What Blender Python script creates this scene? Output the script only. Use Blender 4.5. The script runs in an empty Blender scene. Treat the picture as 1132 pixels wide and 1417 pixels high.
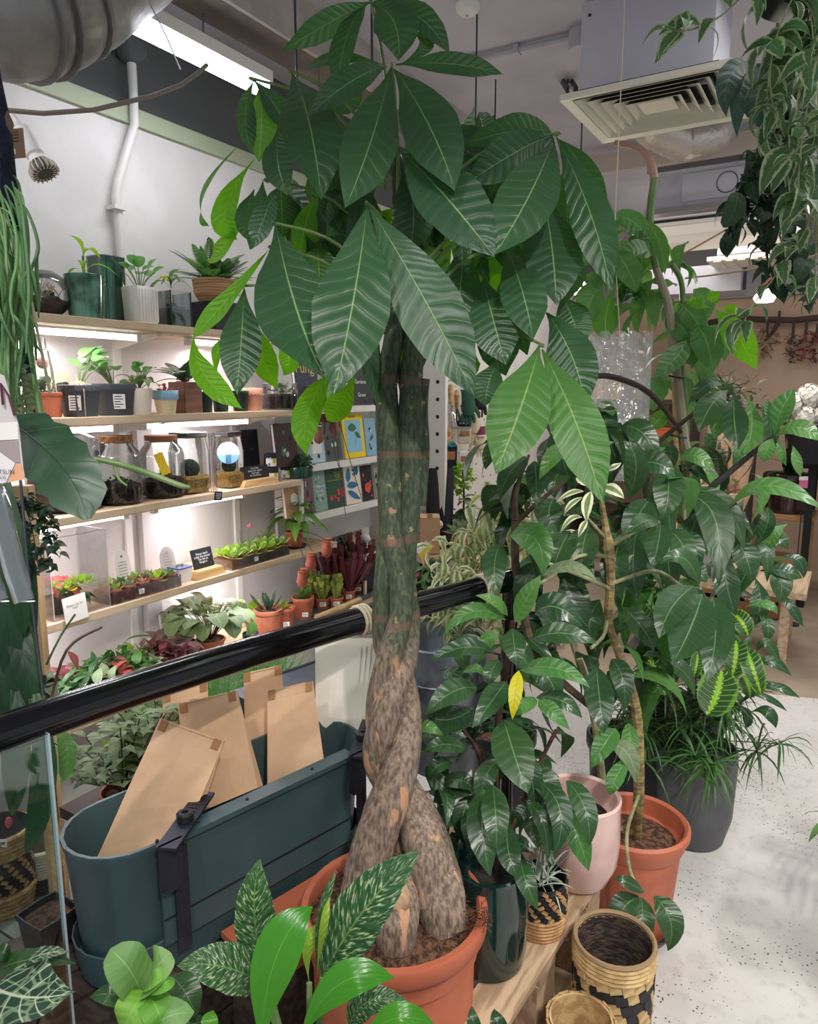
import bpy, math, random
from mathutils import Vector, Matrix, noise
random.seed(7)
rnd = random.uniform
V = Vector
SC = bpy.context.scene
COL = SC.collection
# ---------------------------------------------------------------- camera
F = 1000.0; CH = 1.55; PITCH = math.atan(.168); YAW = math.radians(31.2)
fh = V((-math.sin(YAW), math.cos(YAW), 0)); RT = V((math.cos(YAW), math.sin(YAW), 0)); ZZ = V((0, 0, 1))
FW = fh*math.cos(PITCH)-ZZ*math.sin(PITCH); UP = fh*math.sin(PITCH)+ZZ*math.cos(PITCH)
CAM = V((0, 0, CH))
cd = bpy.data.cameras.new('camera'); cam = bpy.data.objects.new('camera', cd); COL.objects.link(cam)
cd.sensor_fit = 'VERTICAL'; cd.sensor_height = 24.0; cd.sensor_width = 24.0*1132/1417; cd.lens = 24.0*F/1417
cd.clip_start = .02
mw = Matrix.Identity(4)
for i, c in enumerate((RT, UP, -FW)):
    for j in range(3): mw[j][i] = c[j]
mw.translation = CAM; cam.matrix_world = mw
SC.camera = cam
# ---------------------------------------------------------------- colour management, world, lamps
SC.view_settings.view_transform = 'Standard'; SC.view_settings.look = 'None'
SC.view_settings.gamma = 1; SC.view_settings.use_curve_mapping = False
SC.view_settings.exposure = 0.14
SC.cycles.transparent_max_bounces = 24
wd = bpy.data.worlds.new('world'); SC.world = wd; wd.use_nodes = True
bg = wd.node_tree.nodes['Background']; bg.inputs[0].default_value = (.86, .92, 1, 1); bg.inputs[1].default_value = .44
def lamp(kind, loc, energy, color=(1, 1, 1), aim=None, size=.2, size_y=None, spot=60, blend=.4, name='ceiling_lamp'):
    l = bpy.data.lights.new(name, kind); l.energy = energy; l.color = color
    if kind == 'AREA':
        l.size = size
        if size_y: l.shape = 'RECTANGLE'; l.size_y = size_y
    else:
        l.shadow_soft_size = size
        if kind == 'SPOT': l.spot_size = math.radians(spot); l.spot_blend = blend
    o = bpy.data.objects.new(name, l); COL.objects.link(o); o.location = loc
    d = (V(aim)-V(loc)) if aim is not None else V((0, 0, -1))
    o.rotation_euler = d.to_track_quat('-Z', 'Y').to_euler()
    return o
lamp('AREA', (.5, -.5, 2.86), 20, (1, .97, .93), size=1.6, size_y=1.6, name='shop_panel_light')
lamp('AREA', (.3, 2.9, 2.86), 17, (1, .98, .96), size=1.2, size_y=2.2, name='shop_panel_light')
lamp('AREA', (-.6, 5.4, 2.8), 40, (1, .95, .9), size=2, size_y=1.6, name='shop_panel_light')
lamp('SPOT', (.75, -.35, 2.8), 125, (1, .95, .88), aim=(-.55, 1.5, .75), size=.04, spot=48, name='track_spot')
lamp('SPOT', (1.5, 1.6, 2.8), 205, (1, .97, .93), aim=(.1, 2.3, 0), size=.16, spot=66, name='track_spot')
lamp('SPOT', (-.6, -.35, 2.75), 55, (1, .97, .93), aim=(-.85, 1.4, .7), size=.05, spot=50, name='track_spot')
# ---------------------------------------------------------------- geometry helpers
def ray(px, py): return FW+RT*((px-566)/F)-UP*((py-708.5)/F)
def W(px, py, d): return CAM+ray(px, py)*d
def onx(px, py, x): r = ray(px, py); return CAM+r*(x/r.x)
def ony(px, py, y): r = ray(px, py); return CAM+r*(y/r.y)
def onz(px, py, z): r = ray(px, py); return CAM+r*((z-CH)/r.z)
def proj(p):
    v = V(p)-CAM; d = v.dot(FW)
    return 566+F*v.dot(RT)/d, 708.5-F*v.dot(UP)/d, d
def colx(px, x, z):
    "point of the line x, z (running along the wall) that is seen in column px"
    py = 600
    for _ in range(6):
        p = onx(px, py, x); py = proj((x, p.y, z))[1]
    return V((x, p.y, z))
def mm(n, p): return n*proj(p)[2]/F
def nz(v): return V(v).normalized()
def lerp(a, b, t): return a+(b-a)*t
def interp(tab, t):
    for (a, x), (b, y) in zip(tab, tab[1:]):
        if t <= b:
            s = (t-a)/max(b-a, 1e-6); return x+(y-x)*s
    return tab[-1][1]
class MB:
    def __init__(s): s.v = []; s.f = []; s.uv = []; s.m = []
    def add(s, vs, fs, uvs=None, mi=0):
        o = len(s.v); s.v += [tuple(p) for p in vs]
        for k, f in enumerate(fs):
            s.f.append(tuple(i+o for i in f)); s.m.append(mi)
            s.uv.append([uvs[i] for i in f] if uvs else [(0, 0)]*len(f))
        return s
    def box(s, c, sx, sy, sz, ax=None, mi=0, taper=1.0):
        "centre, full sizes, axes; taper scales the lower face"
        ax = ax or (V((1, 0, 0)), V((0, 1, 0)), V((0, 0, 1))); c = V(c); vs = []
        for dz in (-1, 1):
            k = taper if dz < 0 else 1
            for dx, dy in ((-1, -1), (1, -1), (1, 1), (-1, 1)):
                vs.append(c+ax[0]*(dx*sx/2*k)+ax[1]*(dy*sy/2*k)+ax[2]*(dz*sz/2))
        return s.add(vs, [(3, 2, 1, 0), (4, 5, 6, 7), (0, 1, 5, 4), (1, 2, 6, 5), (2, 3, 7, 6), (3, 0, 4, 7)], [(0, 0), (1, 0), (1, 1), (0, 1), (0, 0), (1, 0), (1, 1), (0, 1)], mi)
    def tube(s, pts, r, n=8, mi=0, caps=True):
        pts = [V(p) for p in pts]; N = len(pts)
        rs = r if isinstance(r, (list, tuple)) else [r]*N
        vs = []; uvs = []; ref = None
        for i, p in enumerate(pts):
            t = nz(pts[min(i+1, N-1)]-pts[max(i-1, 0)])
            if ref is None: ref = t.orthogonal().normalized()
            a = nz(ref-t*ref.dot(t)); ref = a; b = t.cross(a)
            for k in range(n):
                th = 2*math.pi*k/n
                vs.append(p+(a*math.cos(th)+b*math.sin(th))*rs[i]); uvs.append((k/n, i/max(N-1, 1)))
        fs = [(i*n+k, i*n+(k+1) % n, (i+1)*n+(k+1) % n, (i+1)*n+k) for i in range(N-1) for k in range(n)]
        if caps: fs += [tuple(range(n))[::-1], tuple((N-1)*n+k for k in range(n))]
        return s.add(vs, fs, uvs, mi)
    def lathe(s, c, prof, n=24, mi=0, sq=0, ax=None):
        "profile of (radius, height); sq>0 squares the plan"
        c = V(c); vs = []; uvs = []; X, Y, Z = ax or (V((1, 0, 0)), V((0, 1, 0)), ZZ)
        L = len(prof)
        for i, (r, z) in enumerate(prof):
            for k in range(n):
                th = 2*math.pi*(k+.5)/n; cc, ss = math.cos(th), math.sin(th)
                q = 1/max(abs(cc), abs(ss)) if sq else 1
                q = 1+(q-1)*sq
                vs.append(c+X*(r*cc*q)+Y*(r*ss*q)+Z*z); uvs.append((k/n, i/max(1, L-1)))
        fs = [(i*n+k, i*n+(k+1) % n, (i+1)*n+(k+1) % n, (i+1)*n+k) for i in range(L-1) for k in range(n)]
        if prof[0][0] > 1e-4: fs.append(tuple(range(n))[::-1])
        if prof[-1][0] > 1e-4: fs.append(tuple((L-1)*n+k for k in range(n)))
        return s.add(vs, fs, uvs, mi)
    def ball(s, c, r, n=10, m=6, mi=0, sz=1.0):
        return s.lathe(c, [(max(r*math.sin(math.pi*i/m), 1e-5), -r*sz*math.cos(math.pi*i/m)) for i in range(m+1)], n, mi)
    def quad(s, a, b, c, d, mi=0): return s.add([a, b, c, d], [(0, 1, 2, 3)], [(0, 0), (1, 0), (1, 1), (0, 1)], mi)
    def prism(s, pts, h, mi=0):
        "outline pts (Vectors) extruded by vector h"
        n = len(pts); vs = [V(p) for p in pts]+[V(p)+h for p in pts]
        fs = [tuple(range(n))[::-1], tuple(range(n, 2*n))]+[(i, (i+1) % n, n+(i+1) % n, n+i) for i in range(n)]
        return s.add(vs, fs, None, mi)
OFF = {}
def mesh(name, mb, mats, smooth=True, off=None):
    me = bpy.data.meshes.new(name)
    vs = mb.v if off is None else [(a-off[0], b-off[1], c-off[2]) for a, b, c in mb.v]
    me.from_pydata(vs, [], mb.f)
    for m in (mats if isinstance(mats, (list, tuple)) else [mats]): me.materials.append(m)
    uvl = me.uv_layers.new(name='UVMap')
    flat = [c for f in mb.uv for uv in f for c in uv]
    uvl.data.foreach_set('uv', flat)
    me.polygons.foreach_set('use_smooth', [smooth]*len(mb.f)); me.polygons.foreach_set('material_index', mb.m)
    me.update()
    if smooth:
        try: me.set_sharp_from_angle(angle=math.radians(42))
        except Exception: pass
    return me
def link(name, data, parent=None):
    o = bpy.data.objects.new(name, data); COL.objects.link(o)
    if parent is not None: o.parent = parent; OFF[o.name] = OFF[parent.name]
    else: OFF[o.name] = V((0, 0, 0))
    return o
def obj(name, mb, mats, parent=None, smooth=True, kind=None, label=None):
    off = OFF[parent.name] if parent is not None else None
    o = link(name, mesh(name, mb, mats, smooth, off), parent)
    if kind: o['kind'] = kind
    if label: o['label'] = label
    return o
def tag(o, label, cat, group=None):
    o['label'] = label; o['category'] = cat
    if group: o['group'] = group
    return o
def thing(name, label, cat, loc, group=None):
    o = bpy.data.objects.new(name, None); COL.objects.link(o); o.location = loc; o.empty_display_size = .05
    OFF[o.name] = V(loc); return tag(o, label, cat, group)
def struct(name, mb, mats, smooth=False, parent=None):
    o = obj(name, mb, mats, parent, smooth)
    if parent is None: o['kind'] = 'structure'
    return o
def sole(name, mb, mats, label, cat, group=None, smooth=True):
    "a thing that is one mesh, its origin at its base"
    lo = min(v[2] for v in mb.v); n = len(mb.v)
    c = V((sum(v[0] for v in mb.v)/n, sum(v[1] for v in mb.v)/n, lo))
    o = link(name, mesh(name, mb, mats, smooth, c)); o.location = c; OFF[o.name] = c
    return tag(o, label, cat, group)
def bev(o, w=.003, seg=2):
    m = o.modifiers.new('edge', 'BEVEL'); m.width = w; m.segments = seg; m.limit_method = 'ANGLE'; return o
def text(parent, body, c, right, up, size, m, out=.0006, align='CENTER', maxw=None):
    cu = bpy.data.curves.new('lettering', 'FONT'); cu.body = body; cu.size = size; cu.align_x = align; cu.align_y = 'CENTER'
    cu.space_line = .85; cu.resolution_u = 2; cu.materials.append(m)
    tmp = bpy.data.objects.new('tmp', cu); COL.objects.link(tmp); bpy.context.view_layer.update()
    me = bpy.data.meshes.new_from_object(tmp.evaluated_get(bpy.context.evaluated_depsgraph_get())); bpy.data.objects.remove(tmp); me.name = 'lettering'
    if not me.materials: me.materials.append(m)
    o = link('lettering', me, parent); right = nz(right); up = nz(up); nn = right.cross(up)
    M = Matrix.Identity(4)
    for i, a in enumerate((right, up, nn)):
        for j in range(3): M[j][i] = a[j]
    M.translation = V(c)-OFF[parent.name]+nn*out
    o.matrix_local = M
    return o
# ---------------------------------------------------------------- materials
def nt(name):
    m = bpy.data.materials.new(name); m.use_nodes = True; t = m.node_tree; t.nodes.clear()
    out = t.nodes.new('ShaderNodeOutputMaterial'); return m, t, out
def N(t, typ, **kw):
    n = t.nodes.new(typ)
    for k, v in kw.items():
        if k.startswith('i'):
            s = n.inputs[int(k[1:])]
            if isinstance(v, bpy.types.NodeSocket): t.links.new(v, s)
            else: s.default_value = v
        else: setattr(n, k, v)
    return n
def math_(t, op, a, b=0.0, c=0.0):
    n = t.nodes.new('ShaderNodeMath'); n.operation = op
    for i, v in enumerate((a, b, c)):
        if isinstance(v, bpy.types.NodeSocket): t.links.new(v, n.inputs[i])
        else: n.inputs[i].default_value = v
    return n.outputs[0]
def ss(t, x, a, b, lo=0.0, hi=1.0):
    n = t.nodes.new('ShaderNodeMapRange'); n.interpolation_type = 'SMOOTHSTEP'
    t.links.new(x, n.inputs[0])
    for i, v in zip((1, 2, 3, 4), (a, b, lo, hi)): n.inputs[i].default_value = v
    return n.outputs[0]
def mixc(t, fac, a, b):
    n = t.nodes.new('ShaderNodeMix'); n.data_type = 'RGBA'
    for s, v in ((n.inputs[0], fac), (n.inputs[6], a), (n.inputs[7], b)):
        if isinstance(v, bpy.types.NodeSocket): t.links.new(v, s)
        else: s.default_value = v if isinstance(v, float) else tuple(v)+(1,)*(4-len(v))
    return n.outputs[2]
def c3(h):
    "sRGB 0-255 triple -> linear"
    return tuple(((x/255)/12.92 if x/255 <= .04045 else ((x/255+.055)/1.055)**2.4) for x in h)
_mc = {}
def mat(name, col, rough=.5, metal=0, col2=None, scale=8, bump=0, bscale=60, trans=0, emit=0, stretch=None, detail=4, thr=(.4, .6), alpha=1, ior=1.45, coat=0, ecol=None, kind='noise', sub=0):
    if name in _mc: return _mc[name]
    m, t, out = nt(name); b = N(t, 'ShaderNodeBsdfPrincipled'); t.links.new(b.outputs[0], out.inputs[0])
    col = c3(col); base = None
    b.inputs['Base Color'].default_value = col+(1,); b.inputs['Roughness'].default_value = rough; b.inputs['Metallic'].default_value = metal
    b.inputs['Transmission Weight'].default_value = trans; b.inputs['IOR'].default_value = ior; b.inputs['Coat Weight'].default_value = coat
    b.inputs['Alpha'].default_value = alpha
    vec = None
    if col2 or bump:
        tc = N(t, 'ShaderNodeTexCoord'); mp = N(t, 'ShaderNodeMapping', i0=tc.outputs['Object'])
        if stretch: mp.inputs['Scale'].default_value = stretch
        vec = mp.outputs[0]
    if col2:
        if kind == 'wave':
            n = N(t, 'ShaderNodeTexWave', i0=vec); n.inputs['Scale'].default_value = scale; n.inputs['Distortion'].default_value = 4; n.inputs['Detail'].default_value = 3; fo = n.outputs[1]
        elif kind == 'voronoi':
            n = N(t, 'ShaderNodeTexVoronoi', i0=vec); n.inputs['Scale'].default_value = scale; fo = n.outputs[0]
        else:
            n = N(t, 'ShaderNodeTexNoise', i0=vec); n.inputs['Scale'].default_value = scale; n.inputs['Detail'].default_value = detail; fo = n.outputs[0]
        t.links.new(mixc(t, ss(t, fo, *thr), col, c3(col2)), b.inputs['Base Color'])
    if bump:
        n = N(t, 'ShaderNodeTexNoise', i0=vec); n.inputs['Scale'].default_value = bscale; n.inputs['Detail'].default_value = 5
        bp = N(t, 'ShaderNodeBump'); bp.inputs['Strength'].default_value = bump; bp.inputs['Distance'].default_value = .01
        t.links.new(n.outputs[0], bp.inputs['Height']); t.links.new(bp.outputs[0], b.inputs['Normal'])
    if emit:
        b.inputs['Emission Color'].default_value = (c3(ecol) if ecol else col)+(1,); b.inputs['Emission Strength'].default_value = emit
    _mc[name] = m; return m
def glass(name, tint=(1, 1, 1), rough=.0, film=.12):
    "thin clear sheet: mostly see-through with real reflections"
    if name in _mc: return _mc[name]
    m, t, out = nt(name)
    tr = N(t, 'ShaderNodeBsdfTransparent'); tr.inputs[0].default_value = tint+(1,)
    gl = N(t, 'ShaderNodeBsdfGlossy'); gl.inputs[1].default_value = max(rough, .03)
    fr = N(t, 'ShaderNodeFresnel'); fr.inputs[0].default_value = 1.45
    f = math_(t, 'ADD', math_(t, 'MULTIPLY', fr.outputs[0], .8), film*.3)
    mx = N(t, 'ShaderNodeMixShader'); t.links.new(f, mx.inputs[0]); t.links.new(tr.outputs[0], mx.inputs[1]); t.links.new(gl.outputs[0], mx.inputs[2])
    t.links.new(mx.outputs[0], out.inputs[0]); _mc[name] = m; return m
def lm(name, col, vein, n=9, k=1.2, vs=.35, mid=.05, rough=.33, tr=.22, trc=None, bump=.35, margin=None, mth=.6, fleck=None, fish=None, var=.35, netv=None, back=None):
    "leaf: midrib, side veins, relief, translucence; colour varies from leaf to leaf"
    if name in _mc: return _mc[name]
    m, t, out = nt(name); col = c3(col); vein = c3(vein)
    uv = N(t, 'ShaderNodeUVMap'); sp = N(t, 'ShaderNodeSeparateXYZ', i0=uv.outputs[0])
    a = math_(t, 'MULTIPLY', math_(t, 'ABSOLUTE', math_(t, 'SUBTRACT', sp.outputs[0], .5)), 2.0)
    tc = N(t, 'ShaderNodeTexCoord')
    nz_ = N(t, 'ShaderNodeTexNoise', i0=tc.outputs['Object']); nz_.inputs['Scale'].default_value = 14
    wob = math_(t, 'MULTIPLY', math_(t, 'SUBTRACT', nz_.outputs[0], .5), .9)
    ph = math_(t, 'ADD', math_(t, 'SUBTRACT', math_(t, 'MULTIPLY', sp.outputs[1], float(n)), math_(t, 'MULTIPLY', a, k)), wob)
    tri = math_(t, 'MULTIPLY', math_(t, 'ABSOLUTE', math_(t, 'SUBTRACT', math_(t, 'FRACT', ph), .5)), 2.0)
    lat = ss(t, tri, .84, .98)
    midr = ss(t, a, mid*.4, mid, 1.0, 0.0)
    oi = N(t, 'ShaderNodeObjectInfo')
    big = N(t, 'ShaderNodeTexNoise', i0=tc.outputs['Object']); big.inputs['Scale'].default_value = 5
    val = math_(t, 'ADD', math_(t, 'MULTIPLY', oi.outputs['Random'], var), math_(t, 'MULTIPLY', big.outputs[0], .3))
    hs = N(t, 'ShaderNodeHueSaturation'); hs.inputs['Color'].default_value = col+(1,)
    t.links.new(math_(t, 'ADD', val, 1.0-var*.5-.15), hs.inputs['Value'])
    t.links.new(math_(t, 'ADD', math_(t, 'MULTIPLY', oi.outputs['Random'], -.03), .515), hs.inputs['Hue'])
    c = hs.outputs[0]
    if margin:
        e = math_(t, 'ADD', a, math_(t, 'MULTIPLY', wob, .7)); c = mixc(t, ss(t, e, mth, mth+.12), c, c3(margin))
    if fleck:
        mp = N(t, 'ShaderNodeCombineXYZ', i0=math_(t, 'MULTIPLY', a, 16.0), i1=math_(t, 'MULTIPLY', math_(t, 'SUBTRACT', sp.outputs[1], math_(t, 'MULTIPLY', a, .22)), 60.0), i2=math_(t, 'MULTIPLY', sp.outputs[0], 3.0))
        mp2 = N(t, 'ShaderNodeMapping', i0=mp.outputs[0]); mp2.inputs['Scale'].default_value = (.35, 1, 1)
        f = N(t, 'ShaderNodeTexNoise', i0=mp2.outputs[0]); f.inputs['Scale'].default_value = .8; f.inputs['Detail'].default_value = 3
        c = mixc(t, math_(t, 'MULTIPLY', ss(t, f.outputs[0], .5, .68), .8), c, c3(fleck))
    if fish:
        band = ss(t, math_(t, 'ADD', a, math_(t, 'MULTIPLY', tri, .16)), .2, .27, 1.0, 0.0); c = mixc(t, band, c, c3(fish))
    if netv:
        cx = N(t, 'ShaderNodeCombineXYZ', i0=math_(t, 'MULTIPLY', sp.outputs[0], 5.0), i1=math_(t, 'MULTIPLY', sp.outputs[1], 6.0))
        vo = N(t, 'ShaderNodeTexVoronoi', i0=cx.outputs[0]); vo.feature = 'DISTANCE_TO_EDGE'; vo.inputs['Scale'].default_value = 1.0
        c = mixc(t, ss(t, vo.outputs[0], .03, .09, 1.0, 0.0), c, c3(netv))
    c = mixc(t, math_(t, 'MULTIPLY', lat, vs), c, vein)
    c = mixc(t, midr, c, vein)
    if back:
        ge = N(t, 'ShaderNodeNewGeometry'); c = mixc(t, ge.outputs['Backfacing'], c, c3(back))
    b = N(t, 'ShaderNodeBsdfPrincipled'); t.links.new(c, b.inputs['Base Color'])
    t.links.new(math_(t, 'ADD', math_(t, 'MULTIPLY', big.outputs[0], .16), rough-.08), b.inputs['Roughness'])
    if bump:
        h = math_(t, 'SUBTRACT', math_(t, 'SUBTRACT', math_(t, 'MULTIPLY', math_(t, 'SINE', math_(t, 'MULTIPLY', ph, 6.283)), .5), math_(t, 'MULTIPLY', lat, .5)), math_(t, 'MULTIPLY', midr, 1.2))
        bp = N(t, 'ShaderNodeBump'); bp.inputs['Strength'].default_value = bump; bp.inputs['Distance'].default_value = .004
        t.links.new(h, bp.inputs['Height']); t.links.new(bp.outputs[0], b.inputs['Normal'])
    tl = N(t, 'ShaderNodeBsdfTranslucent'); tcol = c3(trc) if trc else tuple(min(1, x*2.2+.02) for x in col)
    tl.inputs[0].default_value = tcol+(1,)
    mx = N(t, 'ShaderNodeMixShader'); mx.inputs[0].default_value = tr
    t.links.new(b.outputs[0], mx.inputs[1]); t.links.new(tl.outputs[0], mx.inputs[2]); t.links.new(mx.outputs[0], out.inputs[0])
    _mc[name] = m; return m
# leaf kinds
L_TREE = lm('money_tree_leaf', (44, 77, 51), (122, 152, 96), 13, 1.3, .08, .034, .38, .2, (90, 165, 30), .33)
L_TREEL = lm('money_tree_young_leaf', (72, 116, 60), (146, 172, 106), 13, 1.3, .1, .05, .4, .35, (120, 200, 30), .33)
L_DARK = lm('glossy_dark_leaf', (42, 74, 40), (100, 132, 84), 8, .9, .12, .045, .3, .14, None, .15)
L_MID = lm('mid_green_leaf', (78, 126, 60), (120, 156, 86), 8, .9, .2, .05, .33, .25, None, .3)
L_LIME = lm('lime_leaf', (150, 186, 70), (176, 206, 110), 8, .9, .2, .05, .4, .4, (170, 220, 40), .25)
L_PALE = lm('sage_leaf', (120, 138, 100), (170, 182, 142), 7, .8, .2, .05, .6, .2, None, .3)
L_YEL = lm('yellow_leaf', (196, 190, 36), (150, 150, 40), 8, .9, .1, .05, .4, .3, None, .2)
L_VAR = lm('variegated_leaf', (104, 136, 84), (150, 170, 110), 6, .8, .1, .05, .45, .3, (220, 230, 160), .15, margin=(240, 240, 204), mth=.34)
L_TRAD = lm('striped_vine_leaf', (64, 98, 60), (120, 150, 90), 5, .3, .1, .06, .36, .3, None, .2, margin=(196, 206, 160), mth=.62)
L_FLECK = lm('flecked_leaf', (40, 84, 46), (110, 146, 84), 12, 1.4, .25, .05, .36, .22, None, .4, fleck=(206, 218, 170))
L_FISH = lm('prayer_leaf', (36, 74, 32), (150, 190, 70), 9, -1.2, .95, .04, .35, .25, None, .25, fish=(150, 200, 50), margin=(96, 148, 50), mth=.8)
L_NET = lm('white_veined_leaf', (34, 62, 46), (196, 208, 176), 7, 1.3, .85, .05, .55, .1, None, .3, netv=(120, 146, 112))
L_RED = lm('red_leaf', (186, 84, 88), (220, 140, 136), 7, 1, .3, .06, .45, .3, None, .3)
L_MAROON = lm('pitcher_maroon', (112, 52, 56), (150, 90, 80), 6, 1, .2, .05, .5, .2, None, .2)
L_SUCC = lm('succulent_leaf', (138, 164, 88), (160, 180, 110), 3, .2, .0, .02, .5, .25, (170, 210, 70), 0)
L_PEP = lm('ribbed_leaf', (112, 136, 88), (172, 184, 140), 5, 3.5, .6, .05, .45, .2, None, .5)
L_EPI = lm('ribbed_cactus_leaf', (38, 76, 42), (26, 52, 32), 6, 1, .1, .04, .4, .18, None, .15)
L_FELT = lm('felted_pale_leaf', (128, 168, 102), (168, 198, 138), 7, 1, .12, .03, .6, .3, (150, 200, 80), .15)
L_BRIGHT = lm('bright_strap_leaf', (70, 140, 36), (110, 170, 60), 5, 3, .05, .02, .28, .3, (130, 210, 40), .1)
L_BACKLIT = lm('backlit_leaf', (96, 160, 30), (150, 196, 60), 12, 1.4, .3, .05, .4, .55, (140, 220, 20), .5)  # leaf lit from behind: the backlight is put into its brighter colour
L_PILEA = lm('coin_leaf', (88, 140, 70), (140, 180, 100), 3, 2, .1, .05, .35, .3, None, .1)
M_STEM = mat('green_stem', (86, 116, 62), .5, col2=(110, 130, 80), scale=20)
M_STEMB = mat('brown_stem', (92, 74, 56), .75, col2=(66, 52, 40), scale=30, bump=.3)
M_STEMR = mat('reddish_stem', (84, 42, 30), .7, col2=(50, 34, 26), scale=40, bump=.3)
M_STEMP = mat('pale_stem', (150, 152, 112), .6, col2=(120, 120, 86), scale=30)
M_TERRA = mat('terracotta_plastic', (188, 106, 78), .5, col2=(174, 94, 68), scale=5, bump=.03, bscale=150)
M_CLAY = mat('clay', (186, 112, 84), .85, col2=(168, 96, 70), scale=14, bump=.15, bscale=120)
M_SOIL = mat('soil', (118, 84, 62), 1, col2=(62, 44, 33), scale=70, bump=1.0, bscale=130, detail=8)
M_DSOIL = mat('dark_soil', (52, 38, 30), 1, col2=(30, 22, 18), scale=70, bump=.9, bscale=160)
M_BLACK = mat('black_plastic', (34, 36, 40), .4)
M_NURS = mat('nursery_plastic', (76, 80, 88), .45)
M_WHITE = mat('white_paint', (238, 234, 228), .55)
M_PAPER = mat('white_paper', (236, 232, 226), .8)
M_PINE = mat('pine_board', (214, 190, 160), .6, col2=(188, 160, 128), scale=3, stretch=(12, 1, 12), bump=.08, bscale=40)
M_WOOD = mat('light_wood_block', (218, 178, 122), .55, col2=(196, 152, 98), scale=4, stretch=(4, 1, 14), bump=.05)
M_INK = mat('black_ink', (22, 22, 24), .6)
M_CHALK = mat('chalk_white', (240, 240, 238), .8)
M_SLATE = mat('chalkboard', (28, 30, 34), .65)
M_STEEL = mat('dark_steel', (58, 60, 74), .45, .6, col2=(70, 72, 86), scale=6, bump=.05, bscale=200)
M_CHROME = mat('bright_metal', (190, 190, 192), .28, 1)
M_CORK = mat('cork', (172, 124, 78), .9, col2=(136, 92, 56), scale=60, bump=.3)
G_CLEAR = glass('clear_glass', (.96, .98, .97))
G_PLAS = glass('clear_plastic', (.93, .93, .94), .12, .5)
M_MOSS = mat('moss', (70, 92, 40), 1, col2=(40, 58, 26), scale=60, bump=1, bscale=160)
M_STONE = mat('grit', (150, 140, 124), .9, col2=(90, 84, 74), scale=90, bump=.8, bscale=200)
M_TUBE = mat('led_tube', (255, 255, 255), .4, emit=5.5, ecol=(244, 240, 255))
# ---------------------------------------------------------------- leaves
SH = {'lance': [(0, .03), (.06, .1), (.18, .34), (.32, .68), (.46, .93), (.6, 1), (.76, .82), (.88, .46), (.96, .13), (1, .005)],
      'ov': [(0, .04), (.05, .3), (.2, .82), (.42, 1), (.65, .82), (.85, .42), (.95, .14), (1, .005)],
      'strap': [(0, .3), (.12, .55), (.4, 1), (.65, .97), (.85, .7), (.95, .35), (1, .01)],
      'round': [(0, .3), (.06, .62), (.2, .92), (.45, 1), (.7, .9), (.88, .6), (.96, .34), (1, .05)],
      'heart': [(0, .62), (.05, .9), (.18, 1), (.4, .9), (.7, .5), (.9, .16), (1, .005)],
      'obov': [(0, .05), (.2, .34), (.45, .78), (.68, 1), (.85, .82), (.95, .45), (1, .05)],
      'needle': [(0, .6), (.3, 1), (.7, .8), (1, .02)],
      'cactus': [(0, .2), (.1, .6), (.18, .9), (.25, .8), (.33, 1), (.42, .86), (.5, 1), (.58, .85), (.67, .96), (.75, .78), (.83, .8), (.92, .45), (1, .1)]}
def leafgeo(mb, P0, P1, P2, w, nrm, shape='lance', fold=.18, nv=12, nu=6, wav=0.0, ph=0.0, mi=0):
    c = P1*2-(P0+P2)*.5; prof = SH[shape]; vs = []; uvs = []; S = None
    for i in range(nv+1):
        v = i/nv; v2 = v
        p = P0*(1-v)**2+c*(2*v*(1-v))+P2*v*v
        t = (c-P0)*(1-v)+(P2-c)*v
        if t.length < 1e-6: t = P2-P0
        t.normalize(); s = nrm.cross(t)
        if s.length < .15: s = S if S is not None else t.orthogonal()
        if S is not None:
            if s.dot(S) < 0: s = -s
            s = nz(s).lerp(S, .5)
        s = nz(s-t*s.dot(t)); S = s; n = nz(t.cross(s)); hw = w*.5*interp(prof, v2)
        if n.dot(nrm) < 0: n = -n
        for j in range(nu+1):
            u = j/nu*2-1
            z = fold*abs(u)*hw + wav*w*abs(u)*math.sin(v*15+ph+u*1.3)
            vs.append(p+s*(u*hw)+n*z); uvs.append((u*.5+.5, v))
    k = nu+1
    fs = [(i*k+j, i*k+j+1, (i+1)*k+j+1, (i+1)*k+j) for i in range(nv) for j in range(nu)]
    return mb.add(vs, fs, uvs, mi)
def pleaf(parent, m, pts, wpx, d, roll=0, shape='lance', fold=.16, up=.35, wav=.03, name='leaf', nv=12, nu=6):
    "leaf whose midrib is measured in the photograph: pts of (px,py), depth d or (d0,d1[,dm])"
    if isinstance(d, (int, float)): d = (d, d)
    P0 = W(pts[0][0], pts[0][1], d[0]); P2 = W(pts[-1][0], pts[-1][1], d[1])
    dm = d[2] if len(d) > 2 else (d[0]+d[1])/2-.02
    if len(pts) > 2: P1 = W(pts[1][0], pts[1][1], dm)
    else: P1 = W((pts[0][0]+pts[1][0])/2, (pts[0][1]+pts[1][1])/2, dm)
    n = nz(nz(CAM-P1)+ZZ*up); t = nz(P2-P0)
    if roll: n = Matrix.Rotation(math.radians(roll), 3, t) @ n
    mb = MB(); leafgeo(mb, P0, P1, P2, wpx*dm/F, n, shape, fold, nv, nu, wav, rnd(0, 6))
    o = obj(name, mb, m, parent)
    return o
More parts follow.
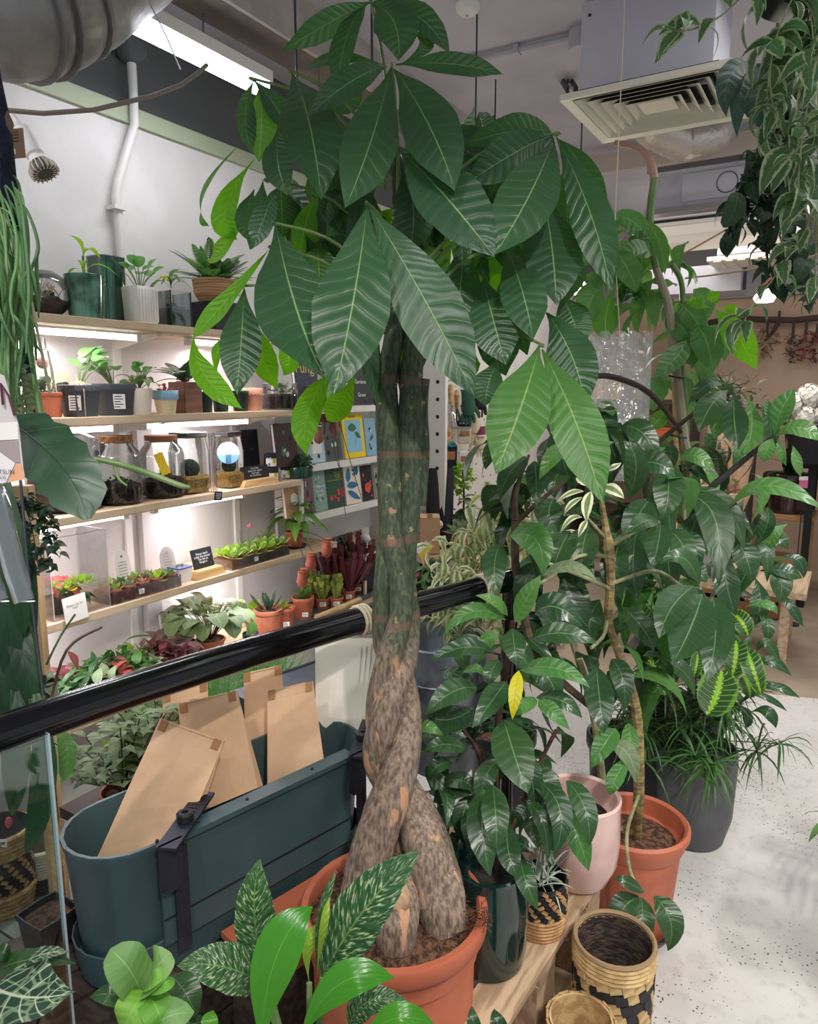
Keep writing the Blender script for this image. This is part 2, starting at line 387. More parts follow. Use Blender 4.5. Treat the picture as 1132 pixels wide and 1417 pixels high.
def pset(parent, m, data, d, shape='lance', **kw):
    "rows 'x y x y [x y] | w [d0 d1] [r=roll]'"
    for row in data.strip().split(';'):
        row = row.strip()
        if not row: continue
        a, b = row.split('|'); n = [float(x) for x in a.split()]; pts = list(zip(n[::2], n[1::2]))
        roll = 0; q = []
        for x in b.split():
            if x.startswith('r='): roll = float(x[2:])
            else: q.append(float(x))
        pleaf(parent, m, pts, q[0], tuple(q[1:]) if len(q) > 1 else (d+rnd(-.04, .04)), roll, shape, **kw)
_pr = {}
def proto(m, shape='ov', wr=.4, droop=.15, fold=.15, nv=8, nu=4, wav=.0):
    key = (m.name, shape, wr, droop, fold, nv, nu)
    if key not in _pr:
        mb = MB(); leafgeo(mb, V((0, 0, 0)), V((.52, 0, droop*.5)), V((1, 0, -droop)), wr, ZZ, shape, fold, nv, nu, wav)
        _pr[key] = mesh('leaf', mb, m)
    return _pr[key]
def basis(x, zhint, loc, s):
    x = nz(x); y = zhint.cross(x)
    if y.length < .05: y = x.orthogonal()
    y.normalize(); z = x.cross(y); M = Matrix.Identity(4)
    for i, a in enumerate((x, y, z)):
        for j in range(3): M[j][i] = a[j]*s
    M.translation = loc; return M
def put(parent, me, base, d, nrm, L, name='leaf'):
    o = link(name, me, parent); o.matrix_local = basis(d, V(nrm), V(base)-OFF[parent.name], L); return o
def rdir(el0, el1, az=None):
    a = rnd(0, 2*math.pi) if az is None else az; e = math.radians(rnd(el0, el1))
    return V((math.cos(a)*math.cos(e), math.sin(a)*math.cos(e), math.sin(e)))
def curve(a, b, n=6, sag=0, side=0):
    a, b = V(a), V(b); s = nz((b-a).cross(ZZ)) if abs((b-a).normalized().z) < .98 else V((1, 0, 0))
    return [a.lerp(b, i/n)+ZZ*(-sag*4*(i/n)*(1-i/n))+s*(side*4*(i/n)*(1-i/n)) for i in range(n+1)]
def stalks(parent, c, n, me, L, H, spread=.5, r=.0015, el=(-20, 40), ms=None, hv=.35, az=None):
    "stems leaving c, a blade at each end"
    mb = MB(); c = V(c)
    for i in range(n):
        a = (2*math.pi*(i+rnd(-.3, .3))/n) if az is None else rnd(*az)
        h = H*rnd(1-hv, 1); out = spread*H*rnd(.3, 1); e = c+V((math.cos(a)*out, math.sin(a)*out, h))
        mb.tube([c+(e-c)*.02, c.lerp(e, .5)+ZZ*h*.12, e], r, 5)
        d = rdir(*el, az=a+rnd(-.4, .4)); put(parent, me, e, d, ZZ, L*rnd(.75, 1.1))
    obj('stems', mb, ms or M_STEM, parent, kind='stuff')
def rosette(parent, c, n, me, L, el=(10, 80), name='leaf'):
    for i in range(n):
        f = i/max(n-1, 1); a = i*2.39996; e = lerp(el[0], el[1], f)
        put(parent, me, V(c), rdir(e-4, e+4, a), ZZ, L*lerp(1, .5, f)*rnd(.9, 1.1), name)
def tuft(parent, c, n, L, w, m, el=(20, 85), droop=.3, spread=.01, name='foliage'):
    "many thin blades in one countless part"
    mb = MB(); c = V(c)
    for i in range(n):
        d = rdir(*el); l = L*rnd(.55, 1); b = c+V((rnd(-1, 1)*spread, rnd(-1, 1)*spread, 0)); e = b+d*l-ZZ*droop*l*(1-d.z*.7)
        mid = b+d*l*.55
        leafgeo(mb, b, mid, e, w, nz(ZZ*.7+rdir(0, 20)), 'needle', .1, 5, 1)
    return obj(name, mb, m, parent, kind='stuff')
def fernf(parent, c, n, L, m, el=(15, 75), az=None, droop=.45, pw=.16, np_=16, name='frond'):
    for i in range(n):
        a = (2*math.pi*(i+rnd(-.35, .35))/n) if az is None else rnd(*az)
        d = rdir(*el, az=a); l = L*rnd(.65, 1); mb = MB(); b = V(c); pts = []
        for k in range(np_+1):
            t = k/np_; pts.append(b+d*l*t-ZZ*droop*l*t*t)
        mb.tube(pts, [.0016*(1-.7*k/np_) for k in range(np_+1)], 4)
        for k in range(1, np_):
            t = nz(pts[k+1]-pts[k-1]); s = nz(t.cross(ZZ)); ll = l*pw*math.sin(math.pi*min(1, (k+2)/(np_+3)))
            for sg in (-1, 1):
                e = pts[k]+s*sg*ll+t*ll*.3-ZZ*ll*.15
                leafgeo(mb, pts[k], pts[k].lerp(e, .5), e, l/np_*.62, nz(t.cross(s)) if t.cross(s).z > 0 else -nz(t.cross(s)), 'needle', .1, 3, 1)
        obj(name, mb, m, parent)
def clump(parent, c, rad, n, L, m, shape='ov', wr=.45, el=(-30, 60), sz=1.0, name='foliage', nv=4, nu=2, droop=.15):
    "countless small leaves in one part"
    mb = MB(); c = V(c)
    for i in range(n):
        p = rdir(-90, 90)*rad*rnd(.2, 1); p.z *= sz; p += c; d = nz(nz(p-c)*.6+rdir(*el)); l = L*rnd(.6, 1.1); e = p+d*l-ZZ*l*droop
        leafgeo(mb, p, p+d*l*.5, e, l*wr, nz(ZZ+rdir(-40, 40)*.6), shape, .15, nv, nu)
    return obj(name, mb, m, parent, kind='stuff')
# ---------------------------------------------------------------- pots
def pot(parent, c, r, h, m, rb=.75, rim=.12, rimh=.18, n=28, sq=0, soil=M_SOIL, fill=.86, name='pot', wall=.07):
    c = V(c); R = r; t = r*wall
    p = [(r*rb*.96, 0), (r*rb, .006*h)]
    if rim > 0:
        ro = R; ri = R*(1-rim*.6)
        p += [(ri*.985, h*(1-rimh)), (ro*.985, h*(1-rimh)+.002), (ro, h*(1-rimh*.8)), (ro, h*.985), (ro-t*.4, h)]
    else: p += [(lerp(r*rb, r, .5), h*.5), (R, h*.985), (R-t*.4, h)]
    p += [(R-t*1.4, h*.99), (R-t*1.8, h*fill), (r*rb*.8, h*.12), (.0001, h*.12)]
    mb = MB().lathe(c, p, n, sq=sq); o = obj(name, mb, m, parent)
    if soil: obj('soil', MB().lathe(c, [(R-t*1.6, h*fill-.004), (R*.6, h*fill+.002), (.0001, h*fill+.006)], 16, sq=sq), soil, parent)
    return c+ZZ*(h*fill)
def label_card(parent, c, right, up, w, h, m=None, t=.0008, name='label', lines=0, lm_=None):
    right = nz(right); up = nz(up); nn = right.cross(up)
    o = obj(name, MB().box(c, w, h, t, (right, up, nn)), m or M_PAPER, parent, smooth=False)
    if lines:
        mb = MB()
        for i in range(lines):
            y = h*(.5-(i+.8)/(lines+.6)); ww = w*rnd(.45, .8)
            mb.box(V(c)+up*y+nn*(t*.6)-right*(w*.82-ww)/2, ww, h/(lines*3.2), t*.3, (right, up, nn))
        obj('print', mb, lm_ or M_INK, o, smooth=False)
    return o
def in_front(p): return nz(V((CAM.x-p.x, CAM.y-p.y, 0)))
# ================================================================ THE ROOM
XW = -2.35; XS = -2.05
M_WALL = mat('white_wall', (228, 224, 222), .8, col2=(216, 212, 210), scale=3, bump=.04, bscale=30)
M_BAND = mat('pale_green_trim', (176, 186, 158), .6)
M_UPPER = mat('dark_grey_upper_wall', (92, 94, 94), .85, bump=.05)
M_CEIL = mat('grey_ceiling', (194, 191, 200), .85, col2=(182, 179, 188), scale=2, bump=.03)
M_BEIGE = mat('beige_wall', (188, 162, 140), .85, col2=(176, 150, 128), scale=1.5, bump=.04)
def floor_mat():
    m, t, out = nt('speckled_concrete'); b = N(t, 'ShaderNodeBsdfPrincipled'); t.links.new(b.outputs[0], out.inputs[0])
    tc = N(t, 'ShaderNodeTexCoord'); P = tc.outputs['Object']
    n1 = N(t, 'ShaderNodeTexNoise', i0=P); n1.inputs['Scale'].default_value = 2.2; n1.inputs['Detail'].default_value = 6
    c = mixc(t, ss(t, n1.outputs[0], .35, .7), c3((214, 210, 206)), c3((196, 193, 188)))
    v = N(t, 'ShaderNodeTexVoronoi', i0=P); v.inputs['Scale'].default_value = 95
    n2 = N(t, 'ShaderNodeTexNoise', i0=P); n2.inputs['Scale'].default_value = 2.3; n2.inputs['Detail'].default_value = 3
    sz = ss(t, n2.outputs[0], .36, .62, .06, .27)
    sp = math_(t, 'LESS_THAN', v.outputs[0], sz); pk = math_(t, 'GREATER_THAN', N(t, 'ShaderNodeSeparateColor', i0=v.outputs[1]).outputs[0], .55)
    c = mixc(t, math_(t, 'MULTIPLY', sp, pk), c, c3((74, 66, 62)))
    n3 = N(t, 'ShaderNodeTexNoise', i0=P); n3.inputs['Scale'].default_value = 24; n3.inputs['Detail'].default_value = 8
    c = mixc(t, math_(t, 'MULTIPLY', ss(t, n3.outputs[0], .5, .75), .35), c, c3((160, 154, 148)))
    t.links.new(c, b.inputs['Base Color']); b.inputs['Roughness'].default_value = .6
    bp = N(t, 'ShaderNodeBump'); bp.inputs['Strength'].default_value = .12; bp.inputs['Distance'].default_value = .01
    t.links.new(n3.outputs[0], bp.inputs['Height']); t.links.new(bp.outputs[0], b.inputs['Normal']); return m
M_FLOOR = floor_mat()
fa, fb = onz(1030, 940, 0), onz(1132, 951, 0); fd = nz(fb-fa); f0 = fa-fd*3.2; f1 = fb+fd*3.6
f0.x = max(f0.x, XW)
mb = MB().prism([V((XW, -1.2, -.1)), V((3.2, -1.2, -.1)), V((f1.x, f1.y, -.1)), V((f0.x, f0.y, -.1))], V((0, 0, .1))); struct('floor', mb, M_FLOOR)
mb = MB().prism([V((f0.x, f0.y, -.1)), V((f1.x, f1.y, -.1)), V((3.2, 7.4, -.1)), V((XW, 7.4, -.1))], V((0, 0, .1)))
struct('floor_back', mb, mat('beige_shaded_floor', (172, 154, 134), .6, col2=(150, 132, 114), scale=2.4, bump=.06))  # beige back floor, its colour also carrying the shade beyond this edge
struct('wall_left', MB().box((XW-.06, 3.1, 1.255), .12, 8.6, 2.51), M_WALL)
struct('trim_1', MB().box((XW-.05, 3.1, 2.54), .13, 8.6, .06), M_BAND)
struct('trim_2', MB().box((XW-.07, 3.1, 2.76), .1, 8.6, .38), M_UPPER)
struct('wall_back', MB().box((.4, 7.3, 1.18), 5.6, .2, 2.36), M_BEIGE)
struct('trim_3', MB().box((.4, 7.27, 2.655), 5.6, .22, .59), mat('grey_bulkhead', (150, 148, 150), .85))
struct('ceiling', MB().box((.4, 3.1, 3.0), 5.7, 8.8, .1), M_CEIL)
# beam along the ceiling
o = struct('trim_4', MB().box((-1.91, 3.1, 2.866), .15, 8.4, .17), mat('raw_beam', (132, 118, 108), .9, col2=(110, 98, 92), scale=5, bump=.3, bscale=40))
struct('trim_5', MB().box((-1.825, 3.1, 2.866), .018, 8.4, .168), mat('pale_beam_face', (190, 180, 176), .8, col2=(172, 162, 158), scale=5, bump=.1))
# cross joint of the beam
struct('trim_6', MB().box((-1.2, 4.4, 2.84), 1.7, .05, .1), mat('beige_soffit', (186, 174, 164), .8))
# ---------------------------------------------------------------- ceiling services
M_DUCT = mat('grey_foil', (150, 148, 146), .5, .5, col2=(126, 124, 124), scale=7, bump=.5, bscale=18)
t = thing('ventilation_duct', 'fat grey foil ventilation duct crossing the ceiling above the bulb lamp', 'duct', (-1.75, .93, 2.62))
P = [W(-60, -10, 1.78), W(10, 16, 1.82), W(52, 8, 1.88), W(120, -30, 1.98), W(230, -120, 2.1)]
pp = []
for a, b in zip(P, P[1:]):
    for k in range(5): pp.append(a.lerp(b, k/5))
obj('pipe', MB().tube(pp, [.16+.004*math.sin(i*1.9) for i in range(len(pp))], 26), M_DUCT, t)
for q, k in ((4, .166), (6, .17), (9, .172), (12, .168)):
    obj('band', MB().tube([pp[q].lerp(pp[q+1], .0), pp[q].lerp(pp[q+1], .35)], k, 26), mat('grey_duct_tape', (120, 118, 118), .6, .3, bump=.4, bscale=30), t)
t = thing('linear_ceiling_light', 'long bright white linear light hanging under the dark ceiling above the shelves', 'light', (-1.95, 1.6, 2.6))
obj('diffuser', MB().box((-1.95, 1.32, 2.645), .072, 1.72, .03), mat('light_diffuser', (255, 255, 255), .4, emit=7, ecol=(238, 242, 255)), t, smooth=False)
obj('housing', MB().box((-1.95, 1.32, 2.68), .08, 1.75, .04), M_WHITE, t, smooth=False)
for y in (.7, 1.9): obj('hanger', MB().tube([(-1.95, y, 2.69), (-1.95, y, 2.95)], .003, 6), M_CHROME, t)
lamp('AREA', (-1.93, 1.32, 2.625), 10, (.94, .96, 1), size=.07, size_y=1.7, name='linear_ceiling_light_glow')
# wall pipe
M_PIPE = mat('white_pipe', (222, 220, 216), .5)
t = thing('wall_pipe', 'white painted conduit running down the wall from a round box behind the top shelf', 'pipe', (XW+.03, 1.85, 1.9))
q = [onx(182, 88, XW+.03), onx(184, 120, XW+.03), onx(186, 172, XW+.03), onx(182, 186, XW+.03), onx(163, 252, XW+.03), onx(160, 272, XW+.03), onx(163, 292, XW+.03), onx(168, 350, XW+.03), onx(172, 420, XW+.03)]
obj('tube', MB().tube(q, .016, 12), M_PIPE, t)
obj('clip', MB().box(onx(161, 288, XW+.03), .05, .05, .014), M_PIPE, t)
j = onx(179, 68, XW+.02); obj('junction_box', MB().lathe(j, [(.045, -.02), (.05, .0), (.048, .035), (.04, .045), (.0001, .046)], 20, ax=(V((0, 1, 0)), ZZ, V((1, 0, 0)))), M_UPPER, t)
# hanging line and rod at the upper left
sole('sagging_cable', MB().tube([W(-20, 150, 1.75), W(60, 157, 1.8), W(130, 152, 1.86), (W(210, 133, 1.95)), W(250, 118, 2.0), W(275, 100, 2.05), W(286, 90, 2.08)], .006, 8), mat('grey_brown_cable', (134, 122, 112), .7), 'grey brown cable sagging across the white wall at the upper left', 'cable')
sole('hanging_wire', MB().tube([W(205, 0, 1.7), W(230, 50, 1.72), W(250, 96, 1.74)], .0018, 6), M_CHROME, 'thin bright wire hanging in front of the linear light', 'wire')
# bulb lamp
t = thing('grow_lamp', 'white spotlight with a ribbed bulb leaning over the top shelf at the left', 'lamp', W(60, 240, 1.8))
aL, bL, cL, dL = W(28, 178, 1.8), W(44, 207, 1.8), W(52, 222, 1.8), W(63, 240, 1.8)
X3 = nz(dL-aL); yb = nz(X3.cross(ZZ)); zb = X3.cross(yb); axs = (yb, zb, X3)
obj('neck', MB().tube([W(-15, 138, 1.82), W(5, 150, 1.81), W(20, 164, 1.8), W(32, 182, 1.8)], .008, 10), M_WHITE, t)
obj('lamp_holder', MB().lathe(aL, [(.016, 0), (.022, .004), (.024, .03), (.022, .075), (.016, .078)], 20, ax=axs), M_WHITE, t)
obj('bulb', MB().lathe(bL+X3*.004, [(.017, 0), (.019, .02), (.026, .035), (.0001, .036)], 20, ax=axs), M_WHITE, t)
mb = MB(); c0 = bL+X3*.036
for k in range(18):
    th = k*math.pi/9; r1 = yb*math.cos(th)+zb*math.sin(th); s1 = X3.cross(r1)
    pts = [c0+r1*.024, c0+X3*.02+r1*.036, c0+X3*.034+r1*.036, c0+X3*.034+r1*.018, c0+r1*.014]
    mb.prism([p-s1*.0016 for p in pts], s1*.0032)
obj('fins', mb, mat('cream_fins', (206, 194, 176), .6), t, kind='stuff')
obj('reflector', MB().lathe(c0, [(.02, 0), (.029, .02), (.03, .033), (.0001, .036)], 20, ax=axs), mat('grey_reflector', (70, 66, 62), .5), t)
# square air diffuser: frame and five nested louvre rings
M_VENT = mat('cream_enamel', (226, 220, 204), .5)
t = thing('air_diffuser', 'square cream air diffuser with nested louvres below the pale plenum box', 'diffuser', (-.69, 2.88, 2.53))
va, vb, vc, vd = V((-.965, 2.612, 2.55)), V((-.41, 2.612, 2.55)), V((-.41, 3.13, 2.55)), V((-.965, 3.13, 2.55)); cc = (va+vc)/2
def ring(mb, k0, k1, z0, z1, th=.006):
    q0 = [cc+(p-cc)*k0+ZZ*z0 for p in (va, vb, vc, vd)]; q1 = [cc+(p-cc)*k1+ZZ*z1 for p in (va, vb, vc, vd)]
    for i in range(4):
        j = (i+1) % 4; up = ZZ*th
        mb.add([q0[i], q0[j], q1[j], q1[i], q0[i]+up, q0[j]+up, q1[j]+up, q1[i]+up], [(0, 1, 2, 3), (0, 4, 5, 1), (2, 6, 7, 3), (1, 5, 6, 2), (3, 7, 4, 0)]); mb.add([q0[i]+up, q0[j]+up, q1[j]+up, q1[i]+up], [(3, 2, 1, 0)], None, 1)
mb = MB(); ring(mb, 1, .88, 0, .006, .02); M_VSHADE = mat('vent_shade', (40, 40, 46), .9); obj('frame', mb, [M_VENT, M_VENT], t, smooth=False)  # dark colour standing in for shade inside the diffuser
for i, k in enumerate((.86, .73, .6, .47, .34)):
    mb = MB(); ring(mb, k, k-.115, .003, .034, .002); obj('louvre', mb, [M_VENT, M_VSHADE], t, smooth=False)  # upper faces coloured dark to paint the shade in the gaps
mb = MB().box(cc+ZZ*.012, .12, .115, .004); obj('louvre', mb, M_VENT, t, smooth=False)
obj('shade_backing', MB().box(cc+ZZ*.038, .465, .43, .003), mat('vent_shade', (40, 40, 46), .9), t, smooth=False)  # dark plate added as the shade behind the louvres
t = thing('plenum_box', 'large pale lilac grey plenum box above the cream air diffuser', 'duct box', (-.7, 2.95, 2.6))
xl, xr = ony(803, 80, 2.78).x, ony(988, 60, 2.78).x; xm = (xl+xr)/2; M_LIL = mat('lilac_grey_sheet', (206, 203, 214), .6)
for bx in ((xm, 2.786, 2.745, xr-xl, .012, .34), (xm, 3.1, 2.745, xr-xl, .012, .34), (xl+.006, 2.94, 2.745, .012, .3, .34), (xr-.006, 2.94, 2.745, .012, .3, .34), (xm, 2.94, 2.92, xr-xl, .32, .012)): obj('sheet', MB().box(bx[:3], *bx[3:]), M_LIL, t, smooth=False)
obj('shade_sheet', MB().box((xm, 2.94, 2.66), xr-xl-.03, .28, .01), mat('vent_shade', (40, 40, 46), .9), t, smooth=False)  # dark sheet added as the shade inside the box
mb = MB()
for x in (xl+.03, xr-.03):
    for z in (2.63, 2.88): mb.lathe((x, 2.779, z), [(.006, 0), (.005, .004), (.0001, .005)], 8, ax=(V((1, 0, 0)), ZZ, V((0, -1, 0))))
obj('screws', mb, M_STEEL, t, kind='stuff')
t = thing('smoke_detector', 'small white round smoke detector on the grey ceiling', 'detector', (-1.335, 2.62, 2.9))
obj('body', MB().lathe((-1.335, 2.62, 2.915), [(.0001, 0), (.03, .004), (.042, .016), (.046, .035)], 22), M_WHITE, t)
obj('lens', MB().lathe((-1.335, 2.62, 2.909), [(.0001, 0), (.006, .002), (.006, .008)], 10), M_CHROME, t)
sole('pendant_rod', MB().tube([(-1.335, 2.70, 2.95), (-1.335, 2.70, 1.9)], .0035, 6), M_STEEL, 'thin grey rod hanging straight down under the smoke detector', 'rod')
for (x0, y0, x1, y1, d, lb) in ((408, 0, 410, 100, 2.1, 'thin grey drop rod left of the top leaves by the beam'), (514, -30, 514, 92, 1.95, 'thin pale rod dropping behind the topmost leaf'), (686, 110, 682, 190, 3.3, 'short grey drop rod between tree crown and pale box'), (551, -10, 551, 20, 3.0, 'short dark rod stub at the top edge of the ceiling')):
    p = W(x0, y0, d); e = W(x1, y1, d); sole('drop_rod', MB().tube([(p.x, p.y, 2.95), (p.x, p.y, e.z)], .0035, 6), M_STEEL, lb, 'rod', 'ceiling drop rods')
t = thing('ceiling_conduit', 'grey conduit pipe on the ceiling ending in a round junction box', 'conduit', (-1.3, 3, 2.92))
obj('tube', MB().tube([(-1.56, 2.99, 2.93), (-1.06, 3.02, 2.93)], .013, 10), M_CEIL, t)
obj('junction_box', MB().lathe((-1.04, 3.02, 2.88), [(.04, 0), (.045, .01), (.045, .07)], 20), M_CEIL, t)
obj('clip', MB().box((-1.3, 3.005, 2.93), .02, .045, .034), M_CEIL, t)
t = thing('cable_tray', 'short slotted metal tray fixed to the ceiling left of the pale box', 'tray', (-1.1, 3.3, 2.9))
a, b = W(778, 102, 3.4), W(794, 128, 3.2); mb = MB()
d = nz(b-a); s = nz(d.cross(ZZ)); obj('rail', MB().box((a+b)/2+s*.02, .22, .012, .03, (d, s, ZZ)), M_STEEL, t); obj('rail', MB().box((a+b)/2-s*.02, .22, .012, .03, (d, s, ZZ)), M_STEEL, t)
for k in (-.08, -.03, .02, .07): obj('rung', MB().box((a+b)/2+d*k, .012, .04, .01, (d, s, ZZ)), M_CHROME, t)
obj('bracket', MB().tube([(a+b)/2, V((((a+b)/2).x, ((a+b)/2).y, 2.95))], .006, 6), M_STEEL, t)
# behind: silver fan coil, white cassette, flexible duct, second diffuser
t = thing('fan_coil_unit', 'silver metal fan coil unit hanging behind the air diffuser', 'air unit', (-.8, 4.75, 2.57))
obj('casing', MB().box((-.72, 4.85, 2.70), .82, .5, .25), mat('galvanised_sheet', (206, 208, 220), .4, .35, col2=(192, 194, 206), scale=5), t, smooth=False)
obj('flange', MB().box((-.72, 4.59, 2.585), .84, .03, .03), M_CHROME, t, smooth=False)
obj('flange', MB().box((-.72, 4.59, 2.815), .84, .03, .03), M_CHROME, t, smooth=False)
obj('access_panel', MB().box((-.78, 4.596, 2.70), .32, .01, .15), mat('galvanised_panel', (214, 216, 226), .4, .35), t, smooth=False)
obj('knockout', MB().tube([V((-.7+.055*math.cos(i*.3142), 4.588, 2.70+.055*math.sin(i*.3142))) for i in range(21)], .0025, 5), M_STEEL, t)
for x in (-1.1, -.34): obj('hanger', MB().tube([(x, 4.85, 2.8), (x, 4.85, 2.95)], .005, 6), M_STEEL, t)
t = thing('air_conditioner', 'white wall-length air conditioner panel below the silver fan coil unit', 'air conditioner', (-.72, 4.4, 2.4))
qa, qb, qc, qd = V((-1.16, 4.36, 2.515)), V((-.36, 4.36, 2.53)), V((-.36, 4.5, 2.37)), V((-1.05, 4.5, 2.37))
obj('body', MB().prism([V((-1.16, 4.36, 2.5)), V((-1.16, 4.72, 2.53)), V((-1.16, 4.72, 2.37)), V((-1.16, 4.42, 2.37))], V((.82, 0, 0))), mat('air_conditioner_white', (232, 224, 218), .5), t, smooth=False)
obj('slot', MB().box((-.78, 4.357, 2.478), .62, .012, .012), M_SLATE, t, smooth=False)
obj('flap', MB().box((-.75, 4.385, 2.43), .7, .012, .05, (V((1, 0, 0)), nz((0, 1, .4)), nz((0, -.4, 1)))), mat('air_conditioner_flap', (238, 230, 222), .5), t, smooth=False)
for x in (-1.1, -.42): obj('hanger', MB().tube([(x, 4.6, 2.52), (x, 4.6, 2.57)], .006, 6), M_STEEL, t)
t = thing('flexible_duct', 'crumpled foil flexible duct drooping behind the air diffuser', 'duct', (-.7, 3.5, 2.6))
a, b = W(905, 180, 3.6), W(1010, 205, 3.7); pts = [W(880, 150, 3.5), W(905, 178, 3.55), W(945, 198, 3.6), W(985, 190, 3.6), W(1015, 150, 3.6)]; pp = []
for i in range(4):
    for k in range(8): pp.append(pts[i].lerp(pts[i+1], k/8))
obj('hose', MB().tube(pp, [.085+.006*(i % 2) for i in range(len(pp))], 18), mat('crumpled_foil', (188, 180, 170), .4, .6, bump=.6, bscale=40), t)
t = thing('far_ceiling_diffuser', 'second cream air diffuser far back under the grey bulkhead', 'diffuser', W(1045, 362, 5.2))
p = W(1050, 362, 5.3); obj('frame', MB().box(p, .62, .6, .03), M_VENT, t, smooth=False)
for k in range(7): obj('slat', MB().box(p+V((-.24+k*.08, -.05, -.018)), .05, .5, .012), M_VENT, t, smooth=False)
obj('duct_box', MB().box(p+ZZ*.16, .5, .5, .26), M_CEIL, t, smooth=False)
t = thing('fan_unit', 'grey boxed air unit on a steel hanger near the back wall', 'air unit', W(960, 395, 5.6))
p = W(960, 392, 5.8); obj('casing', MB().box(p, .75, .4, .2), M_CEIL, t, smooth=False); obj('hanger', MB().tube([p+V((.4, -.2, -.1)), p+V((.4, -.2, .5))], .012, 8), M_STEEL, t)
obj('hanger', MB().tube([p+V((-.4, -.2, -.1)), p+V((-.4, -.2, .5))], .012, 8), M_STEEL, t)
# bulbs
def pendant(px, py, d, lb, wood):
    p = W(px, py, d); t = thing('pendant_lamp', lb, 'lamp', p, 'small pendant lamps')
    obj('cable', MB().tube([p+ZZ*.12, V((p.x, p.y, 2.95))], .004, 6), M_STEMB, t)
    obj('lamp_holder', MB().lathe(p+ZZ*.045, [(.02, 0), (.024, .005), (.024, .085), (.014, .09)], 14), wood, t)
    obj('bulb', MB().lathe(p, [(.0001, -.035), (.05, -.028), (.062, -.005), (.05, .015), (.024, .045)], 18), mat('lit_bulb', (255, 250, 240), .4, emit=6), t)
    lamp('POINT', p-ZZ*.08, 9, (1, .93, .82), size=.05, name='pendant_glow')
pendant(1058, 411, 4.3, 'glowing bulb with a wooden holder hanging near the back wall', mat('wooden_holder', (150, 96, 70), .6))
pendant(797, 398, 3.6, 'white bulb lamp partly hidden behind the tree crown', mat('white_holder', (230, 226, 216), .5))
# dried flowers on the back wall
M_TWIG = mat('dark_twig', (70, 56, 48), .9, bump=.3)
p0, p1, p2, p3 = ony(980, 447, 7.14), ony(1050, 442, 7.12), ony(1100, 443, 7.12), ony(1180, 434, 7.14)
sole('branch_rail', MB().tube([p0, p0.lerp(p1, .5)+ZZ*.03, p1, p2, p3], .025, 8), M_TWIG, 'dark branch fixed level along the beige back wall', 'branch')
for px, py, L, m, lb in ((1062, 452, .22, mat('dried_tan', (140, 112, 84), .9), 'dried tan flower bunch hanging from the branch, nearest the lit bulb'), (1098, 455, .27, mat('dried_brown', (112, 98, 86), .9), 'dried brown seed bunch hanging mid branch'), (1078, 440, .17, M_TWIG, 'thin dark dried pod hanging between two flower bunches'), (1116, 452, .3, mat('dried_red', (170, 92, 86), .8), 'narrow dusty red dried bunch on the back wall branch'), (1131, 458, .2, mat('dried_plum', (120, 70, 70), .9), 'plum dried bunch at the far end of the branch')):
    p = ony(px, py, 7.1); t = thing('dried_flower_bunch', lb, 'dried flowers', p-ZZ*L, 'dried bunches on the branch')
    obj('stems', MB().tube([p+ZZ*.06, p-ZZ*L*.4], .012, 6), M_TWIG, t)
    if 'pod' in lb: obj('pod', MB().tube([p-ZZ*.02, p+V((-.03, 0, -L*.6)), p+V((-.09, 0, -L*1.1))], [.014, .02, .008], 6), m, t)
    elif 'narrow' in lb: obj('flowers', clump, 0) if 0 else clump(t, p-ZZ*L*.55, .06, 60, .05, m, sz=2.3, name='flowers')
    else: clump(t, p-ZZ*L*.62, .1, 70, .06, m, sz=1.2, name='flowers')
# ================================================================ WALL SHELVES
SZ = {1: 1.775, 2: 1.468, 3: 1.163, 4: .838, 5: .50}
YE = {1: 2.45, 2: 2.47, 3: 2.47, 4: 2.72, 5: 3.5}
SHELF = {}
for k, nm in ((1, 'topmost pale pine wall shelf under the white wall'), (2, 'second pale pine wall shelf down, at eye level'), (3, 'third pale pine wall shelf, holding the glass jars'), (4, 'fourth pale pine wall shelf, holding the succulent trays'), (5, 'lowest wide pine counter board behind the black handrail')):
    xd = XS+.0 if k < 5 else XS+.02
    t = thing('wall_shelf', nm, 'shelf', (XS-.15, 1.5, SZ[k]-.03)); SHELF[k] = t
    o = obj('board', MB().box(((XW+xd)/2+.004, (.55+YE[k])/2, SZ[k]-.0135), xd-XW-.008, YE[k]-.55, .027), M_PINE, t, smooth=False); bev(o, .002)
    for y in (.9, 1.78, YE[k]-.12):
        obj('bracket', MB().prism([V((XW+.012, y-.008, SZ[k]-.028)), V((XS-.06, y-.008, SZ[k]-.028)), V((XS-.06, y-.008, SZ[k]-.036)), V((XW+.012, y-.008, SZ[k]-.075))], V((0, .016, 0))), M_WHITE, t, smooth=False)
    if k > 1: continue
for y in (.9, 1.78, 2.36):
    mb = MB().box((XW+.006, y, 1.15), .012, .03, 1.35); sole('shelf_upright', mb, M_WHITE, {.9: 'white slotted shelf upright behind the left plants', 1.78: 'white slotted shelf upright in the middle of the shelves', 2.36: 'white slotted shelf upright nearest the book rack'}[y], 'upright', smooth=False)
sole('shelf_upright', MB().box((XW+.02, 1.86, 1.0), .03, .07, .9), mat('grey_wall_post', (206, 200, 200), .7), 'broad pale grey wall post beside the middle shelf upright', 'upright', smooth=False)
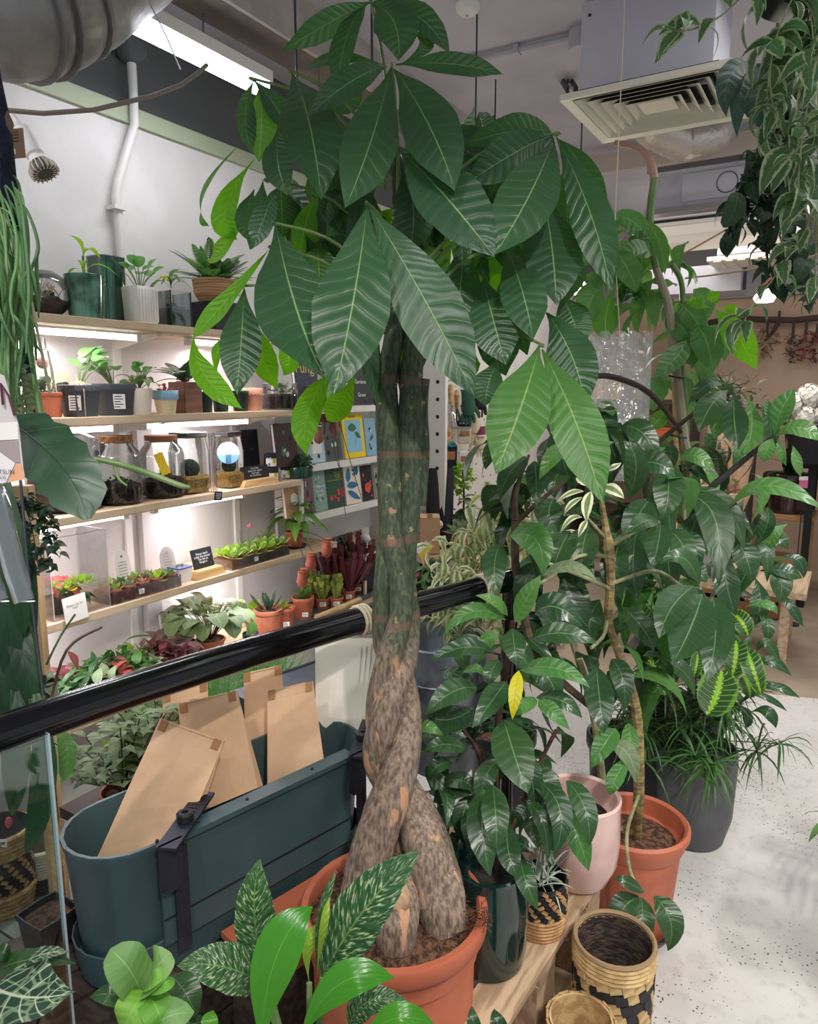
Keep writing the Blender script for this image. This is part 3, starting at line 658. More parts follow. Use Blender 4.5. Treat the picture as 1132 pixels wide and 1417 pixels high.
# LED battens under the boards
for k, spans in {1: ((1.15, 1.72), (1.95, 2.4)), 2: ((1.12, 1.6), (1.72, 2.25)), 3: ((.95, 1.62), (1.75, 2.2)), 4: ((.95, 1.55), (1.72, 2.5))}.items():
    for i, (a, b) in enumerate(spans):
        p = V((XW+.2, (a+b)/2, SZ[k]-.045)); nmb = {1: 'topmost', 2: 'second', 3: 'third', 4: 'fourth'}[k]
        t = thing('led_batten', f'slim lit LED tube under the {nmb} pine shelf, '+('at its near half' if i == 0 else 'toward the book rack'), 'light', p, 'LED tubes under shelves')
        obj('tube', MB().tube([(p.x, a, p.z), (p.x, b, p.z)], .009, 10), M_TUBE, t)
        for y in (a, b): obj('end_cap', MB().box((p.x, y, p.z+.003), .024, .02, .028), M_WHITE, t, smooth=False)
        obj('holder', MB().box((p.x, (a+b)/2, p.z+.014), .02, b-a, .007), M_WHITE, t, smooth=False)
        lamp('AREA', (p.x, (a+b)/2, p.z-.014), 2.6*(b-a)/.55, (.98, .95, 1), size=.02, size_y=b-a, aim=(p.x-.02, (a+b)/2+.0001, 0), name='led_batten_glow')
def onshelf(k, px, off=.1): return colx(px, XS-off, SZ[k])
# ================================================================ HANDRAIL AND GLASS
M_RAIL = mat('black_gloss_paint', (10, 10, 14), .16, col2=(7, 7, 11), scale=6, coat=.3, bump=.03, bscale=40)
t = thing('handrail', 'thick glossy black handrail running past the money tree trunk', 'handrail', (-1.0, 1.2, 0))
RP = [V((-1.21, .1, 1.0)), V((-1.172, .35, 1.0)), V((-1.136, .594, 1.0)), V((-1.107, .79, 1.0)), V((-1.052, 1.069, 1.0)), V((-.974, 1.384, 1.0)), V((-.874, 1.728, 1.0)), V((-.80, 1.98, 1.0))]
pp = []
for i in range(len(RP)-1):
    for k in range(4):
        a = RP[max(i-1, 0)]; b = RP[i]; c = RP[i+1]; d = RP[min(i+2, len(RP)-1)]; s = k/4
        pp.append(.5*((2*b)+(c-a)*s+(2*a-5*b+4*c-d)*s*s+(3*b-a-3*c+d)*s**3))
pp.append(RP[-1])
obj('tube', MB().tube(pp, .0325, 24), M_RAIL, t)
for p in (RP[-1]-V((.01, .06, 0)), RP[0]): obj('post', MB().tube([p, V((p.x, p.y, .0))], .02, 14), M_RAIL, t)
M_TWINE = mat('cream_twine', (222, 208, 178), .9)
def twine(px, py, lb):
    i = min(range(len(pp)), key=lambda i: abs(proj(pp[i])[0]-px)); d = nz(pp[min(i+1, len(pp)-1)]-pp[i-1]); s = nz(d.cross(ZZ)); u = s.cross(d); mb = MB()
    for q in range(3): mb.tube([pp[i]+d*(q*.011-.01)+(s*math.cos(k*.4189)+u*math.sin(k*.4189))*.0355 for k in range(16)], .0042, 6)
    return sole('twine_wrap', mb, M_TWINE, lb, 'twine', 'twine wraps on the handrail')
twine(662, 805, 'cream twine wound round the handrail right of the trunk'); twine(511, 850, 'cream twine wound round the handrail at the left of the trunk')
# clear glass balustrade panel at the far left, its bright edge in view
e0, e1 = W(34, 742, 1.29), W(108, 1405, 1.12); ex = (e0.x+e1.x)/2; ey = (e0.y+e1.y)/2
g0 = V((e0.x, e0.y, 1.2)); 
t = thing('glass_balustrade', 'clear glass balustrade with a bright edge below the handrail at the far left', 'glass', (ex, ey, .4))
r_ = nz(V((-.09, -.99, 0))); c_ = V((ex, ey, .86))+r_*.2; n_ = r_.cross(ZZ)
G_TEAL = glass('teal_glass', (.84, .95, .95), .02, .2)
obj('pane', MB().box(c_-ZZ*.165, .4, .008, .59, (r_, n_, ZZ)), G_TEAL, t, smooth=False)
obj('edge', MB().box(V((ex, ey, .695)), .004, .009, .59, (r_, n_, ZZ)), mat('bright_glass_edge', (176, 196, 204), .2, .2), t, smooth=False)
# ================================================================ GREEN TROUGH AND PAPER BAGS
M_TROUGH = mat('blue_green_plastic', (68, 92, 96), .38, col2=(62, 84, 88), scale=3)
ZR = .66
A0, A1 = V((-1.13, .755, 0)), V((-.99, 1.36, 0)); du = nz(A1-A0); dn = nz(du.cross(ZZ)); # dn points to the camera side
LN = (A1-A0).length; WD = .24
def stadium(z, ins, n=10):
    r = WD/2-ins; c0 = A0-dn*WD/2+du*.09; c1 = A1-dn*WD/2-du*.02; out = []
    for k in range(n+1):
        th = -math.pi/2+math.pi*k/n; out.append(c0-du*(math.cos(th)*r)-dn*(math.sin(th)*-r)*1)
    for k in range(n+1):
        th = math.pi/2-math.pi*k/n; out.append(c1+du*(math.cos(th)*r)+dn*(math.sin(th)*r)*1)
    return [p+ZZ*z for p in out]
def loft(mb, rings, cap=True):
    n = len(rings[0]); vs = [p for r in rings for p in r]
    fs = [(i*n+k, i*n+(k+1) % n, (i+1)*n+(k+1) % n, (i+1)*n+k) for i in range(len(rings)-1) for k in range(n)]
    if cap: fs.append(tuple((len(rings)-1)*n+k for k in range(n)))
    return mb.add(vs, fs)
t = thing('planter_trough', 'long dark blue green trough with rounded end holding brown paper bags', 'planter', V((-1.17, 1.1, .45)))
mb = loft(MB(), [stadium(ZR-.255, .034), stadium(ZR-.25, .026), stadium(ZR-.02, .008), stadium(ZR-.006, .001), stadium(ZR, .002), stadium(ZR, .009), stadium(ZR-.02, .014), stadium(ZR-.245, .036)])
obj('body', mb, M_TROUGH, t)
obj('water_tray', loft(MB(), [stadium(ZR-.31, .03), stadium(ZR-.305, .02), stadium(ZR-.225, .008), stadium(ZR-.223, .011), stadium(ZR-.27, .02)]), M_TROUGH, t)
fx = lambda s, z, o=0: A0+du*s+dn*o+ZZ*z
obj('front_lip', MB().box(fx(.385, ZR-.004, -.006), .47, .04, .012, (du, dn, ZZ)), M_TROUGH, t, smooth=False)
obj('front_plate', MB().box(fx(.36, ZR-.12, .000), .5, .008, .22, (du, dn, ZZ)), M_TROUGH, t, smooth=False)
obj('groove', MB().box(fx(.36, ZR-.17, .0045), .5, .002, .004, (du, dn, ZZ)), M_BLACK, t, smooth=False)
for s in (.11, .2, .32, .5): obj('rivet', MB().ball(fx(s, ZR+.003, -.006), .004, 8, 5), M_BLACK, t)
def bracket(s, lb):
    t = thing('trough_bracket', lb, 'bracket', fx(s, ZR-.2, .02), 'steel brackets on the trough')
    ad = nz(V((-.075, .16, 0))); ap = nz(ad.cross(ZZ)); a0 = fx(s, ZR+.016, .036); obj('arm', MB().box(a0+ad*.078, .042, .2, .006, (ap, ad, ZZ)), M_STEEL, t, smooth=False)
    obj('hook_plate', MB().prism([fx(s-.026, ZR+.019, .034), fx(s+.022, ZR+.019, .034), fx(s+.022, ZR-.075, .030), fx(s+.01, ZR-.09, .03), fx(s-.016, ZR-.09, .03), fx(s-.026, ZR-.08, .03)], dn*.006), M_STEEL, t, smooth=False)
    obj('strap', MB().box(fx(s+.03, ZR-.135, .012), .03, .005, .23, (du, dn, ZZ)), M_STEEL, t, smooth=False)
    mb = MB(); c = a0+ad*.07+ZZ*.003
    mb.lathe(c, [(.017, 0), (.018, .003), (.018, .016), (.014, .019), (.007, .019), (.006, .012), (.0001, .012)], 9); obj('knob', mb, M_BLACK, t, smooth=False)
    for k in range(6): obj('slot', MB().box(a0+ad*(.104+.012*k)+ZZ*.0035, .018, .005, .0014, (ap, ad, ZZ)), M_BLACK, t, smooth=False)
bracket(.118, 'dark steel bracket with knob over the near end of the trough'); bracket(.61, 'dark steel bracket with knob at the far end of the trough')
M_KRAFT = mat('kraft_paper', (228, 190, 154), .75, col2=(216, 176, 140), scale=6, bump=.12, bscale=26)
M_KRAFTD = mat('kraft_paper_inside', (170, 122, 84), .8)
def bag(q, th, m, lb, name='paper_bag', cat='paper bag', grp='brown paper bags in the trough', back=V((-.35, .9, 0)), fold=True, mi=M_KRAFTD):
    "q: four front corners (bottom-left, bottom-right, top-right, top-left) in the world; thickness at the base"
    bl, br, tr, tl = [V(p) for p in q]; mid = (bl+br+tr+tl)/4; nrm = nz((br-bl).cross(tl-bl)); nrm = -nrm if nrm.dot(CAM-mid) < 0 else nrm
    t = thing(name, lb, cat, (bl+br)/2, grp); mb = MB(); R = 8; C = 6; vs = []; uvs = []
    for i in range(R+1):
        v = i/R
        for j in range(C+1):
            u = j/C; p = bl.lerp(br, u).lerp(tl.lerp(tr, u), v); bul = .012*math.sin(math.pi*u)*math.sin(math.pi*min(1, v*1.1))+.004*noise.noise(p*14)
            vs.append(p+nrm*bul)
    off = len(vs)
    for i in range(R+1):
        v = i/R; dd = th*max(.06, 1-v*1.05)
        for j in range(C+1):
            u = j/C; p = bl.lerp(br, u).lerp(tl.lerp(tr, u), v); vs.append(p-nrm*(dd+.01*math.sin(math.pi*u)*math.sin(math.pi*v)))
    k = C+1; fs = []
    for i in range(R):
        for j in range(C):
            fs.append((i*k+j, i*k+j+1, (i+1)*k+j+1, (i+1)*k+j)); fs.append((off+(i+1)*k+j, off+(i+1)*k+j+1, off+i*k+j+1, off+i*k+j))
    fs += [(off+j, off+j+1, j+1, j) for j in range(C)]+[(R*k+j, R*k+j+1, off+R*k+j+1, off+R*k+j) for j in range(C)]
    # side gussets folded inward
    for j in (0, C):
        cen = []
        for i in range(R+1):
            v = i/R; p = vs[i*k+j].lerp(vs[off+i*k+j], .5); iw = (vs[i*k+C//2]-vs[i*k+j]).normalized(); cen.append(p+iw*.022*max(0, 1-v)*(1 if v > .05 else .2))
        o2 = len(vs); vs += cen
        for i in range(R):
            fs.append((i*k+j, o2+i, o2+i+1, (i+1)*k+j)); fs.append((off+i*k+j, o2+i, o2+i+1, off+(i+1)*k+j))
    mb.add(vs, fs); obj('body', mb, m, t, smooth=False)
    if fold:
        w = nz(tr-tl); u_ = nz(tl-bl); L = (tr-tl).length
        obj('fold', MB().box((tl+tr)/2+nrm*.001-u_*.0015, L, .006, .003, (w, nrm, u_)), m, t, smooth=False)
        for f in (.09, .91): obj('tab', MB().box(tl.lerp(tr, f)+nrm*.003-u_*.012, .018, .0025, .024, (w, nrm, u_)), mi, t, smooth=False)
    return t
def bq(pts, d): return [W(x, y, dd) for (x, y), dd in zip(pts, d if isinstance(d, (list, tuple)) else [d]*4)]
bag(bq([(128, 1200), (250, 1170), (311, 1026), (222, 994)], [1.54, 1.52, 1.60, 1.62]), .05, M_KRAFT, 'creased brown paper bag leaning left at the near end of the trough')
bag(bq([(262, 1130), (357, 1090), (328, 955), (246, 974)], [1.70, 1.71, 1.78, 1.77]), .05, M_KRAFT, 'brown paper bag standing behind the bracket knob, second from the near end')
bag(bq([(228, 1080), (290, 1062), (287, 942), (225, 960)], [1.84, 1.85, 1.86, 1.85]), .03, M_KRAFT, 'brown paper bag hidden at the back, cut off by the handrail')
bag(bq([(370, 1085), (448, 1050), (433, 942), (370, 956)], [1.78, 1.82, 1.86, 1.84]), .07, M_KRAFT, 'brown paper bag at the far end of the trough with open side fold')
bag(bq([(340, 1050), (400, 1030), (389, 920), (337, 932)], [1.90, 1.92, 1.95, 1.93]), .04, M_KRAFT, 'brown paper bag with darker folded side between two other bags')
# white paper bags
M_WBAG = mat('white_bag_paper', (238, 234, 222), .7, col2=(226, 220, 204), scale=4)
bt = [(437, 1018), (489, 1032), (500, 893), (436, 893)]
for i in range(5):
    s = i*7; lb = 'white paper bag '+['at the front of the leaning white stack', 'second from the front in the white stack', 'in the middle of the white stack', 'second from the back in the white stack', 'at the back of the white stack, nearest the trunk'][i]
    bag([W(x+s, y-s*.35, 1.98+.016*i) for x, y in bt], .012, M_WBAG, lb, 'white_paper_bag', 'paper bag', 'white paper bags by the trunk', fold=False)
# dark metal trough behind, galvanised bucket
M_GALV = mat('galvanised_zinc', (150, 158, 170), .42, .65, col2=(128, 136, 150), scale=14, bump=.06)
t = thing('zinc_planter', 'dark grey zinc planter box behind the paper bags and handrail', 'planter', W(450, 1000, 2.18))
c = W(462, 985, 2.22); mb = MB(); mb.box(c, .6, .2, .26, (du, dn, ZZ), taper=.9); obj('body', mb, mat('dark_zinc', (86, 94, 104), .45, .5, col2=(74, 82, 92), scale=10), t, smooth=False)
obj('rim', MB().tube([c+du*.25+dn*.1+ZZ*.13, c+du*.25-dn*.1+ZZ*.13, c-du*.25-dn*.1+ZZ*.13, c-du*.25+dn*.1+ZZ*.13, c+du*.25+dn*.1+ZZ*.13], .006, 6), M_STEEL, t)
t = thing('zinc_bucket', 'galvanised zinc bucket standing right of the braided trunk', 'bucket', W(612, 1010, 2.2))
c = W(612, 880, 2.22)-ZZ*.42
obj('body', MB().lathe(c, [(.10, 0), (.105, .005), (.138, .3), (.14, .31), (.143, .4), (.147, .415), (.143, .42), (.138, .41), (.1, .02), (.0001, .02)], 32), M_GALV, t)
obj('hoop', MB().lathe(c, [(.138, .3), (.142, .305), (.138, .31)], 32), M_GALV, t)
for s in (-1, 1):
    e = c+RT*s*.147+ZZ*.34; obj('handle', MB().tube([e+ZZ*.03, e+RT*s*.03+ZZ*.02, e+RT*s*.03-ZZ*.03, e-ZZ*.04], .006, 8), M_GALV, t)
# ================================================================ MONEY TREE
TC = W(545, 1246, 1.52); TZ = TC.z; TX = V((TC.x, TC.y, 0))
t = thing('potted_money_tree', 'tall braided-trunk money tree in a terracotta pot, at the centre', 'potted tree', TX); TREE = t
prof = [(.150, 0), (.152, .01), (.168, .22), (.171, .40), (.178, .403), (.178, TZ-.045), (.192, TZ-.042), (.196, TZ-.036), (.197, TZ-.006), (.193, TZ), (.180, TZ), (.176, TZ-.005), (.174, TZ-.05), (.15, .1), (.0001, .1)]
obj('pot', MB().lathe(TX, prof, 48), M_TERRA, t)
mb = MB(); n = 40
vs = [TX+ZZ*(TZ-.012)]; fs = []
for i in range(1, 9):
    r = .1745*i/8
    for k in range(n):
        a = 2*math.pi*k/n; p = TX+V((r*math.cos(a), r*math.sin(a), TZ-.028+.02*(1-(i/8)**2))); p.z += .010*noise.noise(p*38)+.006*noise.noise(p*90); vs.append(p)
fs = [(0, 1+k, 1+(k+1) % n) for k in range(n)]+[(1+(i-1)*n+k, 1+i*n+k, 1+i*n+(k+1) % n, 1+(i-1)*n+(k+1) % n) for i in range(1, 8) for k in range(n)]
obj('soil', mb.add(vs, fs), M_SOIL, t)
mb = MB()
for i in range(260):
    a = rnd(0, 6.28); r = .172*math.sqrt(rnd(0, 1)); p = TX+V((r*math.cos(a), r*math.sin(a), TZ-.014+.012*(1-(r/.175)**2))); d = rdir(-10, 35); mb.tube([p, p+d*rnd(.008, .022)], rnd(.0008, .0018), 3)
for i in range(50):
    p = W(668+rnd(-10, 6), 1268+rnd(-14, 12), 1.44); mb.tube([p, p+rdir(-70, 20)*rnd(.01, .03)], .0009, 3)
obj('coir', mb, mat('coir_fibre', (104, 72, 50), 1, col2=(66, 46, 34), scale=50), t, kind='stuff')
def bark():
    m, tt, out = nt('money_tree_bark'); b = N(tt, 'ShaderNodeBsdfPrincipled'); tt.links.new(b.outputs[0], out.inputs[0]); b.inputs['Roughness'].default_value = .78
    tc = N(tt, 'ShaderNodeTexCoord'); sz = N(tt, 'ShaderNodeSeparateXYZ', i0=tc.outputs['Object'])
    mp = N(tt, 'ShaderNodeMapping', i0=tc.outputs['Object']); mp.inputs['Scale'].default_value = (1, 1, .3)
    n1 = N(tt, 'ShaderNodeTexNoise', i0=mp.outputs[0]); n1.inputs['Scale'].default_value = 150; n1.inputs['Detail'].default_value = 8
    c = mixc(tt, ss(tt, n1.outputs[0], .3, .7), c3((92, 76, 66)), c3((156, 136, 118)))
    n2 = N(tt, 'ShaderNodeTexNoise', i0=mp.outputs[0]); n2.inputs['Scale'].default_value = 26; n2.inputs['Detail'].default_value = 6
    c = mixc(tt, ss(tt, n2.outputs[0], .60, .64), c, c3((196, 146, 112)))
    n3 = N(tt, 'ShaderNodeTexNoise', i0=mp.outputs[0]); n3.inputs['Scale'].default_value = 9; n3.inputs['Detail'].default_value = 3
    gz = ss(tt, math_(tt, 'ADD', sz.outputs[2], math_(tt, 'MULTIPLY', math_(tt, 'SUBTRACT', n3.outputs[0], .5), .55)), TZ+.42, TZ+.62)
    gcol = mixc(tt, ss(tt, n1.outputs[0], .35, .7), c3((50, 62, 46)), c3((84, 96, 70)))
    n4 = N(tt, 'ShaderNodeTexNoise', i0=tc.outputs['Object']); n4.inputs['Scale'].default_value = 30; n4.inputs['Detail'].default_value = 6
    gcol = mixc(tt, ss(tt, n4.outputs[0], .64, .67), gcol, c3((156, 122, 94)))
    rg = N(tt, 'ShaderNodeTexWave', i0=tc.outputs['Object']); rg.bands_direction = 'Z'; rg.inputs['Scale'].default_value = 1.9; rg.inputs['Distortion'].default_value = 2.2
    gcol = mixc(tt, math_(tt, 'MULTIPLY', ss(tt, rg.outputs[1], .965, .99), .7), gcol, c3((110, 84, 70)))
    tt.links.new(mixc(tt, gz, c, gcol), b.inputs['Base Color'])
    bp = N(tt, 'ShaderNodeBump'); bp.inputs['Strength'].default_value = .8; bp.inputs['Distance'].default_value = .004
    w = N(tt, 'ShaderNodeTexNoise', i0=mp.outputs[0]); w.inputs['Scale'].default_value = 130; w.inputs['Detail'].default_value = 8
    tt.links.new(math_(tt, 'ADD', n1.outputs[0], math_(tt, 'MULTIPLY', w.outputs[0], .5)), bp.inputs['Height']); tt.links.new(bp.outputs[0], b.inputs['Normal']); return m
M_BARK = bark(); M_CUT = mat('cut_wood', (190, 156, 124), .85, col2=(150, 118, 92), scale=18, bump=.3)
def smooth(pts, rs, k=4):
    P = []; R = []
    for i in range(len(pts)-1):
        a, b, c, d = pts[max(i-1, 0)], pts[i], pts[i+1], pts[min(i+2, len(pts)-1)]
        for q in range(k):
            s = q/k; P.append(.5*((2*b)+(c-a)*s+(2*a-5*b+4*c-d)*s*s+(3*b-a-3*c+d)*s**3)); R.append(lerp(rs[i], rs[i+1], s))
    return P+[pts[-1]], R+[rs[-1]]
def strand(rows, name='trunk', n=16, wob=.0):
    "rows (px, py, depth, radius in px)"
    pts = [W(x, y, d) for x, y, d, r in rows]; rs = [r*d/F for x, y, d, r in rows]; P, R = smooth(pts, rs, 5)
    R = [r*(1+.07*noise.noise(p*30)) for p, r in zip(P, R)]
    return obj(name, MB().tube(P, R, n), M_BARK, t)
d0 = 1.52
strand([(496, 1268, d0-.04, 26), (503, 1235, d0-.03, 33), (508, 1205, d0-.03, 32), (520, 1160, d0-.045, 28), (546, 1090, d0-.05, 26), (562, 1020, d0-.03, 22), (556, 945, d0+.02, 20), (534, 890, d0+.02, 18), (530, 830, d0, 15), (532, 790, d0-.01, 14), (531, 745, d0+.01, 9)])
strand([(614, 1290, d0-.05, 26), (606, 1250, d0-.04, 35), (596, 1220, d0-.03, 34), (590, 1180, d0-.035, 30), (570, 1120, d0+.0, 27), (540, 1055, d0+.03, 24), (526, 985, d0+.0, 20), (538, 915, d0-.04, 19), (555, 850, d0-.03, 16), (551, 790, d0-.02, 17), (541, 735, d0-.02, 17), (539, 660, d0-.01, 17), (536, 570, d0, 16), (535, 520, d0, 15), (545, 470, d0, 14), (550, 400, d0, 11), (551, 300, d0, 8), (547, 200, d0, 6), (543, 110, d0, 4)])
strand([(552, 1235, d0+.02, 26), (556, 1170, d0+.03, 26), (548, 1100, d0+.035, 25), (524, 1050, d0-.01, 22), (534, 985, d0-.05, 21), (558, 915, d0-.02, 20), (566, 860, d0+.02, 16), (562, 800, d0+.02, 13), (564, 735, d0+.0, 15), (567, 670, d0, 17), (568, 570, d0, 17), (571, 500, d0, 15), (574, 460, d0, 15), (572, 400, d0, 11), (568, 330, d0+.02, 8), (560, 270, d0+.03, 6), (553, 215, d0, 4)])
strand([(512, 1170, d0+.05, 24), (530, 1110, d0+.06, 22), (558, 1040, d0+.06, 20), (552, 960, d0+.06, 18), (545, 880, d0+.06, 16), (554, 800, d0+.06, 14), (556, 700, d0+.04, 10), (552, 620, d0+.05, 9), (562, 550, d0+.05, 8), (548, 500, d0+.05, 8), (536, 440, d0+.05, 9), (515, 360, d0+.04, 6), (508, 290, d0, 4)])
strand([(582, 700, d0+.03, 8), (584, 620, d0+.02, 11), (583, 570, d0+.01, 9), (588, 524, d0, 7)])
strand([(522, 560, d0+.02, 5), (520, 500, d0+.03, 7), (513, 420, d0+.05, 6), (500, 340, d0+.06, 4)])
strand([(548, 1310, d0-.1, 26), (548, 1275, d0-.1, 33), (549, 1245, d0-.085, 31), (550, 1215, d0-.06, 22), (552, 1190, d0-.0, 12)], 'stump')
a = W(546, 1252, d0-.13); obj('cut_face', MB().lathe(a, [(.0001, .004), (.024, .002), (.031, -.006), (.034, -.03)], 14, ax=(RT, UP, nz(CAM-a+V((.1, 0, -.8))))), M_CUT, t)
strand([(626, 1285, d0-.06, 18), (620, 1245, d0-.05, 25), (608, 1195, d0-.02, 26), (596, 1150, d0+.02, 22), (580, 1100, d0+.03, 14)], 'root')
# petioles joining stems and leaf fans
APEX = {'A': (513, 2, 1.5), 'B': (542, 92, 1.45), 'C': (405, 102, 1.5), 'D': (508, 284, 1.34), 'E': (551, 206, 1.42), 'F': (767, 188, 1.42), 'G': (746, 478, 1.42), 'H': (352, 112, 1.55), 'I': (378, 345, 1.5), 'J': (338, 398, 1.48), 'K': (700, 342, 1.48), 'L': (462, 505, 1.52), 'M': (372, 252, 1.5), 'N': (640, 335, 1.6), 'O': (752, 270, 1.5), 'P': (480, 262, 1.6), 'Q': (382, 312, 1.42), 'R': (560, 470, 1.6)}
mb = MB()
for k, (x, y, d) in APEX.items():
    s = W(550 if x < 560 else 565, min(max(y+120, 250), 470), 1.54); e = W(x, y, d)
    P, R = smooth([s, s.lerp(e, .5)+ZZ*.05, e+ZZ*.004, e], [.0045, .0035, .003, .003], 5); mb.tube(P, R, 7)
obj('petioles', mb, M_STEM, t, kind='stuff')
PX = dict(wav=.035, fold=.14)
pset(t, L_TREE, '''513 3 462 28 389 72|36 1.5 1.42 r=-25;512 4 482 45 466 132|44 1.5 1.4 r=35;514 4 545 30 552 84|64 1.5 1.44;517 2 575 20 622 74|42 1.5 1.46 r=-20
541 93 515 190 478 288|76 1.45 1.3 r=-8;545 95 592 170 630 263|80 1.45 1.3 r=10;548 90 620 88 697 103|34 1.45 1.38 r=-10;536 92 490 110 424 162|42 1.45 1.36;530 90 470 80 424 96|18 1.46 1.5;556 88 590 62 572 44|22 1.48 1.5
405 103 428 170 445 276|84 1.5 1.34 r=-5;386 178 384 220 398 270|46 1.5 1.42 r=20;440 180 455 220 440 262|54 1.52 1.5
508 285 490 410 462 546|108 1.34 1.2 r=4;382 313 408 420 448 520|118 1.42 1.24 r=-6;511 286 585 410 657 549|92 1.34 1.26 r=6;505 290 520 360 516 440|70 1.42 1.46
552 207 615 270 685 356|94 1.42 1.3 r=-8;560 210 572 290 566 350|60 1.5 1.52
765 188 715 210 640 258|58 1.42 1.46 r=-14;766 190 735 265 684 354|84 1.42 1.3;770 190 815 290 846 402|58 1.42 1.34 r=12;775 194 812 245 836 330|40 1.46 1.46 r=20;764 186 720 180 640 200|46 1.44 1.52
752 272 764 345 770 422|80 1.5 1.38 r=-4;700 342 722 400 738 470|64 1.48 1.34 r=4;668 385 682 440 700 505|72 1.5 1.42
690 500 676 530 672 562|44 1.46 1.44;756 432 790 490 811 562|66 1.44 1.38 r=14;776 410 792 440 805 484|50 1.5 1.46
338 400 334 470 328 546|58 1.48 1.4;364 250 358 300 346 346|38 1.5 1.45 r=-12;382 262 366 300 350 344|36 1.46 1.42 r=12;352 262 342 300 350 336|34 1.52 1.5;480 330 460 290 476 262|40 1.5 1.6
450 330 470 300 480 268|46 1.52 1.56 r=15;470 350 500 300 505 262|40 1.5 1.54;640 335 636 410 622 525|66 1.56 1.5;610 400 590 440 600 500|60 1.58 1.56
654 300 690 330 700 350|70 1.58 1.56;530 300 545 360 540 430|70 1.6 1.58;584 330 560 370 556 440|60 1.6 1.58;520 430 512 480 522 560|30 1.56 1.5 r=30
700 430 690 470 700 520|60 1.58 1.54;640 200 690 210 740 196|50 1.55 1.5 r=-20;600 180 640 200 680 240|60 1.6 1.58;480 180 470 230 490 280|70 1.6 1.6
800 250 836 310 838 372|34 1.5 1.48 r=25;430 130 470 140 500 120|40 1.6 1.6;352 112 380 145 400 184|34 1.55 1.5;350 114 340 160 349 214|30 1.55 1.5 r=-20;640 255 615 215 625 190|50 1.62 1.6'''.replace('\n', ';'), 1.45, **PX)
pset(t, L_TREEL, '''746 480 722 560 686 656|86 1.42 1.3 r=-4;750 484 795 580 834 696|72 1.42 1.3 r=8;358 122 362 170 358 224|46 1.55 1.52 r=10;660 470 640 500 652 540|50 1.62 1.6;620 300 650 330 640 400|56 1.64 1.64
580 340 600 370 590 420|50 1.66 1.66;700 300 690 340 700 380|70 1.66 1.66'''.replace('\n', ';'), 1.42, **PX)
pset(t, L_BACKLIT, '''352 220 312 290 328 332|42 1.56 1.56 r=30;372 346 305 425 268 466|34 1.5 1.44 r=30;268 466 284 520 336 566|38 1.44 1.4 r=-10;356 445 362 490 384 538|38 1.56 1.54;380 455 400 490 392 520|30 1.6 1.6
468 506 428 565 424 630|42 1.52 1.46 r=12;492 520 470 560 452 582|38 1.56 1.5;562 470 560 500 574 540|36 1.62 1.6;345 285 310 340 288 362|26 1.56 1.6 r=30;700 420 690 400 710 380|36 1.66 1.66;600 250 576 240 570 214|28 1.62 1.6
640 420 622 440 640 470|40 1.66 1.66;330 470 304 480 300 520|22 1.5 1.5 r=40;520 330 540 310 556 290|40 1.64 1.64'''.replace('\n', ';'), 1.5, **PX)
pset(t, L_TREEL, '336 196 290 250 278 292|12 1.56 1.56 r=50;278 290 280 306 290 313|10 1.56 1.56 r=40', 1.56, wav=.02)
# inner crown of the tree, behind the traced leaves
for i in range(96):
    x, y = rnd(385, 800), rnd(170, 470)
    if (x > 690 and y < 230) or (x < 470 and not 215 < y < 380): continue
    a = W(x, y-rnd(10, 40), rnd(1.58, 1.72)); b = a+(V((rnd(-.4, .4), rnd(-.3, .3), rnd(-1, -.4)))).normalized()*rnd(.12, .21); mb = MB()
    leafgeo(mb, a, a.lerp(b, .5)+V((0, 0, .015)), b, rnd(.05, .085), nz(nz(CAM-a)+rdir(-60, 60)*.7), 'lance', .14, 10, 4, .03, rnd(0, 6)); obj('leaf', mb, L_TREE if i % 5 else L_TREEL, t)
# ================================================================ THINGS ON THE WALL SHELVES
YA = V((0, 1, 0)); XA = V((1, 0, 0))
def lt(name, label, cat, k, px, off=.1, group=None):
    p = onshelf(k, px, off); return thing(name, label, cat, p, group), p
def jar(t, p, r, h, neck=.8, lid=None, lidr=None, g=None, fill=.3, fm=M_DSOIL, sq=0, lidh=.02, n=24):
    "glass vessel with earth inside"
    g = g or G_CLEAR
    obj('glass', MB().lathe(p, [(r*.9, .001), (r, h*.06), (r, h*.72), (r*.93, h*.84), (r*neck, h*.93), (r*neck, h), (r*neck*1.03, h), (r*neck*1.03, h*.985)], n, sq=sq), g, t)
    if fill: obj('earth', MB().lathe(p, [(r*.86, .007), (r*.94, h*.07), (r*.95, h*fill), (r*.6, h*fill+.012), (.0001, h*fill+.006)], 18, sq=sq), fm, t)
    if lid: obj('lid', MB().lathe(p+ZZ*h*.97, [(r*neck*.94, 0), (lidr or r*neck, .01), (lidr or r*neck, lidh), (.0001, lidh)], 20, sq=sq), lid, t)
def globe(t, p, r, fill=.32):
    obj('glass', MB().lathe(p, [(r*.5, .001)]+[(r*math.sin(a), r*(1-math.cos(a))*.98) for a in [.6+i*.16 for i in range(14)]]+[(r*.35, r*1.93)], 28), G_CLEAR, t)
    hh = fill*r*2; obj('earth', MB().lathe(p, [(r*.45, .005)]+[(.96*r*math.sin(a), r*(1-math.cos(a))) for a in [.7, .9, 1.1, 1.25]]+[(r*.5, r*.82), (.0001, r*.84)], 20), M_DSOIL, t)
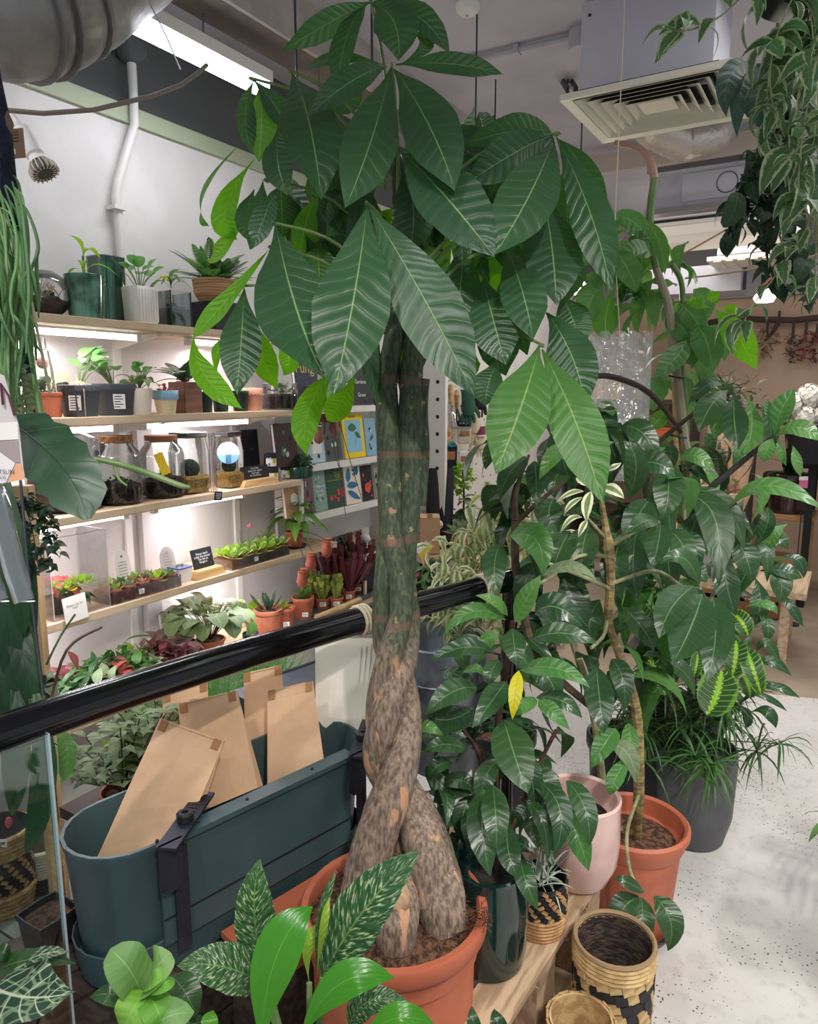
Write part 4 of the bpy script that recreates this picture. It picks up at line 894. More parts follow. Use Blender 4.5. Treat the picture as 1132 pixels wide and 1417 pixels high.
# ---- shelf 1
t, p = lt('terrarium_globe', 'round glass terrarium globe at the left end of the topmost shelf', 'terrarium', 1, 66, .15); r = .075
globe(t, p, r); clump(t, p+ZZ*r*.85, r*.7, 60, .025, M_MOSS, sz=.3, name='moss'); tuft(t, p+ZZ*r*.9, 40, .075, .004, mat('tan_dry_plant', (166, 132, 104), .9), el=(25, 85), droop=.1, spread=.03, name='dry_plant')
M_GREENGLAZE = mat('dark_green_glaze', (38, 78, 60), .14, col2=(96, 146, 124), scale=12, coat=.6)
t, p = lt('green_glazed_pot', 'dark green glazed pot with lime sprout on the topmost shelf', 'potted plant', 1, 121, .1); r = mm(27, p)
c = pot(t, p, r, mm(60, p), M_GREENGLAZE, rb=.86, rim=0)
me = proto(L_LIME, 'lance', .26, .35)
obj('stem', MB().tube([c, c+ZZ*.08], .004, 8), M_STEM, t)
for a, e, L, z in ((1.9, 25, .09, .075), (5.0, 60, .075, .08), (.3, 20, .05, .08), (3.6, -5, .07, .03), (5.6, 25, .1, .02), (.9, 15, .10, .025), (4.6, -40, .06, .01), (2.6, 10, .05, .05)):
    put(t, me, c+ZZ*z, rdir(e, e+1, a), ZZ, L)
t, p = lt('green_glass_vase', 'tall square translucent green glass vase behind the green glazed pot', 'vase', 1, 152, .17)
h = mm(88, p); obj('glass', MB().lathe(p, [(.045, .001), (.047, .01), (.05, h), (.046, h), (.043, .01), (.0001, .01)], 24, sq=.85), glass('green_glass', (.42, .66, .58), .03, .25), t); obj('rim', MB().lathe(p+ZZ*h, [(.05, 0), (.051, .003), (.046, .003)], 24, sq=.85), mat('green_glass_rim', (120, 160, 146), .15), t)
t, p = lt('white_ribbed_pot', 'white ribbed pot with round coin leaves on the topmost shelf', 'potted plant', 1, 196, .08); r = mm(18, p); h = mm(50, p)
c = pot(t, p, r, h, M_WHITE, rb=.92, rim=0, sq=.75)
for i in range(7): obj('rib', MB().box(p+V((r*.99, (i-3)*r*.26, h*.5)), .003, .004, h*.85), M_WHITE, t, smooth=False)
stalks(t, c, 11, proto(L_PILEA, 'round', .95, .1), .05, .095, spread=.75, el=(10, 50)); obj('mound', MB().ball(c-ZZ*.004, r*.7, 10, 6, sz=.5), M_CLAY, t)
t, p = lt('glass_terrarium_box', 'black framed glass terrarium box with a staghorn fern on top', 'terrarium', 1, 240, .09); w, h = .092, mm(48, p)
for dx in (-1, 1):
    for dy in (-1, 1): obj('frame', MB().box(p+V((dx*w/2, dy*w/2, h/2)), .004, .004, h), M_BLACK, t, smooth=False)
for dx, dy in ((1, 0), (-1, 0), (0, 1), (0, -1)): obj('pane', MB().box(p+V((dx*w/2, dy*w/2, h/2)), .002 if dx else w, .002 if dy else w, h*.98), G_CLEAR, t, smooth=False)
obj('earth', MB().box(p+ZZ*h*.27, w*.93, w*.93, h*.5), M_DSOIL, t); clump(t, p+ZZ*h*.55, .035, 60, .02, M_MOSS, sz=.35, name='moss')
me = proto(lm('staghorn_leaf', (96, 128, 76), (140, 164, 110), 4, .5, .1, .05, .5, .25), 'lance', .2, .5)
me2 = proto(L_YEL, 'lance', .3, .25)
for i in range(10): put(t, me, p+V((0, 0, h+.01)), rdir(-5, 55, i*.7), ZZ, rnd(.06, .11))
for i in range(4): put(t, me2, p+V((.01, -.02, h+.03)), rdir(0, 30, 4.4+i*.3), ZZ, rnd(.04, .075))
# hanging basket bowl with ferns, on a dark box
t, p = lt('dark_box', 'dark box under the wicker fern bowl at the right of the topmost shelf', 'box', 1, 300, .12); hb = mm(38, p)
o = obj('body', MB().box(p+ZZ*hb/2, .13, .13, hb), mat('navy_black_box', (30, 28, 40), .6), t, smooth=False); obj('lid', MB().box(p+ZZ*(hb+.003), .134, .134, .006), M_BLACK, t, smooth=False)
M_WICK = mat('woven_rush', (214, 172, 130), .8, col2=(184, 138, 98), scale=30, stretch=(.2, .2, 8), bump=.5, bscale=80)
def wovenlathe(t, p, prof, rows, m, name='woven_row', n=30, amp=.0016, k=None):
    "a basket: each coiled row is its own wavy ring"
    L = prof[-1][1]-prof[0][1]
    for i in range(rows):
        z = prof[0][1]+L*(i+.5)/rows; r = interp([(b, a) for a, b in prof], z); hz = L/rows*.56; mb = MB()
        pts = [V(p)+V(((r+amp*math.sin(q*(n/2)*math.pi*2/n+math.pi*(i % 2)))*math.cos(2*math.pi*q/n), (r+amp*math.sin(q*(n/2)*math.pi*2/n+math.pi*(i % 2)))*math.sin(2*math.pi*q/n), z)) for q in range(n+1)]
        mb.tube(pts, hz, 6); obj(name, mb, m(i) if callable(m) else m, t)
t = thing('fern_bowl', 'woven rush bowl of green ferns with a hanging hook on the topmost shelf', 'potted fern', p+ZZ*(hb+.006)); q = p+ZZ*(hb+.007)
wovenlathe(t, q, [(.055, 0), (.075, .03), (.082, .085)], 9, M_WICK)
obj('soil', MB().lathe(q, [(.07, .07), (.0001, .075)], 16), M_SOIL, t); obj('liner', MB().lathe(q, [(.05, .002), (.073, .045), (.077, .08)], 20), M_WICK, t)
L_FERN = lm('fern_frond', (74, 118, 48), (110, 150, 70), 4, .5, .1, .05, .5, .3)
L_FERND = lm('dark_fern_frond', (44, 88, 44), (80, 120, 70), 4, .5, .1, .05, .5, .25)
fernf(t, q+V((0, -.03, .075)), 30, .23, L_FERN, el=(15, 86), droop=.3, pw=.13, np_=22); fernf(t, q+V((0, .04, .075)), 26, .19, L_FERND, el=(20, 86), droop=.3, pw=.16, np_=20)
fernf(t, q+V((.05, .01, .078)), 2, .1, L_FERN, el=(5, 15), az=(-.3, .3), droop=1.2)
hk = q+V((0, -.015, .19)); mb = MB()
mb.tube([hk+V((0, -.012, .03)), hk+V((0, -.012, .042)), hk+V((0, -.005, .05)), hk+V((0, .003, .045)), hk+V((0, .003, .0)), hk+V((0, .003, -.03))], .0035, 8)
for a in (0, 2.1, 4.2): mb.tube([hk-ZZ*.028, q+V((.07*math.cos(a), .07*math.sin(a), .085))], .0014, 5)
obj('hook', mb, M_BLACK, t)
# ---- shelf 2
t, p = lt('terracotta_trough_pot', 'small square terracotta pot with a glass bell at the left of the eye-level shelf', 'pot', 2, 65, .1); r = mm(18, p)
c = pot(t, p, r, mm(34, p), M_TERRA, rb=.85, rim=.1, sq=.6); h = mm(80, p)
obj('bell', MB().lathe(c-ZZ*.005, [(r*.82, 0), (r*.72, h*.45), (r*.5, h*.8), (r*.35, h*.82), (r*.35, h), (.0001, h*1.01)], 20), G_CLEAR, t); clump(t, c+ZZ*.03, .025, 40, .03, L_PALE, 'round', .6, sz=1.2); obj('ball', MB().ball(c+ZZ*.1, .018, 10, 8), mat('pink_rattan', (206, 150, 132), .8, bump=.6), t)
t, p = lt('picture_card', 'beige picture card with a dark heart-shaped leaf on the eye-level shelf', 'card', 2, 90, .2)
a = p+ZZ*.004; u = nz(V((-.22, 0, 1))); rr = nz(YA); w, h = .085, .145; c = a+u*h/2
label_card(t, c, rr, u, w, h, mat('beige_card', (206, 194, 160), .7), .003, 'card'); n_ = rr.cross(u)
mb = MB(); leafgeo(mb, c+u*.035+rr*.012+n_*.0025, c+u*.01+rr*.012+n_*.003, c-u*.035+rr*.008+n_*.0025, .05, n_, 'heart', .0, 10, 6); obj('printed_leaf', mb, lm('printed_leaf', (48, 48, 44), (120, 120, 110), 7, 1.2, .7, .06, .7, 0), t)
for i in range(4):
    mb = MB(); b = c-u*.055+rr*(-.036+.024*i)+n_*.0025; leafgeo(mb, b+u*.012, b, b-u*.014, .022, n_, 'round', 0, 6, 4); obj('printed_leaf', mb, M_INK, t)
text(t, 'How to\ngrow', c-rr*.024+u*.012, rr, u, .016, mat('terracotta_print', (176, 96, 66), .8), .0022)
def nursery(px, lb, lx, off=.06):
    t, p = lt('nursery_pot', lb, 'potted plant', 2, px, off); r = mm(23, p); c = pot(t, p, r, mm(43, p), M_NURS, rb=.78, rim=.06, rimh=.22, sq=.55); f = in_front(p)
    s = nz(ZZ.cross(f)); label_card(t, p+f*(r*1.02)+s*lx+ZZ*mm(19, p), s, nz(ZZ+f*.16), mm(15, p), mm(20, p), lines=5); return t, c, r
t, c, r = nursery(112, 'dark grey nursery pot holding a brown stone mound, label at its left', -.014); obj('mound', MB().ball(c, r*.72, 14, 8, sz=.7), mat('brown_caudex', (158, 126, 100), .8, col2=(120, 92, 72), scale=40, bump=.4), t)
mb = MB(); mb.tube([c+V((r, -.02, -.09)), c+V((r, -.02, .0)), c+V((0, -.01, r*.8)), c+V((0, .03, .02))], .0012, 5); obj('wire', mb, M_WOOD, t)
stalks(t, c, 9, proto(L_PILEA, 'round', .95, .12), .058, .11, spread=.6, az=(.3, 2.6), el=(0, 50))
t, c, r = nursery(160, 'dark grey nursery pot of coin leaves with label at its right', .014, .07); stalks(t, c, 14, proto(L_PILEA, 'round', .95, .12), .052, .08, spread=.9, az=(2.4, 6.0), el=(-10, 45))
M_CREAM = mat('cream_ceramic', (228, 214, 196), .55, bump=.4, bscale=36)
t, p = lt('textured_cream_pot', 'rough cream pot with pale veined leaves on the eye-level shelf', 'potted plant', 2, 194, .05); r = mm(18, p); c = pot(t, p, r, mm(36, p), M_CREAM, rb=.8, rim=0)
stalks(t, c, 8, proto(L_PEP, 'heart', .85, .35), .055, .04, spread=1.0, el=(-25, 30)); stalks(t, c, 10, proto(L_PILEA, 'round', .95, .12), .03, .085, spread=.55, el=(10, 50), az=(-.8, 1.4))
t, p = lt('blue_banded_pot', 'cream pot with a pale blue band and red leaves, on the eye-level shelf', 'potted plant', 2, 230, .05); r = mm(17.5, p); h = mm(32, p)
M_BLUEB = mat('pale_blue_glaze', (150, 190, 216), .4); c = pot(t, p, r, h, mat('pale_yellow_ceramic', (232, 216, 176), .45), rb=.7, rim=0); obj('blue_band', MB().lathe(p, [(r*.985, h*.62), (r*1.012, h*.64), (r*1.02, h*.98), (r*.99, h)], 28), M_BLUEB, t)
for i in range(26): put(t, proto(L_RED, 'ov', .6, .2), c+rdir(10, 80)*rnd(.005, .028), rdir(-10, 60), ZZ, rnd(.018, .03))
t, p = lt('wooden_box_planter', 'square brown wooden box with a dark fern on the eye-level shelf', 'potted fern', 2, 258, .08); w = mm(30, p); h = mm(42, p)
M_BOXW = mat('reddish_brown_wood', (140, 100, 78), .7, col2=(120, 84, 66), scale=6, stretch=(1, 1, 8), bump=.1)
for dx, dy in ((1, 0), (-1, 0), (0, 1), (0, -1)): obj('side', MB().box(p+V((dx*w/2, dy*w/2, h/2)), .006 if dx else w, .006 if dy else w, h), M_BOXW, t, smooth=False)
obj('soil', MB().box(p+ZZ*(h-.01), w*.94, w*.94, .012), M_SOIL, t); fernf(t, p+ZZ*h, 16, .19, L_FERND, el=(15, 75), droop=.4, pw=.18); clump(t, p+ZZ*(h+.005)-YA*.02, .02, 30, .02, L_RED, sz=.5)
M_GPOT = mat('dark_green_plastic', (26, 48, 42), .4)
for px, lb, m2, off in ((284, 'small dark green plastic pot beside the wooden box planter', L_FERND, .06), (306, 'small dark green plastic pot, middle one of three on the eye-level shelf', L_PALE, .08), (333, 'small dark green plastic pot left of the clay pot, with grey succulents', L_PALE, .06)):
    t, p = lt('green_plastic_pot', lb, 'potted plant', 2, px, off, 'dark green pots on the eye-level shelf'); c = pot(t, p, mm(12, p), mm(28, p), M_GPOT, rb=.8, rim=.08)
    rosette(t, c, 12, proto(m2, 'lance', .4, .1, nv=5, nu=2), .035, (10, 70))
t, p = lt('scalloped_clay_pot', 'pink clay pot with a scalloped rim and small succulents', 'potted plant', 2, 351, .06); r = mm(14, p); c = pot(t, p, r, mm(31, p), mat('pink_clay', (214, 150, 126), .8), rb=.8, rim=.08, rimh=.3)
for i in range(16): obj('scallop', MB().ball(p+V((r*1.01*math.cos(i*.3927), r*1.01*math.sin(i*.3927), mm(22, p))), .003, 6, 4), mat('pink_clay', (0, 0, 0)), t)
for i in range(3): rosette(t, c+V((rnd(-.01, .01), (i-1)*.013, .005)), 9, proto(L_PALE, 'ov', .5, -.1, nv=5, nu=2), .024, (15, 75))
t, p = lt('glass_bowl_terrarium', 'low glass bowl of earth and pale succulents near the book rack', 'terrarium', 2, 388, .07); r = mm(25, p); jar(t, p, r, mm(36, p), .95, fill=.5); clump(t, p+ZZ*mm(28, p), .045, 90, .025, L_PALE, 'ov', .5, sz=.55)
# ---- shelf 3
t, p = lt('big_terrarium_jar', 'largest round glass jar with earth, behind the notched dark leaf', 'terrarium', 3, 92, .14); jar(t, p, .115, mm(118, p), .42, fill=.38); clump(t, p+ZZ*.095, .09, 160, .03, M_MOSS, sz=.3, name='moss'); clump(t, p+ZZ*.15, .07, 40, .03, L_PALE, 'lance', .3, sz=.8)
def terr(px, off, rpx, hpx, lb, lid, extra=0):
    t, p = lt('terrarium_jar', lb, 'terrarium', 3, px, off); r = mm(rpx, p); h = mm(hpx, p); jar(t, p, r, h, .72, lid, fill=.3, lidh=.024); clump(t, p+ZZ*h*.34, r*.7, 70, .022, M_MOSS, sz=.35, name='moss')
    for i in range(5): obj('pebble', MB().ball(p+V((rnd(-.6, .7)*r, rnd(-.7, .7)*r, h*.34)), rnd(.006, .011), 8, 5, sz=.7), M_STONE, t)
    rosette(t, p+V((.01, .01, h*.34)), 8, proto(L_RED if extra else L_MID, 'ov', .5, .1, nv=5, nu=2), .035, (10, 70)); return t, p, r, h
terr(166, .1, 31, 86, 'round glass terrarium jar with a thick cork lid and pebbles', M_CORK); t, p, r, h = terr(227, .1, 30, 78, 'glass terrarium jar with brown lid and yellow tag', mat('brown_lid', (150, 96, 70), .6), 1)
f = in_front(p); s = nz(ZZ.cross(f)); label_card(t, p+f*(r+.003)+s*.0+ZZ*h*.62, nz(s+ZZ*.35), nz(ZZ-s*.35), mm(12, p), mm(30, p), mat('yellow_tag', (236, 200, 40), .6), name='tag')
mb = MB(); mb.tube([p+f*r*.7-s*.02+ZZ*h*.86, p+f*(r+.004)+ZZ*h*.76, p+f*r*.7+s*.03+ZZ*h*.84], .0015, 5); obj('string', mb, M_TWINE, t)
M_YGRAV = mat('yellow_gravel', (214, 176, 96), .9, col2=(180, 140, 70), scale=120, bump=1, bscale=160)
for px, off, rp, hp, lb, blue in ((264, .1, 23, 78, 'square glass jar with yellow gravel and a dark moss ball', 0), (318, .08, 17, 72, 'glass jar with a round pale blue label and yellow gravel', 1)):
    t, p = lt('gravel_jar', lb, 'jar', 3, px, off, 'gravel jars on the third shelf'); r = mm(rp, p); h = mm(hp, p); jar(t, p, r, h, .86, mat('dark_lid', (60, 56, 54), .4), fill=.26, fm=M_YGRAV, sq=.7); obj('moss_ball', MB().ball(p+ZZ*h*.42, r*.6, 12, 8), mat('dark_moss', (36, 50, 32), 1, bump=1, bscale=120), t)
    if blue:
        f = in_front(p); s = nz(ZZ.cross(f)); mb = MB().lathe(p+f*(r+.004)+ZZ*h*.68, [(.0001, .002), (r*.85, .002), (r*.87, 0)], 20, ax=(s, ZZ, f)); o = obj('round_label', mb, mat('white_label', (236, 236, 240), .6), t, label='round white and pale blue label')
        mb = MB(); mb.prism([p+f*(r+.0062)+ZZ*h*.68+s*r*.85*math.cos(a)+ZZ*r*.85*math.sin(a) for a in [math.pi*1.05+i*.1*math.pi*.9 for i in range(11)]], f*.0006); obj('band', mb, mat('sky_blue', (120, 170, 220), .6), o, smooth=False)
t, p = lt('clear_tube_stand', 'two clear upright acrylic rods with a small black tag below', 'display stand', 3, 294, .02)
for d in (0, .018): obj('rod', MB().tube([p+V((0, d, 0)), p+V((0, d, mm(82, p)))], .006, 10), glass('rod_plastic', (.9, .84, .86), .1, .6), t)
q = p+V((.022, .008, -.012)); u = nz(V((.0, .1, 1))); label_card(t, q, nz(V((0, 1, -.12))), nz(V((0, .12, 1))), .038, .036, M_SLATE, .002, 'black_tag'); text(t, 'Test tube\nterrarium\njust add\na plant', q, V((0, 1, -.12)), V((0, .12, 1)), .0072, M_CHALK, .0014)
t, p = lt('black_pouch', 'matt black paper pouch standing behind the chalk sign', 'bag', 3, 346, .17); w, h = mm(32, p), mm(70, p); q = [p-YA*w/2, p+YA*w/2, p+YA*w*.48+ZZ*h, p-YA*w*.48+ZZ*h]; mb = MB()
mb.prism([p+V((.02, -w/2, 0)), p+V((-.02, -w/2, 0)), p+V((-.003, -w*.49, h)), p+V((.003, -w*.49, h))], YA*w); obj('body', mb, M_SLATE, t, smooth=False); obj('seal', MB().box(p+ZZ*(h-.008), .007, w*.98, .012), M_BLACK, t, smooth=False); text(t, 'SOIL', p+V((.013, 0, h*.62)), YA, V((-.22, 0, 1)), .014, mat('grey_print', (90, 90, 94), .8), .004)
t, p = lt('small_black_pouch', 'small crumpled black pouch right of the tall black pouch', 'bag', 3, 372, .16); obj('body', MB().prism([p+V((.018, -.022, 0)), p+V((-.018, -.022, 0)), p+V((-.003, -.02, .11)), p+V((.003, -.02, .11))], YA*.044), M_SLATE, t, smooth=False); obj('seal', MB().box(p+ZZ*.107, .008, .042, .008), M_BLACK, t, smooth=False)
def chalksign(k, px, off, w, h, txt, lb, tilt=.28, ts=.011, blk=(1.1, .045, .026)):
    t, p = lt('chalk_sign', lb, 'sign', k, px, off, 'chalk signs on wooden blocks'); o = obj('block', MB().box(p+ZZ*blk[2]/2, blk[1], w*blk[0], blk[2], taper=1.25), M_WOOD, t, smooth=False); bev(o, .002)
    u = nz(V((-tilt, 0, 1))); c = p+V((-.004, 0, blk[2]-.008))+u*h/2; label_card(t, c, YA, u, w, h, M_SLATE, .003, 'board'); text(t, txt, c+u*.006, YA, u, ts, M_CHALK, .0022); return t
chalksign(3, 356, .04, mm(50, p), .062, 'Terrarium\nadopt one regular\ndon\'t you\nbe workshop!', 'black chalk sign on a wooden block beside the small white labelled jars', .2, .0115)
def spicejar(p, lb, grp='small black-lidded jars with white labels'):
    t = thing('labelled_jar', lb, 'jar', p, grp); r = .024; obj('jar', MB().lathe(p, [(r*.9, 0), (r, .004), (r, .042), (r*.9, .047)], 20), glass('smoky_glass', (.5, .5, .5), .02, .3), t); obj('lid', MB().lathe(p+ZZ*.043, [(r*.96, 0), (r, .003), (r, .017), (r*.9, .019), (.0001, .019)], 20), M_BLACK, t)
    obj('filling', MB().lathe(p, [(r*.85, .003), (r*.92, .01), (r*.92, .04), (.0001, .041)], 14), M_DSOIL, t)
    f = in_front(p); a0 = math.atan2(f.y, f.x); mb = MB(); vs = []
    for i in range(9):
        a = a0+(i-4)*.28; vs += [p+V((math.cos(a)*r*1.02, math.sin(a)*r*1.02, z)) for z in (.006, .039)]
    mb.add(vs, [(2*i, 2*i+2, 2*i+3, 2*i+1) for i in range(8)]); o = obj('label', mb, M_PAPER, t, label='white wrap label with lime patch')
    mb = MB(); vs = []
    for i in range(4):
        a = a0+.25+i*.2; vs += [p+V((math.cos(a)*r*1.035, math.sin(a)*r*1.035, z)) for z in (.019, .039)]
    mb.add(vs, [(2*i, 2*i+2, 2*i+3, 2*i+1) for i in range(3)]); obj('lime_patch', mb, mat('lime_print', (176, 190, 40), .6), o)
    d = nz(f+nz(ZZ.cross(f))*-.35); mb = MB().box(p+d*r*1.04+ZZ*.014, .008, .002, .012, (nz(ZZ.cross(d)), d, ZZ)); obj('print', mb, mat('grey_plant_print', (110, 120, 110), .8), o, smooth=False)
p1 = onshelf(3, 378, .055); p2 = onshelf(3, 396, .075); spicejar(p1, 'labelled jar at the bottom of the stack beside the chalk sign'); spicejar(p1+V((-.004, -.004, .0625)), 'labelled jar on top of the other, beside the chalk sign'); spicejar(p2, 'labelled jar right of the stack, next to the oval green dish')
t, p = lt('oval_green_dish', 'glossy dark green oval dish of small ferns at the end of the third shelf', 'potted plant', 3, 416, .04)
obj('dish', MB().lathe(p, [(.052, 0), (.062, .006), (.066, .05), (.063, .054), (.058, .05), (.0001, .046)], 28, ax=(XA*.75, YA, ZZ)), mat('bottle_green_glaze', (16, 62, 44), .15, coat=.5), t); clump(t, p+ZZ*.07, .062, 230, .03, L_FERND, 'lance', .35, sz=.5, el=(-10, 70)); fernf(t, p+ZZ*.05, 9, .085, L_FERND, el=(10, 60), droop=.5, pw=.25, np_=10)
# ---- shelf 4
p = onshelf(4, 98, .1); t = thing('acrylic_case', 'clear acrylic case over a red caladium at the left of the fourth shelf', 'display case', p); w, dd, h = .2, .17, .26; p = p+V((-.0, -.012, 0))
G_ACR = glass('acrylic', (.995, .995, 1), .02, .03)
for dx, dy in ((1, 0), (0, 1), (0, -1)): obj('pane', MB().box(p+V((dx*dd/2, dy*w/2, h/2+.003)), .003 if dx else dd, .003 if dy else w, h), G_ACR, t, smooth=False)
mb = MB()
for a, b in (((1, -1, 0), (1, -1, 1)), ((1, 1, 0), (1, 1, 1)), ((1, -1, 1), (1, 1, 1)), ((-1, 1, 1), (1, 1, 1)), ((1, -1, 0), (1, 1, 0))):
    mb.tube([p+V((a[0]*dd/2, a[1]*w/2, a[2]*h+.003)), p+V((b[0]*dd/2, b[1]*w/2, b[2]*h+.003))], .0016, 5)
obj('edges', mb, mat('acrylic_edge', (214, 210, 216), .2), t)
p = onshelf(4, 80, .1); t = thing('red_caladium', 'pink red caladium plant inside the clear acrylic case', 'potted plant', p); c = pot(t, p, .042, .055, M_BLACK, rb=.8, rim=.08); stalks(t, c, 9, proto(L_RED, 'heart', .7, .3), .075, .06, spread=.6, el=(-30, 20), ms=mat('ochre_stem', (190, 140, 80), .5)); stalks(t, c, 5, proto(L_MID, 'heart', .7, .3), .055, .03, spread=1.4, el=(-10, 30), az=(.3, 2))
p = onshelf(4, 100, .06); t = thing('lime_succulents', 'pale lime rosettes at the front of the acrylic case', 'potted plant', p); c = pot(t, p, .035, .05, M_BLACK, rb=.85, rim=.08)
for i in range(5): rosette(t, c+V((rnd(-.03, .03), (i-2)*.026, .035+rnd(0, .02))), 12, proto(L_LIME if i % 2 else L_SUCC, 'obov', .4, -.15, nv=5, nu=2), .05, (5, 70))
obj('stems', MB().tube([c, c+ZZ*.035], .01, 6), M_STEM, t)
for i in range(6): put(t, proto(L_DARK, 'ov', .55, .2), c+V((.02, .02, .01)), rdir(-20, 40, rnd(-.5, 1.4)), ZZ, .05)
p = onshelf(4, 103, -.003); u = nz(V((-.05, -.06, 1))); rr = nz(V((0, 1, .06))); t = thing('white_notice', 'small white notice card fixed to the front of the acrylic case', 'sign', p); c = p+ZZ*.035+V((.009, 0, 0)); label_card(t, c, rr, u, mm(35, p), mm(36, p), M_PAPER, .002, 'card'); text(t, 'Please ask for\nhelp!', c+u*.008, rr, u, .0105, mat('grey_ink', (60, 60, 62), .8), .0016)
M_TRAY = glass('tray_plastic', (.95, .92, .95), .15, .25); M_MINI = mat('brown_mini_pot', (150, 90, 80), .6)
def tray(k, px0, px1, lb, kind, off=.06):
    a, b = onshelf(k, px0, off), onshelf(k, px1, off); L = (b-a).length; c = (a+b)/2; t = thing('succulent_tray' if kind == 's' else 'flytrap_tray', lb, 'plant tray', c, 'clear trays of small plants'); hh, ww = .042, .1
    for dx, dy in ((1, 0), (-1, 0), (0, 1), (0, -1)): obj('tray_side', MB().box(c+V((dx*ww/2, dy*L/2, hh/2)), .002 if dx else ww, .002 if dy else L, hh), M_TRAY, t, smooth=False)
    obj('tray_rim', MB().tube([c+V((ww/2, -L/2, hh)), c+V((ww/2, L/2, hh)), c+V((-ww/2, L/2, hh)), c+V((-ww/2, -L/2, hh)), c+V((ww/2, -L/2, hh))], .0025, 6), M_TRAY, t)
    n = max(3, round(L/.058))
    for r_ in (0, 1):
        for i in range(n):
            q = c+V((.024-.048*r_, -L/2+L*(i+.5)/n, .002)); o = pot(t, q, .0235, .05+.004*r_, M_MINI, rb=.8, rim=.08, n=14)
            j = (i*2+r_) % 5
            if kind == 's':
                m_, sh, l_, n_ = [(L_SUCC, 'obov', .042, 16), (L_LIME, 'obov', .056, 14), (L_PALE, 'ov', .04, 18), (L_MID, 'obov', .04, 16), (lm('pink_succulent', (190, 140, 124), (210, 170, 150), 3, .2, 0, .02, .5, .2), 'ov', .028, 16)][j]
                rosette(t, o, n_, proto(m_, sh, .45, -.12, nv=5, nu=2), l_, (0, 80))
            else:
                rosette(t, o, 11, proto(L_LIME if j % 2 else L_SUCC, 'obov', .5, -.1, nv=5, nu=2), .066, (5, 75))
                if j < 2: rosette(t, o+ZZ*.012, 5, proto(L_RED, 'round', .7, .0, nv=4, nu=2), .016, (20, 60))
    a = c+V((ww/2+.002, -L*.1, hh*.55)); label_card(t, a, YA, ZZ, .022, .018, lines=3); return t, c
tray(4, 143, 238, 'clear plastic tray of mixed succulents left of the white box', 's'); t, c = tray(4, 309, 388, 'clear plastic tray of lime flytraps right of the chalk sign', 'f')
mb = MB(); mb.tube([c+V((-.02, -.05, .05)), c+V((-.02, -.05, .14))], .001, 4); mb.tube([c+V((-.02, .0, .05)), c+V((-.02, .002, .15))], .001, 4); obj('flower_stalks', mb, M_STEM, t)
for i in range(5): obj('flower', MB().ball(c+V((-.02+rnd(-.01, .01), rnd(-.01, .012), .15+rnd(-.008, .008))), .004, 6, 4), mat('pink_flower', (236, 90, 160), .6), t)
for px, z, m_, lb in ((174, .086, M_PAPER, 'white rounded plant information tag behind the succulent tray'), (235, .062, mat('grey_tag', (170, 166, 160), .7), 'grey rounded plant information tag beside the wall post')):
    t, p = lt('information_tag', lb, 'tag', 4, px, .16, 'rounded tags on the fourth shelf'); w = mm(25, p); p = p+ZZ*0; u = nz(V((-.12, .0, 1))); H = z+.055; pts = []
    for i in range(13):
        a = math.pi*i/12; pts.append(p+YA*(w/2*math.cos(a))+u*(H-w*.6+w*.6*math.sin(a)))
    pts += [p-YA*w*.5, p+YA*w*.6]; obj('plate', MB().prism(pts, V((-.002, 0, 0))), m_, t, smooth=False)
    mb = MB()
    for i in range(6): mb.box(p+u*(H*.3+i*.011)+XA*.0015, .0006, w*rnd(.4, .62), .0022)
    obj('print', mb, mat('grey_print2', (150, 148, 150), .8), t, smooth=False); obj('emblem', MB().lathe(p+u*(H-.022)+XA*.001, [(.0001, .001), (.005, .001), (.005, 0)], 10, ax=(YA, ZZ, XA)), mat('grey_print2', (0, 0, 0)), t)
t, p = lt('white_box_pot', 'white square pot with a blue rim left of the please-don\'t chalk sign', 'potted plant', 4, 250, .07); c = pot(t, p, .034, .055, M_WHITE, rb=.9, rim=0, sq=.8); obj('blue_rim', MB().lathe(p, [(.034, .052), (.0352, .054), (.034, .057)], 28, sq=.8), mat('navy_rim', (70, 80, 150), .4), t)
for i in range(4): rosette(t, c+V((rnd(-.02, .02), rnd(-.02, .02), 0)), 10, proto((L_MID, L_SUCC)[i % 2], 'ov', .4, 0, nv=5, nu=2), .03, (10, 80))
chalksign(4, 285, .045, mm(38, p), .085, 'Please don\'t\npoke the plants!\nThe fits at\nforget \u2661'.replace('\u2661', 'v'), 'black chalk sign asking not to touch the plants, on the fourth shelf', .25, .0125, (1.25, .05, .032))
t, p = lt('spiky_grey_plant', 'small spiky grey green plant behind the flytrap tray', 'potted plant', 4, 366, .17); c = pot(t, p, .026, .05, M_MINI, rb=.8); tuft(t, c, 60, .06, .004, L_PALE, el=(10, 85), droop=.1)
t, p = lt('broad_leaved_pot_plant', 'bushy bright green plant in an orange pot at the end of the fourth shelf', 'potted plant', 4, 408, .09); obj('saucer', MB().lathe(p, [(.05, 0), (.056, .012), (.052, .012), (.0001, .005)], 24), M_BLACK, t); c = pot(t, p+ZZ*.006, .042, .07, M_TERRA, rb=.78, rim=.06)
L_BASIL = lm('bright_broad_leaf', (84, 132, 48), (150, 186, 100), 8, .9, .25, .06, .32, .3, None, .3)
for i in range(40): put(t, proto(L_BASIL, 'lance', .36, .45), c+V((rnd(-.015, .015), rnd(-.015, .015), rnd(0, .09))), rdir(-5, 75), ZZ, rnd(.1, .165))
